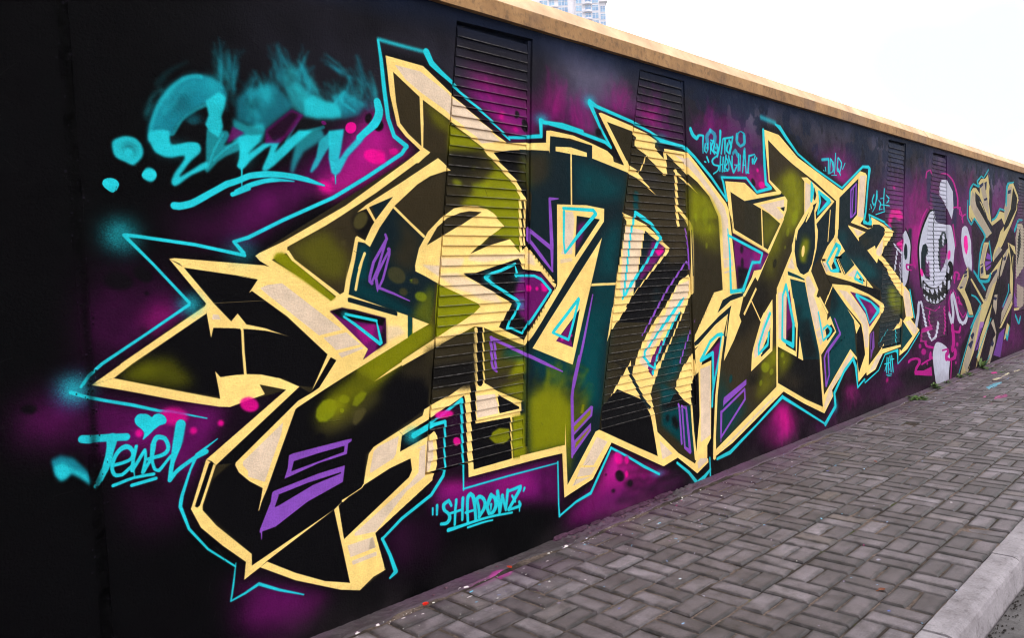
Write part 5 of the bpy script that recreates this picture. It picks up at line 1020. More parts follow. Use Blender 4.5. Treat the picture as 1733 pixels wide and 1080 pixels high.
S Q 1 0 0 6783,374,21 6842,373,21 6904,372,21 6964,372,21 6977,359,50 6991,345,65 6995,333,82 6975,320,59 6940,304,70 6927,289,109 6944,272,59 6979,255,42 7025,243,35 7089,237,36 7168,238,40 7231,247,56 7265,267,96 7276,295,119 7269,317,84 7244,331,46 7205,344,38 7167,358,35
S Q 1 0 0 7179,605,106 7190,577,106 7201,548,108 7209,520,110 7217,488,112 7224,454,116 7222,425,115 7209,402,101 7187,379,95 7167,358,95
S Q 1 0 0 7143,577,29 7243,559,29 7349,541,29 7422,534,30 7457,542,51 7476,556,68 7495,571,68
S Q 1 0 0 7126,227,37 7080,-26,37
F Q 0.9 10 3 7411,387 7405,376 7391,368 7371,364 7349,366 7329,373 7316,384 7312,396 7317,408 7331,416 7351,419 7373,417 7393,410 7407,400
F Q 0.9 10 3 7508,464 7506,458 7498,454 7488,453 7477,454 7467,457 7460,462 7458,468 7461,473 7468,477 7478,478 7489,478 7499,474 7506,469
F Q 0.9 10 3 7329,174 7326,166 7317,159 7304,157 7290,158 7277,163 7269,172 7266,181 7270,190 7279,196 7292,199 7306,197 7318,192 7327,184
F W 1 0 0 7670,1469 7810,1326 8008,1251 8037,1337 8018,1466
F W 1 0 0 7590,1665 7595,1688 7602,1716 7611,1743 7620,1764 7629,1777 7639,1785 7650,1790 7664,1795 7681,1801 7700,1806 7721,1810 7743,1811 7767,1811 7792,1810 7817,1805 7839,1798 7858,1788 7874,1774 7890,1758 7907,1739 7929,1716 7953,1689 7976,1662 7993,1638 8002,1623 8006,1614 8008,1602 8008,1577 8008,1533 8007,1477 8004,1418 7998,1368 7990,1328 7979,1292 7967,1263 7956,1241 7948,1229 7941,1225 7930,1227 7911,1237 7876,1257 7832,1285 7786,1316 7747,1347 7717,1374 7692,1402 7669,1431 7648,1463 7629,1500 7611,1541 7597,1580 7587,1612 7582,1631 7583,1641 7585,1651
F P 0.9 0 0 7688,1576 7688,1597 7690,1622 7694,1647 7701,1666 7713,1678 7728,1687 7746,1692 7764,1694 7784,1695 7805,1694 7826,1689 7842,1677 7852,1656 7858,1627 7861,1598 7864,1577 7868,1569 7873,1569 7875,1569 7872,1562 7864,1544 7852,1519 7838,1494 7824,1477 7811,1468 7798,1465 7784,1466 7771,1472 7756,1484 7740,1502 7725,1521 7713,1537 7703,1548 7696,1555 7691,1564
S Q 1 0 0 7274,2014,11 7306,2018,11 7339,2023,11 7372,2027,11 7421,2030,10 7482,2033,11 7522,2033,11 7544,2030,13 7562,2026,17 7572,2020,36 7559,2005,24 7528,1980,28 7519,1959,32 7549,1946,15 7598,1935,15 7636,1923,22 7653,1904,34 7660,1879,36 7667,1855,36
S Q 1 0 0 7617,1893,20 7655,1915,20 7694,1938,19 7724,1951,13 7746,1952,11 7770,1950,12 7793,1948,12
S Q 1 0 0 7264,1807,44 7351,1576,45
S Q 1 0 0 7285,1242,24 7300,1249,24 7315,1256,20 7335,1261,15 7363,1261,14 7392,1258,15 7418,1254,18 7443,1245,22 7469,1232,29 7483,1218,45 7479,1205,40 7463,1192,33 7448,1179,34 7481,1175,15 7515,1171,15 7549,1167,15
S Q 1 0 0 7280,1140,43 7317,1212,43
S Q 1 0 0 7227,1051,17 7261,1034,17 7296,1017,19 7323,999,27 7346,955,32 7376,883,31 7414,823,26 7469,781,20 7541,738,19 7612,696,12 7663,714,18 7717,732,20 7754,753,29 7766,782,38 7763,818,38 7759,854,38
S Q 1 0 0 7370,957,13 7407,948,13 7444,939,14 7469,928,27 7466,913,32 7448,896,34 7450,880,22 7485,869,12 7536,861,11 7585,853,11
S W 1 0 0 7225,998,62 7256,962,62 7289,924,63 7317,887,68 7344,840,72 7373,783,70 7410,734,59 7461,694,49 7527,653,46 7591,613,26 7647,632,42 7705,652,44 7750,672,52 7780,693,65 7802,716,70 7824,739,70
F K 0.7 30 8 7969,2281 8136,2352 8520,2479 8860,2513 9036,2285 8999,1924 9436,2087 9683,2067 9816,2462 10248,2506 10540,2325 10427,2051 10024,1833 10264,1748 10326,1445 10233,1028 9979,746 9301,4 7456,2 7472,335 8463,795 8083,670 7830,701 7366,1060 7859,1311 8109,1206 8038,1827 7952,1922
F f 1 0 0 8021,2243 8124,2295 8264,2302 8451,2229 8990,1743 8700,1670 8190,1918 8040,1868 7925,1921 7932,2073 7964,2180
F g 1 0 0 8037,2183 8094,2247 8204,2217 8330,2103 8970,1754 8761,1675 8155,1964 7995,2076
F K 1 0 0 8224,2243 8411,2201 8562,2113 9034,1788 8970,1754 8272,2076 8219,2140
S e 1 0 0 7960,2088,51 7972,2157,55 7985,2228,58 8005,2273,50 8040,2297,36 8088,2322,35 8136,2346,23 8215,2339,25 8297,2332,25 8378,2324,26
S e 1 0 0 7890,2122,37 7874,2047,37 7857,1971,38 7863,1920,34 7902,1889,30 7962,1860,34 8020,1832,22 8069,1859,41 8121,1886,41 8171,1913,29 8362,1835,37 8565,1752,38 8661,1696,58 8638,1662,46 8574,1627,38 8518,1594,45 8480,1556,53 8444,1511,57 8415,1468,62 8382,1392,65 8344,1285,66 8327,1217,67 8319,1186,73 8318,1154,63 8361,1127,31 8468,1108,24 8612,1100,23 8735,1105,27 8805,1124,41 8844,1153,52 8882,1182,49
F f 1 0 0 8380,2371 8499,2431 8696,2448 8840,2511 8876,2406 8934,2334 8863,2125 8977,1896 9036,1832 8813,1919 8408,2144 8523,2122 8432,2238 8435,2306
F g 1 0 0 8456,2339 8634,2402 8843,2124 8856,1974 8562,2119 8603,2157
F R 1 0 0 8418,2347 8595,2394 8603,2358 8454,2307
F R 1 0 0 8624,2179 8785,2207 8794,2176 8643,2153
F R 1 0 0 8654,2393 8775,2416 8750,2313 8709,2295
S e 1 0 0 8417,2337,27 8378,2351,29 8338,2366,39 8324,2383,58 8362,2407,30 8442,2438,27 8520,2469,21 8552,2462,25 8585,2455,23 8617,2449,19 8697,2489,26 8781,2531,26 8863,2572,26
F f 1 0 0 8977,1896 9435,2048 9682,2033 9660,2061 9883,2385 9980,2454 10198,2485 10245,2452 10514,2299 10537,2240 10433,2188 10430,2111 10025,1851 9548,1580 9233,1452 9057,1354 9017,1410 9106,1508 9284,1620 9444,1766 9674,1855 9520,1954 9037,1843
F g 1 0 0 9906,2386 10147,2435 10063,2173 9988,2095 9699,1902 9681,2027 9758,2202
F R 1 0 0 9905,2357 10072,2378 10046,2324 9879,2304
F K 1 0 0 10195,2414 10437,2272 10408,2187 10380,2109 9907,1860 9624,1763 9651,1855 10036,2097
S e 1 0 0 9779,2161,81 9805,2269,86 9831,2379,85 9885,2443,50 9985,2465,25 10117,2479,23 10247,2494,22
S e 1 0 0 8977,1907,27 9057,1922,28 9141,1938,29 9212,1957,37 9281,1989,47 9359,2036,50 9436,2081,31 9517,2077,26 9601,2072,26 9683,2067,26
F f 1 0 0 8401,1157 8391,1353 8598,1616 8860,1618 8733,1509 8606,1350 8678,1187 8882,1193 9893,1547 9873,1623 9939,1506 9625,1278 9084,1022 8704,869 8460,753 8014,541 7556,102 7456,2 7745,-33 8743,810 9000,1020 9268,1262 8736,1137
F g 1 0 0 8401,1163 8492,1457 8656,1585 8757,1585 8630,1456 8566,1350 8579,1200
F R 1 0 0 8416,1278 8554,1313 8550,1222 8422,1204
F R 1 0 0 8409,1326 8546,1345 8545,1329 8427,1310
F V 0.8 0 0 8752,1482 8976,1432 8953,1378 8688,1402
F V 0.8 0 0 8646,1370 8953,1367 8952,1345 8643,1295
F V 0.8 0 0 8663,1284 8951,1323 8886,1280 8721,1240
F g 1 0 0 9104,1453 9347,1564 9545,1519 9101,1381
F g 1 0 0 8793,1032 9492,1337 9751,1507 9845,1530 9769,1391 9485,1167 9086,1062 8724,868 8440,744
F f 1 0 0 8014,541 8443,807 8703,858 9044,1063 9172,1059 8864,796 8571,596 8488,506
F g 1 0 0 7606,125 8354,801 8462,780 7746,-19
F K 1 0 0 8488,506 8992,844 9302,1054 9412,1051 9075,818 8646,494
F V 0.7 0 0 8063,236 8371,592 8563,579 8248,247
F f 1 0 0 8131,9 8391,427 8974,798 8727,476 8294,95
F R 1 0 0 7813,346 7993,387 8043,368 7936,277
F R 1 0 0 7919,451 8049,484 8099,451 7993,387
F g 1 0 0 9079,907 9252,910 9200,722 9153,635 8989,778
F R 1 0 0 9078,884 9228,866 9183,829 9034,848
F g 1 0 0 8649,11 8952,305 9133,367 8904,540 9024,594 9165,396 9098,245 8821,8
F R 1 0 0 8861,251 8982,318 9038,250 8947,212
F f 1 0 0 9320,432 10118,822 10080,724 9445,438
F g 1 0 0 9462,650 9984,914 10102,826 9618,595 9387,484
F R 1 0 0 9938,945 10082,933 10080,892 9959,891
F f 1 0 0 9849,1622 10257,1565 10326,1445 10178,1470 10150,1387 10102,826 9984,914 9942,1033 10003,1330
F K 1 0 0 9919,1605 10203,1476 10102,1399 10182,982 10176,846 9726,413 9962,396 10162,1090
F V 0.7 0 0 9001,98 9317,368 9635,424 9364,30
F f 1 0 0 10168,667 10572,657 10468,626 10191,630
F f 1 0 0 9563,252 9768,480 9899,437 9759,284
S e 1 0 0 9696,322,50 9716,296,54 9737,269,59 9758,243,43 9803,296,61 9851,351,51 9897,405,42
S e 1 0 0 8058,687,23 7987,688,22 7914,690,22 7855,700,28 7829,717,57 7831,738,60 7833,758,51
S e 1 0 0 7997,954,24 8059,944,24 8123,933,25 8180,920,29 8248,895,33 8337,857,32 8424,819,30
S e 1 0 0 8385,810,33 7941,547,32
S e 1 0 0 7410,35,28 7654,244,28 7914,466,29 8080,598,27 8179,655,26 8294,712,28 8407,768,31
F f 1 0 0 7389,1059 7658,1217 7859,1311 7878,1183 7698,1034 7938,852 8059,701 7881,712 7692,907 7504,1013
F g 1 0 0 7435,1058 7681,1189 7807,1256 7801,1143 7650,1049
F R 1 0 0 7708,1258 7832,1269 7816,1234 7682,1217
F R 1 0 0 7483,1070 7579,1080 7626,1064 7529,1047
F R 1 0 0 7682,1210 7805,1221 7794,1200 7666,1182
F K 1 0 0 7721,1019 7951,1138 7970,994 7989,864
F f 1 0 0 7952,1152 8004,1165 8631,831 8546,821
F K 1 0 0 8208,1101 8689,874 8550,895
S e 1 0 0 8111,1249,39 8195,1209,43 8283,1167,48 8369,1125,53 8457,1084,49 8548,1040,44 8638,997,40
S e 1 0 0 8369,1118,38 8502,1110,38 8642,1102,39 8756,1106,45 8826,1126,65 8866,1156,72 8904,1186,59
S e 1 0 0 10263,554,49 10327,510,53 10394,464,56 10459,419,28 10494,449,71 10531,480,62 10566,510,54
S e 1 0 0 10266,1796,62 10356,1855,62 10449,1917,56 10525,1951,36 10595,1957,26 10677,1957,27 10758,1957,27
F g 1 0 0 10471,1896 10756,1914 10853,1818 10829,1256 10336,1085 10351,1445 10312,1689
F K 1 0 0 10624,1862 10664,1582 10500,1383 10394,1264 10488,1691
F V 0.6 0 0 10179,906 10373,777 10368,668 10219,689
F g 0.9 9 2 10383,1018 10816,942 10805,694 10624,642 10369,680
S R 1 0 0 8224,2243,16 8325,2205,16 8431,2164,17 8523,2122,20 8643,2036,23 8817,1895,24 8991,1754,24
S R 1 0 0 8042,1914,13 8504,1705,14
S R 1 0 0 8893,2331,35 8902,2264,35 8912,2194,35 8925,2127,35 8945,2057,35 8972,1981,34 8998,1907,35
S e 1 0 0 8860,1618,54 8974,1388,54
S K 1 0 0 8915,801,30 8740,675,29 8563,547,29 8391,427,28 8203,304,27 7995,172,26 7799,47,26
S K 1 0 0 9290,1144,37 9158,998,36 9025,849,39 8970,721,45 9024,604,36 9140,480,33 9255,358,33
S K 1 0 0 9551,1409,50 9474,1321,50 9395,1231,54 9351,1143,63 9364,1044,61 9413,931,58 9462,821,58
S e 1 0 0 8190,150,22 8906,602,23
S e 1 0 0 8536,-6,23 8826,115,24
S R 1 0 0 8378,1089,27 8589,982,28
F R 1 0 0 8987,1212 9268,1262 9222,1207 9007,1179
F R 1 0 0 8964,1163 9112,1165 9090,1155
F R 1 0 0 9585,1404 9771,1431 9722,1374 9606,1364
F V 0.5 0 0 9465,730 9745,854 9839,844 9553,679
S e 1 0 0 9533,726,29 9661,802,29 9795,881,31 9866,930,38 9876,957,51 9873,985,51 9870,1012,51
X E 1 0 0 -816,2367 -613,2356 -453,2257 -102,2064 41,2060 24,1785 35,1527 219,1355 6,1131 -34,1037 -46,707 -153,497 -459,467 -457,857 -678,778 -832,730 -846,663 -647,719 -644,556 -674,508 -995,343 -954,172 -1083,124 -1373,255 -1508,350 -1577,324 -1566,388 -1751,631 -1688,796 -1365,1003 -1592,970 -2041,1108 -1652,1352 -1771,1510 -1398,1475 -1457,1520 -677,1960 -653,1980 -761,2057 -799,2153
X M 1 0 0 42,2078 177,2094 185,2155 354,2164 552,2133 740,2071 839,2032 636,2305 945,2271 1197,2203 1261,2100 1271,2159 1534,2160 2004,1870 2092,1709 2132,1253 1928,1257 1810,1245 1557,977 1541,461 1542,225 1669,121 1532,62 1309,212 1148,188 636,434 449,258 211,211 207,452 -112,468 -153,497 -46,707 -34,1037 6,1131 219,1355 35,1527 24,1785
X T 1 0 0 2033,1822 2004,2007 2277,2012 2449,1936 2779,1979 2648,2038 2586,2425 2833,2408 3151,2264 4016,2048 3905,1645 3827,1594 3985,1465 3552,1445 3666,1343 3663,1293 3877,1133 4011,762 3627,643 3484,209 3540,150 2801,436 1745,126 1667,225 1541,461 1557,977 1810,1245 2132,1253 2092,1709
X K 1 0 0 4016,2048 4444,2243 4600,2221 4491,1808 4419,1769 4603,1735 4682,1836 5190,1734 5288,1706 5003,1536 4905,1463 5534,1174 5707,1089 5822,817 6003,672 5605,501 5358,458 5379,522 4918,520 4710,388 4500,357 4488,391 4285,323 4269,546 4175,572 3708,324 3729,265 3540,150 3484,209 3627,643 4011,762 3877,1133 3663,1293 3666,1343 3552,1445 3985,1465 3827,1594 3905,1645
X big 1 0 0 -1817,1884 -1805,2003 -1724,2114 -1618,2167 -1545,2245 -1478,2321 -1314,2330 -1193,2262 -856,2318 -836,2148 -996,1947 -1110,1901 -1084,1804 -1172,1785 -1322,1822 -1492,1752 -1670,1687 -1748,1677 -1750,1709 -1512,1805 -1743,1758 -1700,1870 -1760,1861
X dots 1 0 0 -1938,1854 -1907,1918 -1852,1924 -1827,1863 -1862,1817 -1792,1817 -1795,1777 -1834,1768 -1845,1793 -1916,1779 -1910,1731 -1969,1734 -1966,1776
X heart 1 0 0 -1896,904 -1891,923 -1897,939 -1913,957 -1918,974 -1910,989 -1896,993 -1876,988 -1863,977 -1854,983 -1839,985 -1822,975 -1814,959 -1821,946 -1839,943 -1857,932 -1878,915
X name 1 0 0 -2082,956 -1989,951 -1936,931 -1938,909 -1925,892 -1872,897 -1857,917 -1825,907 -1804,881 -1789,943 -1744,939 -1777,849 -1809,760 -1686,832 -1687,812 -1817,739 -1860,759 -1941,751 -2001,761 -2046,768 -2080,797 -2125,824 -2150,816 -2170,837 -2172,893 -2141,904 -2085,869 -2028,850 -2012,904 -2081,917
X seven 1 0 0 -689,379 -638,379 -573,393 -452,398 -274,364 -88,346 -84,304 -112,257 -115,212 -325,216 -485,224 -615,233 -654,289 -692,339
X twoline 1 0 0 1556,2322 1701,2295 1771,2335 1971,2357 2134,2336 2182,2364 2307,2362 2311,2285 2221,2246 2503,2215 2433,2146 2355,2082 2118,2058 1838,2036 1828,2115 1730,2108 1707,2170
X four 1 0 0 3588,2310 3919,2368 4108,2302 4077,2207 3908,2165 3628,2176
X three 1 0 0 4612,1905 4723,2052 4846,2092 5033,2119 5192,2076 5201,1949 5053,1886 4787,1850
X mark 1 0 0 4955,476 5157,479 5239,441 5198,303 5155,273 5001,282 4956,337
X face 1 0 0 6016,1516 6034,1318 6131,1104 6344,952 6571,909 6892,943 7108,1092 7247,1293 7324,1538 7329,1644 7207,1809 7281,2003 7205,2204 7022,2333 6838,2309 6752,2181 6946,2041 7190,1898 6656,1835 6585,1979 6393,1936 6145,1741 6050,1623
X tooth 1 0 0 6442,299 6453,396 6550,480 6691,474 6867,426 6997,363 7066,254 7018,105 6978,-34 6589,6 6500,106
X far 1 0 0 8005,2273 8136,2346 8520,2469 8863,2572 8971,2227 8977,1896 9436,2087 9683,2067 9885,2443 10247,2494 10565,2302 10427,2051 10024,1833 10264,1748 10326,1445 10115,739 9301,4 8705,-25 8724,400 8321,77 7745,-33 7456,2 8462,780 8083,670 7830,701 7366,1060 7859,1311 8111,1249 8361,1127 8327,1217 8415,1468 8661,1696 8171,1913 7916,1921 7923,2073"""

def vnoise(h, w, cell, oct=4):
    o = np.zeros((h, w), np.float32); amp = 1; tot = 0
    for k in range(oct):
        c = max(2, cell / 2 ** k); gh, gw = int(h / c) + 3, int(w / c) + 3
        g = NP.random((gh, gw)).astype(np.float32)
        y = np.arange(h) / c; x = np.arange(w) / c
        yi = y.astype(int); xi = x.astype(int); fy = (y - yi)[:, None]; fx = (x - xi)[None]
        fy = fy * fy * (3 - 2 * fy); fx = fx * fx * (3 - 2 * fx)
        a = g[yi][:, xi] * (1 - fx) + g[yi][:, xi + 1] * fx
        b = g[yi + 1][:, xi] * (1 - fx) + g[yi + 1][:, xi + 1] * fx
        o += amp * (a * (1 - fy) + b * fy); tot += amp; amp *= .5
    return o / tot
def boxblur(a, r, ax):
    if r < 1: return a
    p = [(0, 0), (0, 0)]; p[ax] = (r + 1, r)
    c = np.cumsum(np.pad(a, p), axis=ax)
    return (np.take(c, range(2 * r + 1, c.shape[ax]), ax) - np.take(c, range(0, c.shape[ax] - 2 * r - 1), ax)) / (2 * r + 1)
def fill_cov(P, w, h):        # non-zero winding coverage, 3 sub-scanlines, P in pixels (x right, y down)
    SS = 3
    acc = np.zeros((h * SS, w + 2), np.float32)
    n = len(P)
    for i in range(n):
        x0, y0 = P[i]; x1, y1 = P[(i + 1) % n]
        if y0 == y1: continue
        s = 1.0
        if y0 > y1: x0, y0, x1, y1, s = x1, y1, x0, y0, -1.0
        r0 = max(0, int(math.ceil(y0 * SS - .5))); r1 = min(h * SS - 1, int(math.floor(y1 * SS - .5)))
        if r1 < r0: continue
        r = np.arange(r0, r1 + 1)
        x = np.clip(x0 + (x1 - x0) * (((r + .5) / SS - y0) / (y1 - y0)), 0, w)
        xi = x.astype(int); fr = x - xi
        np.add.at(acc, (r, xi), s * (1 - fr)); np.add.at(acc, (r, xi + 1), s * fr)
    c = np.minimum(np.abs(np.cumsum(acc, 1)[:, :w]), 1)
    return c.reshape(h, SS, w).mean(1)
def upsample(a, f, h, w):
    y = np.clip((np.arange(h) + .5) / f - .5, 0, a.shape[0] - 1.001); x = np.clip((np.arange(w) + .5) / f - .5, 0, a.shape[1] - 1.001)
    yi = y.astype(int); xi = x.astype(int); fy = (y - yi)[:, None].astype(np.float32); fx = (x - xi)[None].astype(np.float32)
    yj = np.minimum(yi + 1, a.shape[0] - 1); xj = np.minimum(xi + 1, a.shape[1] - 1)
    return (a[yi][:, xi] * (1 - fx) + a[yi][:, xj] * fx) * (1 - fy) + (a[yj][:, xi] * (1 - fx) + a[yj][:, xj] * fx) * fy

def expand(lines):            # a wisp line stands for many faint, tapering passes of the spray can
    R = np.random.default_rng(4)
    for line in lines:
        t = line.split(' ')
        if t[0] != 'M': yield line; continue
        al, spread, cnt, wd, soft = float(t[2]), float(t[3]), int(t[4]), float(t[5]), float(t[6])
        P = np.array([[float(v) for v in p.split(',')] for p in t[7:]])
        seg = np.r_[0, np.cumsum(np.linalg.norm(np.diff(P, axis=0), axis=1))]
        for k in range(cnt):
            a = R.uniform(0, .55); b = min(1.08, a + R.uniform(.25, .7)); tt = np.linspace(a, b, 5) * seg[-1]
            c = np.c_[np.interp(tt, seg, P[:, 0]), np.interp(tt, seg, P[:, 1])]
            d = c[-1] - c[0]; d = d / (np.linalg.norm(d) + 1e-6); nn = np.array([-d[1], d[0]])
            c = c + nn * (R.normal(0, spread * .5) + np.linspace(0, 1, 5)[:, None] ** 1.5 * R.normal(0, spread * .35) + R.normal(0, spread * .06, (5, 1)))
            yield 'S %s %.2f %.1f 0 ' % (t[1], al * R.uniform(.5, 1.3), soft * R.uniform(.7, 1.3)) + ' '.join('%.1f,%.1f,%.1f' % (x, z, wd * R.uniform(.6, 1.3) * (1 - .15 * i)) for i, (x, z) in enumerate(c))

def paint_mural():
    img = np.empty((TH, TW, 3), np.float32)
    z = (WZ1 - (np.arange(TH) + .5) / PPM)[:, None]; x = (WX0 + (np.arange(TW) + .5) / PPM)[None]
    n1 = vnoise(TH, TW, 260, 6); n2 = vnoise(TH, TW, 120, 5); n3 = vnoise(TH, TW, 60, 5)
    base = np.array((5, 4.5, 6.5), np.float32); grey = np.array((84, 80, 102), np.float32); navy = np.array((20, 30, 52), np.float32)
    up = np.clip((z - 1.75) / .6, 0, 1) * np.clip((x + 1.9) / 2.0, 0, 1)
    up = np.minimum(up + np.clip((x - 4.2) / 2, 0, 1) * np.clip((z - .55) / .7, 0, 1), 1)
    wash = (up * (.35 + .65 * np.clip((n1 - .38) * 3.2, 0, 1)))[..., None]  # patchy grey, with sky sheen and lens falloff painted in up and rightward
    img[:] = base + (grey - base) * wash
    n4 = vnoise(TH, TW, 75, 6)
    peel = (np.clip((n4 * .6 + n2 * .4 - .5) * 40, 0, 1) * np.clip((x - .9) / 1.2, 0, 1) * np.clip((z - 1.9) / .45, 0, 1))[..., None] * .75
    img[:] = img * (1 - peel) + navy * peel
    pk = (np.clip((n3 - .63) * 30, 0, 1) * np.clip((z - 1.5) / .5, 0, 1) * np.clip((x - 1.2), 0, 1))[..., None] * .5
    img[:] = img * (1 - pk) + (15, 14, 20) * pk
    top = (np.clip((z - 2.50) / .12, 0, 1) * (.5 + .5 * n2) * (x > -1.5))[..., None]  # dark band below the coping: its shade painted into the colour
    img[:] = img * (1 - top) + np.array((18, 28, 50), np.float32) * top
    sections = {}; cur = None
    for line in expand(OPS.split('\n')):
        t = line.split(' ')
        if t[0] == 'X':
            P = np.array([[float(v) for v in p.split(',')] for p in t[5:]])
            f4 = PPM / 4; s = sections.setdefault(t[1], np.zeros((TH // 4, TW // 4), np.float32))
            np.maximum(s, fill_cov(np.c_[(P[:, 0] / 1000 - WX0) * f4, (WZ1 - P[:, 1] / 1000) * f4], TW // 4, TH // 4), out=s); continue
        kind, col = t[0], np.array(PAINT[t[1]], np.float32)
        al, sx, sz = float(t[2]), float(t[3]) * PPM / 1000, float(t[4]) * PPM / 1000
        P = np.array([[float(v) for v in p.split(',')] for p in t[5:]], np.float64)
        X = (P[:, 0] / 1000 - WX0) * PPM; Y = (WZ1 - P[:, 1] / 1000) * PPM
        if kind == 'F':
            mx, mz = int(3 * sx) + 2, int(3 * sz) + 2
        else:
            R = np.maximum(P[:, 2] / 2000 * PPM, .8); mx = mz = int(R.max() + 2 * sx) + 3
        x0, x1 = max(0, int(X.min()) - mx), min(TW, int(X.max()) + mx + 1)
        y0, y1 = max(0, int(Y.min()) - mz), min(TH, int(Y.max()) + mz + 1)
        if x1 <= x0 or y1 <= y0: continue
        w, h = x1 - x0, y1 - y0
        if kind == 'F':
            f = max(1, int(min(max(sx, .7), max(sz, .7)) / 4))
            hh, ww = -(-h // f), -(-w // f)
            m = fill_cov(np.c_[(X - x0) / f, (Y - y0) / f], ww, hh)
            for _ in range(3):
                m = boxblur(boxblur(m, int(round(sx / f)), 1), int(round(sz / f)), 0)
            if f > 1: m = upsample(m, f, h, w)
        else:
            m = np.zeros((h, w), np.float32); soft = max(sx * 2, 1.0)
            for i in range(len(X) - 1):
                ax, ay, bx, by, ra, rb = X[i] - x0, Y[i] - y0, X[i + 1] - x0, Y[i + 1] - y0, R[i], R[i + 1]
                q = max(ra, rb) + soft + 2
                u0, u1 = max(0, int(min(ax, bx) - q)), min(w, int(max(ax, bx) + q) + 1)
                v0, v1 = max(0, int(min(ay, by) - q)), min(h, int(max(ay, by) + q) + 1)
                if u1 <= u0 or v1 <= v0: continue
                px = np.arange(u0, u1)[None] + .5 - ax; py = np.arange(v0, v1)[:, None] + .5 - ay
                dx, dy = bx - ax, by - ay; L = dx * dx + dy * dy + 1e-9
                tt = np.clip((px * dx + py * dy) / L, 0, 1)
                d = np.sqrt((px - tt * dx) ** 2 + (py - tt * dy) ** 2)
                c = np.clip((ra + (rb - ra) * tt - d) / soft + .5, 0, 1)
                m[v0:v1, u0:u1] = np.maximum(m[v0:v1, u0:u1], c)
            if soft > 1.5: m = m * m * (3 - 2 * m)
        if sx > 3:      # sprayed edge: droplets
            m = np.clip(m + (NP.random(m.shape, np.float32) - .5) * 1.1 * m * (1 - m), 0, 1)
        if sx > 12 and kind == 'F': m = m * np.clip(.55 + 1.0 * n3[y0:y1, x0:x1] + .6 * (n2[y0:y1, x0:x1] - .5), 0, 1.15)
        m = m * al
        r = img[y0:y1, x0:x1]
        r += (col - r) * m[..., None]
    # brush and roller unevenness, dust, a few scuffs
    n5 = vnoise(TH, TW, 16, 3)
    k = (1 + (n5 - .5) * .11 + (n3 - .5) * .08 + (n2 - .5) * .08 + (NP.random((TH, TW), np.float32) - .5) * .10)[..., None]
    img *= k
    for k_ in range(160):       # scratches and trowel nicks with pale glints and dark edges painted in
        X = int(NP.random() ** 1.3 * (TW - 90)); Y = int(NP.random() * (TH - 60)); L = int(6 + NP.random() * 34); a_ = NP.random() * 6.28; cu = (NP.random() - .5) * .03
        px_, py_ = float(X), float(Y)
        for q in range(L):
            px_ += math.cos(a_); py_ += math.sin(a_) * .8; a_ += cu
            if 0 < px_ < TW - 2 and 0 < py_ < TH - 2:
                img[int(py_), int(px_)] += 20; img[int(py_) + 1, int(px_)] *= .6
    for k_ in range(240):
        Y = int(NP.random() ** .8 * TH); X = int((SEAM_X + NP.normal(0, .013) - WX0) * PPM); L = int(1 + NP.random() * 3); V_ = int(1 + NP.random() * 4)
        img[Y:Y + V_, X:X + L] += np.array((34, 31, 40)) * NP.random()
        img[Y + V_:Y + V_ + 3, X:X + L] *= .4
    sx_ = SEAM_X - WX0
    dk = (np.exp(-((x - SEAM_X - .02 * (vnoise(4, TH, 90, 4)[1][:, None] - .5)) / .012) ** 2) * (.35 + .5 * n3))[..., None]
    img *= 1 - dk
    dust = (NP.random((TH, TW)) > .99993)
    img[dust] = img[dust] * .6 + 40
    low = (np.clip((.20 - z) / .20, 0, 1) ** 1.4 * np.clip((n2 - .35) * 3, 0, 1) * (x > -1.7))[..., None] * .45
    img[:] = img * (1 - low) + np.array((74, 60, 66), np.float32) * low
    return np.clip(img / 255, 0, 1), sections

mural, SEC = paint_mural()
im = bpy.data.images.new('mural_paint', TW, TH, alpha=True)
buf = np.ones((TH, TW, 4), np.float32); buf[..., :3] = mural[::-1]
im.pixels.foreach_set(buf.ravel()); im.update(); im.pack()

def mural_mat(name, wear=False, rough=.58, spec=.025):
    m, n, b = newmat(name)
    g = N(n, 'ShaderNodeNewGeometry').outputs['Position']
    mp = n.nodes.new('ShaderNodeMapping')
    mp.inputs['Scale'].default_value = (1 / (WX1 - WX0), 1, 1 / WZ1)
    mp.inputs['Location'].default_value = (-WX0 / (WX1 - WX0), 0, 0)
    n.links.new(g, mp.inputs['Vector'])
    sp = n.nodes.new('ShaderNodeSeparateXYZ'); n.links.new(mp.outputs[0], sp.inputs[0])
    cb = n.nodes.new('ShaderNodeCombineXYZ'); n.links.new(sp.outputs[0], cb.inputs[0]); n.links.new(sp.outputs[2], cb.inputs[1])
    t = n.nodes.new('ShaderNodeTexImage'); t.image = im; t.extension = 'CLIP'; t.interpolation = 'Linear'
    n.links.new(cb.outputs[0], t.inputs['Vector'])
    col = mix(n, lin((6, 5, 7)), t.outputs['Color'], t.outputs['Alpha'])
    if wear:
        w = noise(n, g, 30, 5)
        f = ramp(n, w.outputs[0], [(.40, (.06, .06, .06)), (.75, (.42, .42, .42))])
        col = mix(n, col, (.30, .28, .27), f.outputs[0])
    n.links.new(col, b.inputs['Base Color'])
    a = noise(n, g, 22, 8, .7); c = noise(n, g, 110, 6, .7)
    rr = ramp(n, a.outputs[0], [(.3, (rough - .1,) * 3), (.7, (rough + .12,) * 3)])
    n.links.new(rr.outputs[0], b.inputs['Roughness'])
    b.inputs['Specular IOR Level'].default_value = spec
    h = math_(n, 'ADD', math_(n, 'MULTIPLY', a.outputs[0], .55), math_(n, 'MULTIPLY', c.outputs[0], .45))
    bump(n, b, h, .013, .8)
    return m
M_WALL = mural_mat('painted_render')
M_SLAT = mural_mat('painted_slat', rough=.5)
M_LIP = mural_mat('painted_slat_edge', wear=True)  # worn lip, with a lit edge painted in as a paler tone
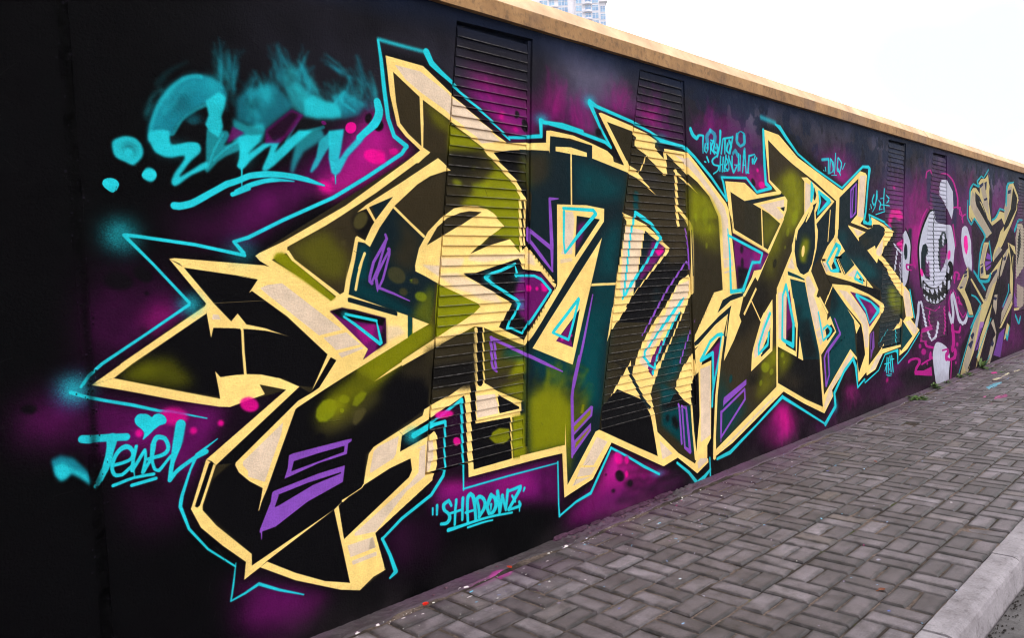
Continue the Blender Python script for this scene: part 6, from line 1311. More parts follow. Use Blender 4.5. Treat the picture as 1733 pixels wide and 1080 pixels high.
M_DARK = simple('dark_recess', lin((26, 24, 30)), .8, 8, .3, .2)

# ---------------------------------------------------------------- the wall
HW = 2.655
wall = empty('painted_wall', (0, YW, 0))
tag(wall, 'long rendered wall covered in colourful graffiti with louvred panels and ochre coping', 'wall', kind='thing')
def at_wall(o):
    o.parent = wall; o.matrix_parent_inverse = Matrix.Translation((0, -YW, 0)); return o
# louvre openings: top-left, top-right, bottom-right, bottom-left in wall metres (x, z)
LV = [((-.400, 2.600), (.113, 2.612), (-.052, .538), (-.717, .528)),
      ((1.040, 2.610), (1.527, 2.615), (1.545, .520), (.528, .522)),
      ((5.187, 2.605), (5.680, 2.615), (5.420, .556), (4.805, .590)),
      ((6.560, 2.600), (7.063, 2.608), (6.984, .529), (6.015, .532)),
      ((10.55, 2.590), (11.15, 2.590), (11.05, .600), (10.17, .612))]
k = 14.6
for i in range(4):
    LV.append(tuple((x + (k - 5.187) + 1.5 * i * 2.1, z) for x, z in LV[2]))
XL, XR = -9.0, 27.0
SEAM0, SEAM1 = -2.066, -2.028
DEP = .045
mb = MB()
def panel(q, name='wall_panel'):
    m = MB(); m.prism(q, YW, YW + DEP); return at_wall(m.build(name, M_WALL))
panel([(XL, -.02), (SEAM0, -.02), (SEAM0, HW), (XL, HW)])
left = [(SEAM1, HW), (SEAM1, -.02)]              # left boundary of the next panel, from the top down
for (tl, tr, br, bl) in LV:
    def ext(a, b, z): return a[0] + (b[0] - a[0]) * (z - a[1]) / (b[1] - a[1])
    xlt, xrt = ext(tl, bl, HW), ext(tr, br, HW)
    panel(left + [(bl[0], -.02), bl, (xlt, HW)])
    panel([(bl[0], -.02), (br[0], -.02), br, bl])
    panel([tl, tr, (xrt, HW), (xlt, HW)])
    left = [(xrt, HW), br, (br[0], -.02)]
panel(left + [(XR, -.02), (XR, HW)])
mb = MB(); mb.box((XL, YW + DEP + .045, -.3), (XR, YW + .26, HW)); at_wall(mb.build('wall_core', M_DARK))

# vertical plaster joint near the left end
M_JOINT = simple('joint_mortar', lin((30, 27, 32)), .75, 40, .5, .35, .02, 60)
g = MB(); nx, nz = 6, 260
ys = vnoise(nz + 1, nx + 1, 5, 3); sw = vnoise(4, nz + 1, 24, 4)[1]; sc_ = vnoise(4, nz + 1, 40, 4)[2]
vs = []
for j in range(nz + 1):
    wob = .024 * (float(sw[j]) - .5)
    for i in range(nx + 1):
        e = i in (0, nx)
        vs.append((SEAM0 - .004 + wob * (0 if e else 1) + (SEAM1 - SEAM0 + .008) * i / nx,
                   YW + (.003 if e else -.003 + .026 * float(np.clip((sc_[j] - .34) * 3, 0, 1)) * float(ys[j, i])), -.02 + (HW + .02) * j / nz))
fs = [(j * (nx + 1) + i, j * (nx + 1) + i + 1, (j + 1) * (nx + 1) + i + 1, (j + 1) * (nx + 1) + i) for j in range(nz) for i in range(nx)]
M_JP = mural_mat('painted_joint', rough=.6)
at_wall(put('plaster_joint', vs, fs, M_JP))
m = MB(); m.box((SEAM0 - .001, YW + .02, -.02), (SEAM1 + .001, YW + DEP, HW)); at_wall(m.build('joint_backing', M_JOINT))

# louvred panels, every slat its own piece
PITCH = .0462
for li, (tl, tr, br, bl) in enumerate(LV[:6]):
    lo = MB()
    q = [bl, br, tr, tl]
    lo.prism([(x, z) for x, z in q], YW + .040, YW + DEP + .044)
    # right jamb strip, slightly set back
    def xl(z): return bl[0] + (tl[0] - bl[0]) * (z - bl[1]) / (tl[1] - bl[1])
    def xr(z): return br[0] + (tr[0] - br[0]) * (z - br[1]) / (tr[1] - br[1])
    zt, zb = min(tl[1], tr[1]), max(bl[1], br[1])
    lo.prism([(xr(zb) - .030, zb), (xr(zb) - .009, zb), (xr(zt) - .009, zt), (xr(zt) - .030, zt)], YW + .006, YW + .039)
    lv = at_wall(lo.build('louvre_panel', M_SLAT))
    n = int((zt - zb) / PITCH)
    for s in range(n):
        z0 = zb + .004 + s * PITCH; z1 = z0 + PITCH + .004
        j = rnd.uniform(-.0012, .0012); jz = rnd.uniform(-.0012, .0012)
        a0, b0 = xl(z0) + .013, xr(z0) - .036; a1, b1 = xl(z1) + .013, xr(z1) - .036
        f0, f1 = YW - .0005 + j, YW + .0095 + j
        z0 += jz
        V = [(a0, f0, z0), (b0, f0, z0), (b0, f0 + .0005, z0 + .0045), (a0, f0 + .0005, z0 + .0045),
             (b1, f1, z1), (a1, f1, z1), (a1, f1 + .007, z1), (b1, f1 + .007, z1), (b0, f0 + .012, z0), (a0, f0 + .012, z0)]
        F = [(0, 1, 2, 3), (3, 2, 4, 5), (5, 4, 7, 6), (6, 7, 8, 9), (9, 8, 1, 0), (0, 3, 5, 6, 9), (2, 1, 8, 7, 4)]
        me = bpy.data.meshes.new('slat'); me.from_pydata(V, [], F); me.materials.append(M_SLAT); me.materials.append(M_LIP)
        me.polygons[0].material_index = 1
        o = bpy.data.objects.new('slat', me); C.objects.link(o); o.parent = lv

# painted pieces of the mural as thin sheets of paint on the flat parts of the wall
def sheets(mask, name, label, thr=.3, off=.0008, side=None):
    b = mask > thr
    hh, ww = b.shape; sc = 4 / PPM
    zz = WZ1 - (np.arange(hh) + .5) * sc; xx = WX0 + (np.arange(ww) + .5) * sc
    for (tl, tr, br, bl) in LV[:5]:
        t = np.clip((zz - bl[1]) / (tl[1] - bl[1]), 0, 1.05); l = bl[0] + (tl[0] - bl[0]) * t - .012
        t2 = np.clip((zz - br[1]) / (tr[1] - br[1]), 0, 1.05); r = br[0] + (tr[0] - br[0]) * t2 + .012
        ins = (xx[None] > l[:, None]) & (xx[None] < r[:, None]) & ((zz < tl[1] + .01) & (zz > bl[1] - .012))[:, None]
        b &= ~ins
    b &= ~((xx > SEAM0 - .012) & (xx < SEAM1 + .012))[None]
    b &= ((zz > .012) & (zz < HW - .01))[:, None]
    if side is not None:
        mid = 6.54
        b &= ((xx < mid) if side == 0 else (xx >= mid))[None]
    V = []; F = []
    r = 0
    step = 2
    for r in range(0, hh - step, step):
        row = b[r] | b[r + step - 1]
        d = np.diff(np.concatenate(([0], row.astype(np.int8), [0])))
        st, en = np.nonzero(d == 1)[0], np.nonzero(d == -1)[0]
        z1 = WZ1 - r * sc; z0 = WZ1 - (r + step) * sc
        for a, e in zip(st, en):
            if e - a < 2: continue
            x0, x1 = WX0 + a * sc, WX0 + e * sc
            k = len(V); V += [(x0, YW - off, z0), (x1, YW - off, z0), (x1, YW - off, z1), (x0, YW - off, z1)]
            F.append((k, k + 1, k + 2, k + 3))
    if F:
        o = at_wall(put(name, V, F, M_WALL)); tag(o, label); return o
for key, name, label, thr in SECT:
    if key == 'face':
        sheets(SEC[key], name, 'left cheek of the white grinning cartoon creature', thr, side=0)
        sheets(SEC[key], name, 'right half of the white grinning cartoon creature with its raised ear', thr, side=1)
    else: sheets(SEC[key], name, label, thr)

# coping: ochre painted slabs
def coping_mat():
    m, n, b = newmat('ochre_coping')
    g = N(n, 'ShaderNodeNewGeometry').outputs['Position']
    mp = n.nodes.new('ShaderNodeMapping'); mp.inputs['Scale'].default_value = (1, 1, .8); n.links.new(g, mp.inputs['Vector'])
    a = noise(n, mp.outputs[0], 5, 8, .7); c = noise(n, mp.outputs[0], 28, 6, .7); d = noise(n, g, 1.1, 3)
    col = ramp(n, a.outputs[0], [(.30, lin((128, 94, 62))), (.55, lin((164, 124, 82))), (.75, lin((184, 142, 98)))]).outputs[0]
    st = ramp(n, c.outputs[0], [(.50, (0, 0, 0)), (.68, (.6, .6, .6))]).outputs[0]
    col = mix(n, col, lin((74, 60, 50)), st)
    bl = ramp(n, d.outputs[0], [(.56, (0, 0, 0)), (.64, (.6, .6, .6))]).outputs[0]
    col = mix(n, col, lin((96, 84, 86)), math_(n, 'MULTIPLY', bl, .5))
    n.links.new(col, b.inputs['Base Color']); b.inputs['Roughness'].default_value = .7; b.inputs['Specular IOR Level'].default_value = .25
    bump(n, b, c.outputs[0], .006, .6)
    return m
M_COP = coping_mat()
M_COPT = simple('coping_skylit', lin((222, 184, 148)), .75, 4, .28, .2, .004, 60)  # paler chamfer: brightness from the sky put into the colour
x = -9.68
while x < 27:
    m = MB(); x0, x1 = x + .004, x + 8 - .004
    prof = [(YW - .028, HW + .001), (YW - .028, HW + .078), (YW - .024, HW + .084), (YW + .028, HW + .166), (YW + .26, HW + .185), (YW + .30, HW + .09), (YW + .30, HW + .001)]
    segs = 40; n = len(prof); vs = []
    for i in range(segs + 1):
        X = x0 + (x1 - x0) * i / segs
        for (y, z) in prof: vs.append((X, y + rnd.uniform(-.0012, .0012), z + rnd.uniform(-.0012, .0012)))
    fs = [(i * n + j, i * n + (j + 1) % n, (i + 1) * n + (j + 1) % n, (i + 1) * n + j) for i in range(segs) for j in range(n)]
    fs = [f[::-1] for f in fs] + [tuple(range(n)), tuple(range(segs * n + n - 1, segs * n - 1, -1))]
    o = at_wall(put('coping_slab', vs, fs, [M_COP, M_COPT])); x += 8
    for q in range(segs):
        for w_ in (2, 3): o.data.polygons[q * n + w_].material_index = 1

# ---------------------------------------------------------------- ground, pavement, kerb, road
B = .205
GX0, GX1, GY0, GY1, GP = -2.0, 13.0, -1.5, .33, 260
def spatter():
    w, h = int((GX1 - GX0) * GP), int((GY1 - GY0) * GP)
    a = np.zeros((h, w, 4), np.float32)
    yy = GY1 - (np.arange(h) + .5) / GP; xx = GX0 + (np.arange(w) + .5) / GP
    n = vnoise(h, w, 70, 4)
    near = np.clip((yy + .35) / .62, 0, 1)[:, None]
    ov = near ** 2.2 * np.clip((n - .33) * 2.4, 0, 1) * .55
    a[..., :3] = np.array((98, 46, 92)) / 255; a[..., 3] = ov
    def blot(x, y, rx, ry, col, al, rough=.5):
        X0, X1 = int((x - rx * 1.6 - GX0) * GP), int((x + rx * 1.6 - GX0) * GP) + 1; Y0, Y1 = int((GY1 - y - ry * 1.6) * GP), int((GY1 - y + ry * 1.6) * GP) + 1
        X0, Y0 = max(X0, 0), max(Y0, 0); X1, Y1 = min(X1, w), min(Y1, h)
        if X1 <= X0 or Y1 <= Y0: return
        gx = (xx[X0:X1] - x)[None] / rx; gy = (yy[Y0:Y1] - y)[:, None] / ry
        d = np.sqrt(gx * gx + gy * gy) + (n[Y0:Y1, X0:X1] - .5) * rough * 2
        m = np.clip((1 - d) * 4, 0, 1) * al
        r = a[Y0:Y1, X0:X1]; r[..., :3] += (np.array(col) / 255 - r[..., :3]) * m[..., None]; r[..., 3] = np.maximum(r[..., 3], m)
    blot(-.36, .205, .09, .05, (190, 40, 150), .75, 1.2); blot(-.50, .20, .12, .05, (150, 40, 120), .5, 1.2)
    blot(7.0, -.19, .35, .035, (90, 190, 205), .8, 1.5); blot(7.6, -.10, .4, .03, (225, 225, 175), .85, 1.5); blot(8.2, -.12, .15, .025, (225, 225, 175), .8, 1.5)
    blot(5.84, -.30, .25, .025, (190, 50, 130), .75, 2); blot(6.05, -.42, .35, .03, (190, 50, 130), .7, 2); blot(5.6, -.45, .2, .02, (190, 50, 130), .6, 2)
    blot(7.9, .05, .08, .03, (225, 40, 150), .9, 1)
    cols = [(120, 200, 225), (205, 225, 232), (232, 228, 226), (140, 190, 225), (170, 60, 110), (80, 110, 190)]
    R = np.random.default_rng(5)
    for i in range(1900):
        x = R.uniform(-1.6, 9.5); y = .22 - min(R.exponential(.42), 1.65)
        r = .0016 + R.exponential(.0018)
        dens = .5 + .5 * math.sin(x * 2.3 + 1) + (.9 if .2 < x < 3 else 0)
        if R.random() > dens * .6: continue
        blot(x, y, r * R.uniform(.8, 2.2), r, cols[R.choice(6, p=[.32, .22, .22, .1, .07, .07])], R.uniform(.55, 1), .4)
    for i in range(40):
        x = R.uniform(-1.3, 1.2); blot(x, .235 - R.exponential(.03), .006 + R.exponential(.008), .005, (235, 230, 226), .95, .8)
    im2 = bpy.data.images.new('ground_spatter', w, h, alpha=True); im2.alpha_mode = 'CHANNEL_PACKED'
    im2.pixels.foreach_set(a[::-1].ravel()); im2.update(); im2.pack(); return im2
SPAT = spatter()

def paver_mat(name, attr):
    m, n, b = newmat(name)
    g = N(n, 'ShaderNodeNewGeometry').outputs['Position']
    if attr:
        at = n.nodes.new('ShaderNodeAttribute'); at.attribute_name = 'shade'; rv = at.outputs['Fac']
    else:
        rv = n.nodes.new('ShaderNodeObjectInfo').outputs['Random']
    col = ramp(n, rv, [(0, lin((80, 73, 75))), (.4, lin((92, 84, 87))), (.75, lin((102, 94, 98))), (.93, lin((118, 110, 115))), (1, lin((94, 84, 80)))]).outputs[0]
    a = noise(n, g, 7, 6, .65); c = noise(n, g, 160, 4, .7); d = noise(n, g, 1.3, 4)
    col = mix(n, col, ramp(n, a.outputs[0], [(.3, (.62, .61, .60)), (.5, (1, 1, 1)), (.72, (1.38, 1.38, 1.4))]).outputs[0], 1, 'MULTIPLY')
    col = mix(n, col, ramp(n, d.outputs[0], [(.35, (.8, .78, .76)), (.65, (1.12, 1.12, 1.14))]).outputs[0], 1, 'MULTIPLY')
    col = mix(n, col, ramp(n, c.outputs[0], [(.3, (.75, .75, .75)), (.7, (1.22, 1.22, 1.22))]).outputs[0], 1, 'MULTIPLY')
    if name == 'mortar': col = mix(n, col, (.55, .50, .54), 1, 'MULTIPLY')
    if name != 'mortar':     # trodden tops are paler than the dirty edges
        wr = n.nodes.new('ShaderNodeAttribute'); wr.attribute_name = 'wear'
        e2 = noise(n, g, 14, 5, .7)
        wf_ = math_(n, 'ADD', wr.outputs['Fac'], math_(n, 'MULTIPLY', math_(n, 'SUBTRACT', e2.outputs[0], .5), 1.6))
        col = mix(n, col, ramp(n, wf_, [(0, (.34, .33, .33)), (.45, (.80, .80, .80)), (1.0, (1.30, 1.29, 1.31))]).outputs[0], 1, 'MULTIPLY')
    sp = n.nodes.new('ShaderNodeSeparateXYZ'); n.links.new(g, sp.inputs[0])
    u = math_(n, 'DIVIDE', math_(n, 'SUBTRACT', sp.outputs[0], GX0), GX1 - GX0); v = math_(n, 'DIVIDE', math_(n, 'SUBTRACT', sp.outputs[1], GY0), GY1 - GY0)
    cb = n.nodes.new('ShaderNodeCombineXYZ'); n.links.new(u, cb.inputs[0]); n.links.new(v, cb.inputs[1])
    t = n.nodes.new('ShaderNodeTexImage'); t.image = SPAT; t.extension = 'CLIP'; n.links.new(cb.outputs[0], t.inputs[0])
    col = mix(n, col, t.outputs['Color'], t.outputs['Alpha'])
    n.links.new(col, b.inputs['Base Color'])
    rr = ramp(n, a.outputs[0], [(.3, (.38,) * 3), (.7, (.66,) * 3)]); n.links.new(rr.outputs[0], b.inputs['Roughness'])
    b.inputs['Specular IOR Level'].default_value = .4
    bump(n, b, math_(n, 'ADD', math_(n, 'MULTIPLY', c.outputs[0], .7), math_(n, 'MULTIPLY', a.outputs[0], .8)), .007, 1.0)
    return m
M_PAV = paver_mat('concrete_paver', False); M_PAVF = paver_mat('concrete_paver_field', True)
def bed_mat():
    m, n, b = newmat('joint_sand')
    g = N(n, 'ShaderNodeNewGeometry').outputs['Position']
    a = noise(n, g, 3, 5); c = noise(n, g, 90, 5, .7)
    col = ramp(n, c.outputs[0], [(.3, lin((66, 56, 50))), (.7, lin((138, 120, 113)))]).outputs[0]
    col = mix(n, col, lin((40, 36, 34)), ramp(n, a.outputs[0], [(.42, (0, 0, 0)), (.56, (.8, .8, .8))]).outputs[0])
    col = mix(n, col, lin((70, 82, 30)), ramp(n, noise(n, g, 4.7, 4).outputs[0], [(.62, (0, 0, 0)), (.70, (.7, .7, .7))]).outputs[0])
    n.links.new(col, b.inputs['Base Color']); b.inputs['Roughness'].default_value = .95; b.inputs['Specular IOR Level'].default_value = .1
    bump(n, b, c.outputs[0], .004, 1); return m
M_BED = bed_mat()

ground = put('ground', [(-1500, -1500, -.30), (1500, -1500, -.30), (1500, 1500, -.30), (-1500, 1500, -.30)], [(0, 1, 2, 3)],
             simple('far_ground', lin((92, 92, 86)), .95, .05, .3, .1, 0)); tag(ground, kind='structure')
KY = -1.437
nx, ny = 700, 36
vs = []; X0p, X1p = -8.0, 27.0
for j in range(ny + 1):
    for i in range(nx + 1):
        vs.append((X0p + (X1p - X0p) * i / nx, KY + (YW + .02 - KY) * j / ny, -.008 + rnd.uniform(-.003, .003)))
fs = [(j * (nx + 1) + i, j * (nx + 1) + i + 1, (j + 1) * (nx + 1) + i + 1, (j + 1) * (nx + 1) + i) for j in range(ny) for i in range(nx)]
pav = put('pavement', vs, fs, M_BED); tag(pav, kind='structure')

def paver_geo(lx, ly, seed):
    r = random.Random(seed); j = lambda s=.0012: r.uniform(-s, s)
    c, d = .009, .008; hx, hy = lx / 2, ly / 2
    ring = lambda hx, hy, z: [(-hx + j(), -hy + j(), z), (hx + j(), -hy + j(), z), (hx + j(), hy + j(), z), (-hx + j(), hy + j(), z)]
    V = ring(hx, hy, -.05) + ring(hx, hy, -d) + ring(hx - c, hy - c, 0) + ring(hx - c - .016, hy - c - .016, .0006)
    F = [(12, 13, 14, 15)]
    for a in (0, 4, 8): F += [(a + i, a + (i + 1) % 4, a + 4 + (i + 1) % 4, a + 4 + i) for i in range(4)]
    return V, F
GAP = .0068
protoV = []
PM = {}
for ori in (0, 1):
    PM[ori] = []
    for k in range(6):
        lx, ly = (B - GAP, B / 2 - GAP) if ori == 0 else (B / 2 - GAP, B - GAP)
        V, F = paver_geo(lx, ly, k * 3 + ori)
        me = bpy.data.meshes.new('paver'); me.from_pydata(V, [], F); me.update(); me.materials.append(M_PAV)
        wa = me.attributes.new('wear', 'FLOAT', 'POINT'); wa.data.foreach_set('value', [0.] * 8 + [.35] * 4 + [1.] * 4)
        PM[ori].append((me, V, F))
allp = []
for i in range(-38, 130):
    for jr in range(-1, 7):
        x, y = i * B, -jr * B
        ori = 0 if (i + jr) % 2 == 0 else 1
        for s in (0, 1):
            if ori == 0: cx, cy = x + B / 2, y - B / 4 - s * B / 2
            else: cx, cy = x + B / 4 + s * B / 2, y - B / 2
            if jr == 6 and False: continue
            allp.append((cx, cy, ori))
def vis(p):
    d = Vector((p[0], p[1], 0)) - CAM; z = d.dot(FW)
    if z < .2: return -1
    px, py = d.dot(RT) / z, -d.dot(UP) / z
    if abs(px) > .69 or abs(py) > .435: return -1
    return 1 / (z ** 3)
order = sorted(allp, key=lambda p: -vis(p))
fv, ff, fa, fw = [], [], [], []
for idx, (cx, cy, ori) in enumerate(order):
    me, V, F = PM[ori][rnd.randrange(6)]
    z = rnd.gauss(.0, .0016); tx, ty = rnd.gauss(0, .0075), rnd.gauss(0, .0075); rz = rnd.gauss(0, .011)
    dx, dy = rnd.gauss(0, .0012), rnd.gauss(0, .0012)
    if rnd.random() < .04: tx *= 2.5; z -= .004
    if idx < 300:
        o = bpy.data.objects.new('paver', me); C.objects.link(o); o.parent = pav
        o.location = (cx + dx, cy + dy, z); o.rotation_euler = (tx, ty, rz)
    else:
        sh = rnd.random(); n0 = len(fv); ca, sa = math.cos(rz), math.sin(rz)
        for (a, b_, c_) in V: fv.append((cx + dx + a * ca - b_ * sa, cy + dy + a * sa + b_ * ca, z + c_ + b_ * tx - a * ty))
        ff += [tuple(q + n0 for q in f) for f in F]; fa += [sh] * len(V); fw += [0.] * 8 + [.35] * 4 + [1.] * 4
pf = put('paver_field', fv, ff, M_PAVF, pav); pf['kind'] = 'stuff'
at = pf.data.attributes.new('shade', 'FLOAT', 'POINT'); at.data.foreach_set('value', fa)
at = pf.data.attributes.new('wear', 'FLOAT', 'POINT'); at.data.foreach_set('value', fw)

# mortar fillet along the foot of the wall
M_MORT = paver_mat('mortar', False)
nx, ny = 1400, 7; vs = []
w0 = vnoise(4, nx + 1, 30, 4)[1]; w1 = vnoise(4, nx + 1, 9, 3)[1]; wf = NP.random((ny + 1, nx + 1))
for j in range(ny + 1):
    t = j / ny
    for i in range(nx + 1):
        X = -4 + 20 * i / nx
        width = .088 + .06 * (w0[i] - .5) + .05 * (w1[i] - .5)
        z = .012 * (1 - t) ** 1.6 - .001 + (float(wf[j, i]) - .5) * .004 - (.012 if j == ny else 0) + (w0[i] - .5) * .006
        if .15 < X < 1.45: z += (float(wf[j, i]) - .35) * .016 * (1 - t)
        vs.append((X, YW + .004 - width * t, z))
fs = [(j * (nx + 1) + i, (j + 1) * (nx + 1) + i, (j + 1) * (nx + 1) + i + 1, j * (nx + 1) + i + 1) for j in range(ny) for i in range(nx)]
put('mortar_fillet', vs, fs, M_MORT, pav)
# plaster that has broken away from the foot of the wall
M_CHUNK = simple('broken_plaster', lin((74, 48, 66)), .9, 26, .5, .15, .006, 70)
for k in range(26):
    X = rnd.uniform(.12, 1.38); L = rnd.uniform(.02, .06); bm = bmesh.new(); bmesh.ops.create_icosphere(bm, subdivisions=2, radius=1)
    hgt = rnd.uniform(.006, .016); dp = rnd.uniform(.010, .022); vs = []
    for v in bm.verts:
        r = 1 + rnd.uniform(-.22, .22); p = v.co * r
        q = Vector((math.copysign(abs(p.x) ** .6, p.x), math.copysign(abs(p.y) ** .6, p.y), math.copysign(abs(p.z) ** .6, p.z)))
        vs.append((X + q.x * L, YW - .006 - dp * .5 + q.y * dp, max(.001, .012 + rnd.uniform(0, .006) + q.z * hgt)))
    fs = [tuple(v.index for v in f.verts) for f in bm.faces]; bm.free()
    at_wall(put('plaster_chunk', vs, fs, M_CHUNK))
# broken mortar crumbs
rv, rf = [], []
for k in range(260):
    X = rnd.uniform(.1, 1.5) if k < 170 else rnd.uniform(-1.2, 9)
    Yc = YW - .008 - abs(rnd.gauss(0, .03)); s = .002 + min(rnd.expovariate(320), .012)
    bm = bmesh.new(); bmesh.ops.create_icosphere(bm, subdivisions=1, radius=s)
    n0 = len(rv); zc = .004; ex, ey, ez = rnd.uniform(.7, 1.9), rnd.uniform(.5, 1.1), rnd.uniform(.3, .8)
    for v in bm.verts: rv.append((X + v.co.x * ex * rnd.uniform(.6, 1.3), Yc + v.co.y * ey * rnd.uniform(.6, 1.3), zc + v.co.z * ez * rnd.uniform(.6, 1.2)))
    rf += [tuple(v.index + n0 for v in f.verts) for f in bm.faces]; bm.free()
rb = put('mortar_crumbs', rv, rf, simple('crumb', lin((96, 70, 82)), .9, 30, .4, .1)); tag(rb, 'crumbled mortar bits along the foot of the painted wall', 'rubble', kind='stuff')

# kerb stones
def concrete(name, c, dark):
    m, n, b = newmat(name)
    g = N(n, 'ShaderNodeNewGeometry').outputs['Position']
    a = noise(n, g, 5, 8, .7); c2 = noise(n, g, 120, 5, .7); d = noise(n, g, 22, 6, .75)
    col = ramp(n, a.outputs[0], [(.28, lin(dark)), (.5, lin(c)), (.75, lin(tuple(min(255, v + 22) for v in c)))]).outputs[0]
    col = mix(n, col, ramp(n, d.outputs[0], [(.34, (.55, .53, .52)), (.46, (1, 1, 1))]).outputs[0], .8, 'MULTIPLY')
    col = mix(n, col, ramp(n, c2.outputs[0], [(.3, (.8, .8, .8)), (.7, (1.15, 1.15, 1.15))]).outputs[0], 1, 'MULTIPLY')
    n.links.new(col, b.inputs['Base Color']); b.inputs['Roughness'].default_value = .8; b.inputs['Specular IOR Level'].default_value = .25
    bump(n, b, math_(n, 'ADD', c2.outputs[0], d.outputs[0]), .004, .7); return m
M_KERB = concrete('kerb_concrete', (146, 139, 145), (118, 111, 115))
kerb = empty('kerb', (0, KY, 0)); tag(kerb, kind='structure')
xk = .232 - 1.0135 * 9
kb = None
for k in range(34):
    x0, x1 = xk + .008, xk + 1.0135 - .009
    prof = [(KY - .001, -.2), (KY - .001, .003), (KY - .006, .009), (KY - .085, .010), (KY - .103, .005), (KY - .114, -.006), (KY - .120, -.024), (KY - .145, -.2)]
    vs = []; sg = 24; n = len(prof); jy = rnd.uniform(-.003, .003); jz = rnd.uniform(-.002, .002)
    for i in range(sg + 1):
        X = x0 + (x1 - x0) * i / sg
        for (y, z) in prof: vs.append((X, y + jy + rnd.uniform(-.0013, .0013), z + jz + rnd.uniform(-.001, .001)))
    fs = [(i * n + j, (i + 1) * n + j, (i + 1) * n + j + 1, i * n + j + 1) for i in range(sg) for j in range(n - 1)]
    fs += [tuple(range(n - 1, -1, -1)), tuple(range(sg * n, sg * n + n))]
    o = put('kerb_stone', vs, fs, M_KERB, kerb); o.matrix_parent_inverse = Matrix.Translation((0, -KY, 0))
    o.data.update(); xk += 1.0135
nx, ny = 240, 60; vs = []
for j in range(ny + 1):
    for i in range(nx + 1):
        y = KY - .13 - 8.5 * (j / ny) ** 1.6
        vs.append((-9 + 40 * i / nx, y, -.105 - (.02 if j == 0 else 0) + rnd.uniform(-.002, .002)))
fs = [(j * (nx + 1) + i, (j + 1) * (nx + 1) + i, (j + 1) * (nx + 1) + i + 1, j * (nx + 1) + i + 1) for j in range(ny) for i in range(nx)]
road = put('road', vs, fs, concrete('road_concrete', (84, 80, 81), (58, 54, 55))); tag(road, kind='structure')

gv, gf = [], []  # dark scraps added in place of shade along the gutter
for k in range(1500):
    X = rnd.uniform(-2.5, 12); Yc = KY - .146 - abs(rnd.gauss(0, .022)); s = rnd.uniform(.002, .008); n0 = len(gv); p = 5; a0 = rnd.uniform(0, 6)
    gv += [(X + s * rnd.uniform(.5, 1.8) * math.cos(a0 + 1.2566 * q), Yc + s * rnd.uniform(.4, 1) * math.sin(a0 + 1.2566 * q), -.103 + rnd.uniform(0, .004)) for q in range(p)]
    gv.append((X, Yc, -.100 + s * .4)); gf += [(n0 + q, n0 + (q + 1) % p, n0 + p) for q in range(p)]
gr = put('gutter_shade_scraps', gv, gf, simple('gutter_shade_scraps', lin((38, 34, 32)), .9, 40, .4, .1, 0)); tag(gr, 'dark added litter and grit lying in the gutter below the kerb', 'scraps', kind='stuff')

# ---------------------------------------------------------------- weeds, leaves
M_WEED = simple('weed_leaf', (.075, .13, .03), .6, 60, .5, .3, 0); M_STEM = simple('weed_stem', (.07, .08, .03), .7, 60, .3, .2, 0)
def weed(x, y, r, n, up, label):
    e = empty('weed', (x, y, .002)); tag(e, label, 'weed', 'weeds growing at the foot of the wall')
    st = MB()
    for k in range(n):
        a = rnd.uniform(0, 2 * math.pi); el = rnd.uniform(.15, 1.0) * up + .12; L = r * rnd.uniform(.55, 1.1); w = L * rnd.uniform(.09, .17)
        sx, sy = -math.sin(a), math.cos(a); vs = []
        for s in range(5):
            t = s / 4; d = L * t; h = L * (el * t - .55 * t * t) + .004; ww = w * math.sin(math.pi * (.12 + .88 * t)) * (1 - .25 * t)
            cx, cy = d * math.cos(a) * math.cos(el * .6), d * math.sin(a) * math.cos(el * .6)
            if y + cy > YW - .012: cy = YW - .012 - y
            vs += [(cx + sx * ww, cy + sy * ww, max(h, .003)), (cx, cy, max(h, .003) - ww * .3), (cx - sx * ww, cy - sy * ww, max(h, .003))]
        for v in range(0, len(vs)): pass
        vs = [(p[0], min(p[1], YW - .004 - y), p[2]) for p in vs]
        fs = [(s * 3 + q, s * 3 + q + 1, s * 3 + q + 4, s * 3 + q + 3) for s in range(4) for q in (0, 1)]
        put('leaf', vs, fs, M_WEED, e, True)
        if up > .7 and k % 3 == 0: st.box((-.0015 + rnd.uniform(-.01, .01), -.0015, 0), (.0015 + rnd.uniform(-.003, .003), .0015, L * .5))
    if not st.v: st.box((-.004, -.004, -.004), (.004, .004, .006))
    st.build('stem', M_STEM, e)
weed(5.53, .205, .13, 40, .55, 'largest flat weed on the paving, nearest to the kerbside camera')
weed(6.33, .262, .11, 26, .9, 'small weed between the big weed and the white painted leg')
weed(6.80, .272, .08, 16, .7, 'tiny weed tuft at the foot of the white painted leg')
weed(7.30, .262, .10, 24, .8, 'low dense weed beside the cream leg of the far graffiti')
weed(7.62, .250, .09, 18, .8, 'weed just beyond the cream leg of the far graffiti')
weed(8.25, .270, .20, 22, 1.4, 'tall upright weed against the far graffiti letters')
weed(7.95, -.02, .06, 10, .7, 'single tuft growing out of the paving joints away from the wall')
def leaf(name, x, y, L, col, rot, label, cat):
    m = simple(name, col, .6, 40, .4, .3, 0)
    vs = []; n = 6
    for s in range(n + 1):
        t = s / n; w = L * .34 * math.sin(math.pi * min(1, .06 + .94 * t)) ** .8
        c = .25 * L * (t - .5) ** 2
        vs += [(L * (t - .5), w, c + w * .35 + .004), (L * (t - .5), 0, c + .003), (L * (t - .5), -w, c + w * .3 + .004)]
    fs = [(s * 3 + q, s * 3 + q + 1, s * 3 + q + 4, s * 3 + q + 3) for s in range(n) for q in (0, 1)]
    o = put(name, vs, fs, m, None, True)
    if name == 'fallen_leaf':
        st = MB(); st.box((-L * .95, -.0012, .004), (-L * .5, .0012, .0065)); st.build('stalk', m, o)
    o.location = (x, y, .002); o.rotation_euler = (0, 0, rot); tag(o, label, cat); return o
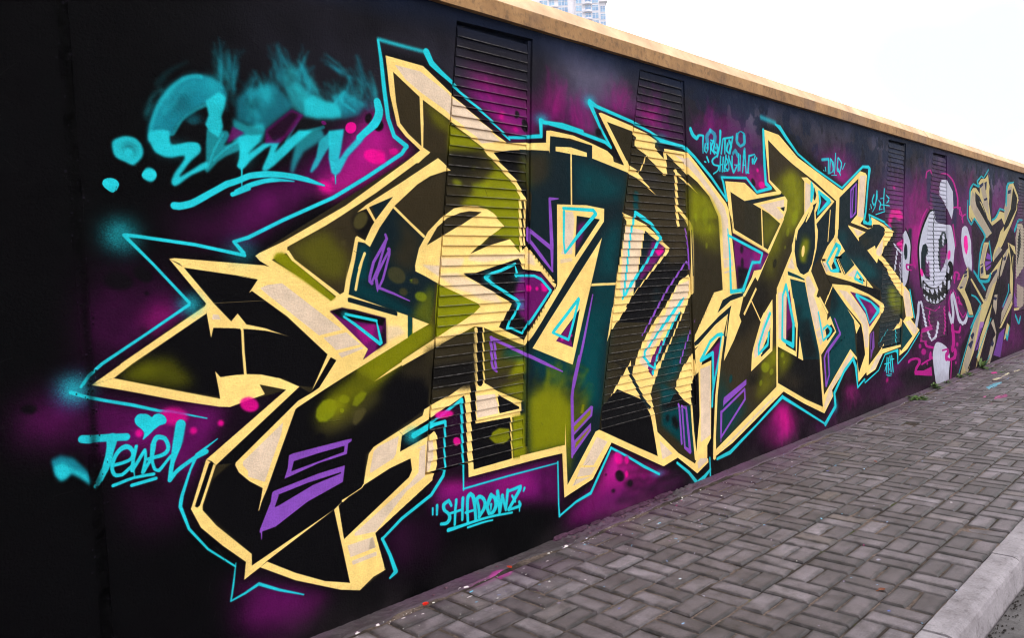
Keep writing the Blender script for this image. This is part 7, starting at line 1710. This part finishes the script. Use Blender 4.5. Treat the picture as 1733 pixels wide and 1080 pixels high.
leaf('fallen_leaf', .515, -1.204, .036, lin((112, 60, 36)), -.4, 'curled orange brown leaf lying on the pavers near the kerb', 'leaf')
leaf('petal', -.825, .205, .040, lin((205, 34, 18)), .5, 'bright red petal on the pavers at the bottom of the picture', 'petal')
leaf('petal', -.300, .222, .036, lin((170, 52, 30)), 1.4, 'dull red petal beside the pink sprayed paver at the wall foot', 'petal')
leaf('fallen_leaf', 2.70, -.40, .03, lin((140, 70, 50)), .8, 'small brown leaf scrap in the middle of the paving', 'leaf')
# flaked paint chips
fv, ff = [], []
for k in range(260):
    X = rnd.uniform(-1.4, 1.5) if k < 170 else rnd.uniform(1.5, 6); Yc = .215 - min(rnd.expovariate(9), 1.4); s = rnd.uniform(.0014, .0036) if k > 14 else rnd.uniform(.005, .010)
    n0 = len(fv); p = rnd.randint(4, 6); a0 = rnd.uniform(0, 6)
    zz = .0045 + rnd.uniform(0, .002)
    fv += [(X + s * rnd.uniform(.6, 1.3) * math.cos(a0 + 2 * math.pi * q / p), Yc + s * rnd.uniform(.5, 1.1) * math.sin(a0 + 2 * math.pi * q / p), zz + rnd.uniform(0, .0025)) for q in range(p)]
    ff.append(tuple(range(n0, n0 + p)))
fl = put('paint_flakes', fv, ff, simple('white_flake', lin((225, 220, 215)), .6, 90, .15, .3, 0)); tag(fl, 'tiny white paint flakes scattered on the pavers by the wall', 'paint flakes', kind='stuff')

# ---------------------------------------------------------------- the apartment tower far behind the wall
TD = 270.0
ax = Vector((RT.x, RT.y, 0)).normalized(); ay = Vector((FW.x, FW.y, 0)).normalized()
def tower_pt(px): # where the column of the photograph at px stands on the ground, at the tower's distance
    return CAM + FW * TD + RT * ((px - 866.5) / 1287.892 * TD)
p0 = tower_pt(990.0)
tw = empty('apartment_tower', (p0.x, p0.y, -.3)); tw.rotation_euler = (0, 0, math.atan2(ax.y, ax.x))
tag(tw, 'pale high rise apartment tower with blue windows above the wall coping', 'tower')
M_TW = simple('tower_render', lin((226, 222, 232)), .85, .3, .06, .2, 0)
def glassmat():
    m, n, b = newmat('tower_glass')
    g = N(n, 'ShaderNodeNewGeometry').outputs['Position']
    a = noise(n, g, .45, 3)
    r = ramp(n, a.outputs[0], [(.35, lin((96, 140, 190))), (.65, lin((150, 188, 222)))]); n.links.new(r.outputs[0], b.inputs['Base Color'])
    b.inputs['Roughness'].default_value = .25; b.inputs['Specular IOR Level'].default_value = .5; return m
M_TG = glassmat()
U = TD / 1287.892            # metres per photo pixel at the tower
def tx(c): return (880 + c / 8.665 - 990.0) * U
FH = 12.6 * U; TOP = 124.0
b = MB(); b.box((tx(300), 0, 0), (tx(985), 14, TOP)); b.box((tx(985), -1.2, 0), (tx(1325), 14, TOP + 2)); b.build('main_block', M_TW, tw)
ztop = CAM.z + .3
def zrow(c, px): # height at the tower of photo row c (crop rows of 8.665 px) near column px
    d = FW * TD + RT * ((px - 866.5) / 1287.892 * TD) + UP * ((540 - c / 8.665) / 1287.892 * TD); return CAM.z + d.z + .3
zr = zrow(95, 1040)
b = MB(); b.box((tx(1325), .4, 0), (tx(1425), 13, zr)); b.build('side_wing', M_TW, tw)
b = MB(); b.box((tx(1295), -.6, zr), (tx(1450), 13.6, zr + .9)); b.build('eave', M_TW, tw)
zl = zrow(60, 905)
b = MB(); b.prism([(tx(150), zl - 8), (tx(470), zl - 8), (tx(470), zl + 7), (tx(330), zl + 4.5), (tx(150), zl - .8)], -.3, 9); b.box((tx(150), -.3, 0), (tx(300), 9, zl - 8)); b.build('gabled_wing', M_TW, tw)
cols = [(478, 588, 0), (615, 690, 0), (745, 880, 0), (992, 1075, -1.2), (1122, 1208, -1.2), (1222, 1312, -1.2), (1348, 1420, .4)]
zb = zrow(142, 1030)
WM = []
for (c0, c1, y) in cols:
    w = (c1 - c0) / 8.665 * U; h = FH * .76
    m = MB(); fr = .16
    m.box((0, -.10, 0), (w, .05, h)); 
    me_f = m
    f = bpy.data.meshes.new('window'); f.from_pydata(m.v, [], m.f); f.materials.append(M_TG)
    mm = MB(); nb = max(2, int(w / .95))
    for q in range(nb + 1): mm.box((w * q / nb - .05, -.16, 0), (w * q / nb + .05, -.10, h))
    mm.box((-.05, -.17, h * .68), (w + .05, -.10, h * .68 + .09)); mm.box((-.05, -.17, -.06), (w + .05, -.10, .06)); mm.box((-.05, -.17, h - .06), (w + .05, -.10, h + .06))
    fm = bpy.data.meshes.new('window_frame'); fm.from_pydata(mm.v, [], mm.f); fm.materials.append(M_TW)
    WM.append((f, fm, w))
for fl_ in range(-14, 7):
    for (c0, c1, y), (f, fm, w) in zip(cols, WM):
        z = zb + fl_ * FH + FH * .12
        if c0 == 1348 and z + FH > zr: continue
        if z + FH > TOP: continue
        o = bpy.data.objects.new('window', f); C.objects.link(o); o.parent = tw; o.location = (tx(c0), y, z)
        q = bpy.data.objects.new('window_frame', fm); C.objects.link(q); q.parent = o
# balcony slabs with curved fronts
def curved(c0, c1, y, depth, h):
    m = MB(); n = 10; a, b_ = tx(c0), tx(c1); q = []
    for i in range(n + 1):
        t = i / n; q.append((a + (b_ - a) * t, y - depth * (.35 + .65 * math.sin(math.pi * t))))
    q += [(b_, y), (a, y)]; nn = len(q)
    m.add([(x, yy, 0) for x, yy in q] + [(x, yy, h) for x, yy in q], [tuple(range(nn - 1, -1, -1)), tuple(range(nn, 2 * nn))] + [(i, (i + 1) % nn, (i + 1) % nn + nn, i + nn) for i in range(nn)])
    return m
cm = curved(1085, 1222, -1.2, 1.6, .55); cme = bpy.data.meshes.new('balcony'); cme.from_pydata(cm.v, [], cm.f); cme.materials.append(M_TW)
cm = curved(600, 745, 0, .9, .42); cme2 = bpy.data.meshes.new('balcony'); cme2.from_pydata(cm.v, [], cm.f); cme2.materials.append(M_TW)
for fl_ in range(-14, 7):
    for me in (cme, cme2):
        z = zb + fl_ * FH - .12
        if z > TOP - 2: continue
        o = bpy.data.objects.new('balcony', me); C.objects.link(o); o.parent = tw; o.location = (0, 0, z)

# ---------------------------------------------------------------- the pale air over the distance
hz = MB(); hz.box((-60, -60, -1.3), (330, 330, 128)); hazeo = hz.build('haze', [])
hm = bpy.data.materials.new('haze_air'); hm.use_nodes = True; hn = hm.node_tree; hn.nodes.clear()
ho = hn.nodes.new('ShaderNodeOutputMaterial'); hv = hn.nodes.new('ShaderNodeVolumePrincipled')
hv.inputs['Color'].default_value = (.97, .98, 1, 1); hv.inputs['Density'].default_value = .0006
hn.links.new(hv.outputs[0], ho.inputs['Volume']); hazeo.data.materials.append(hm); tag(hazeo, kind='stuff')
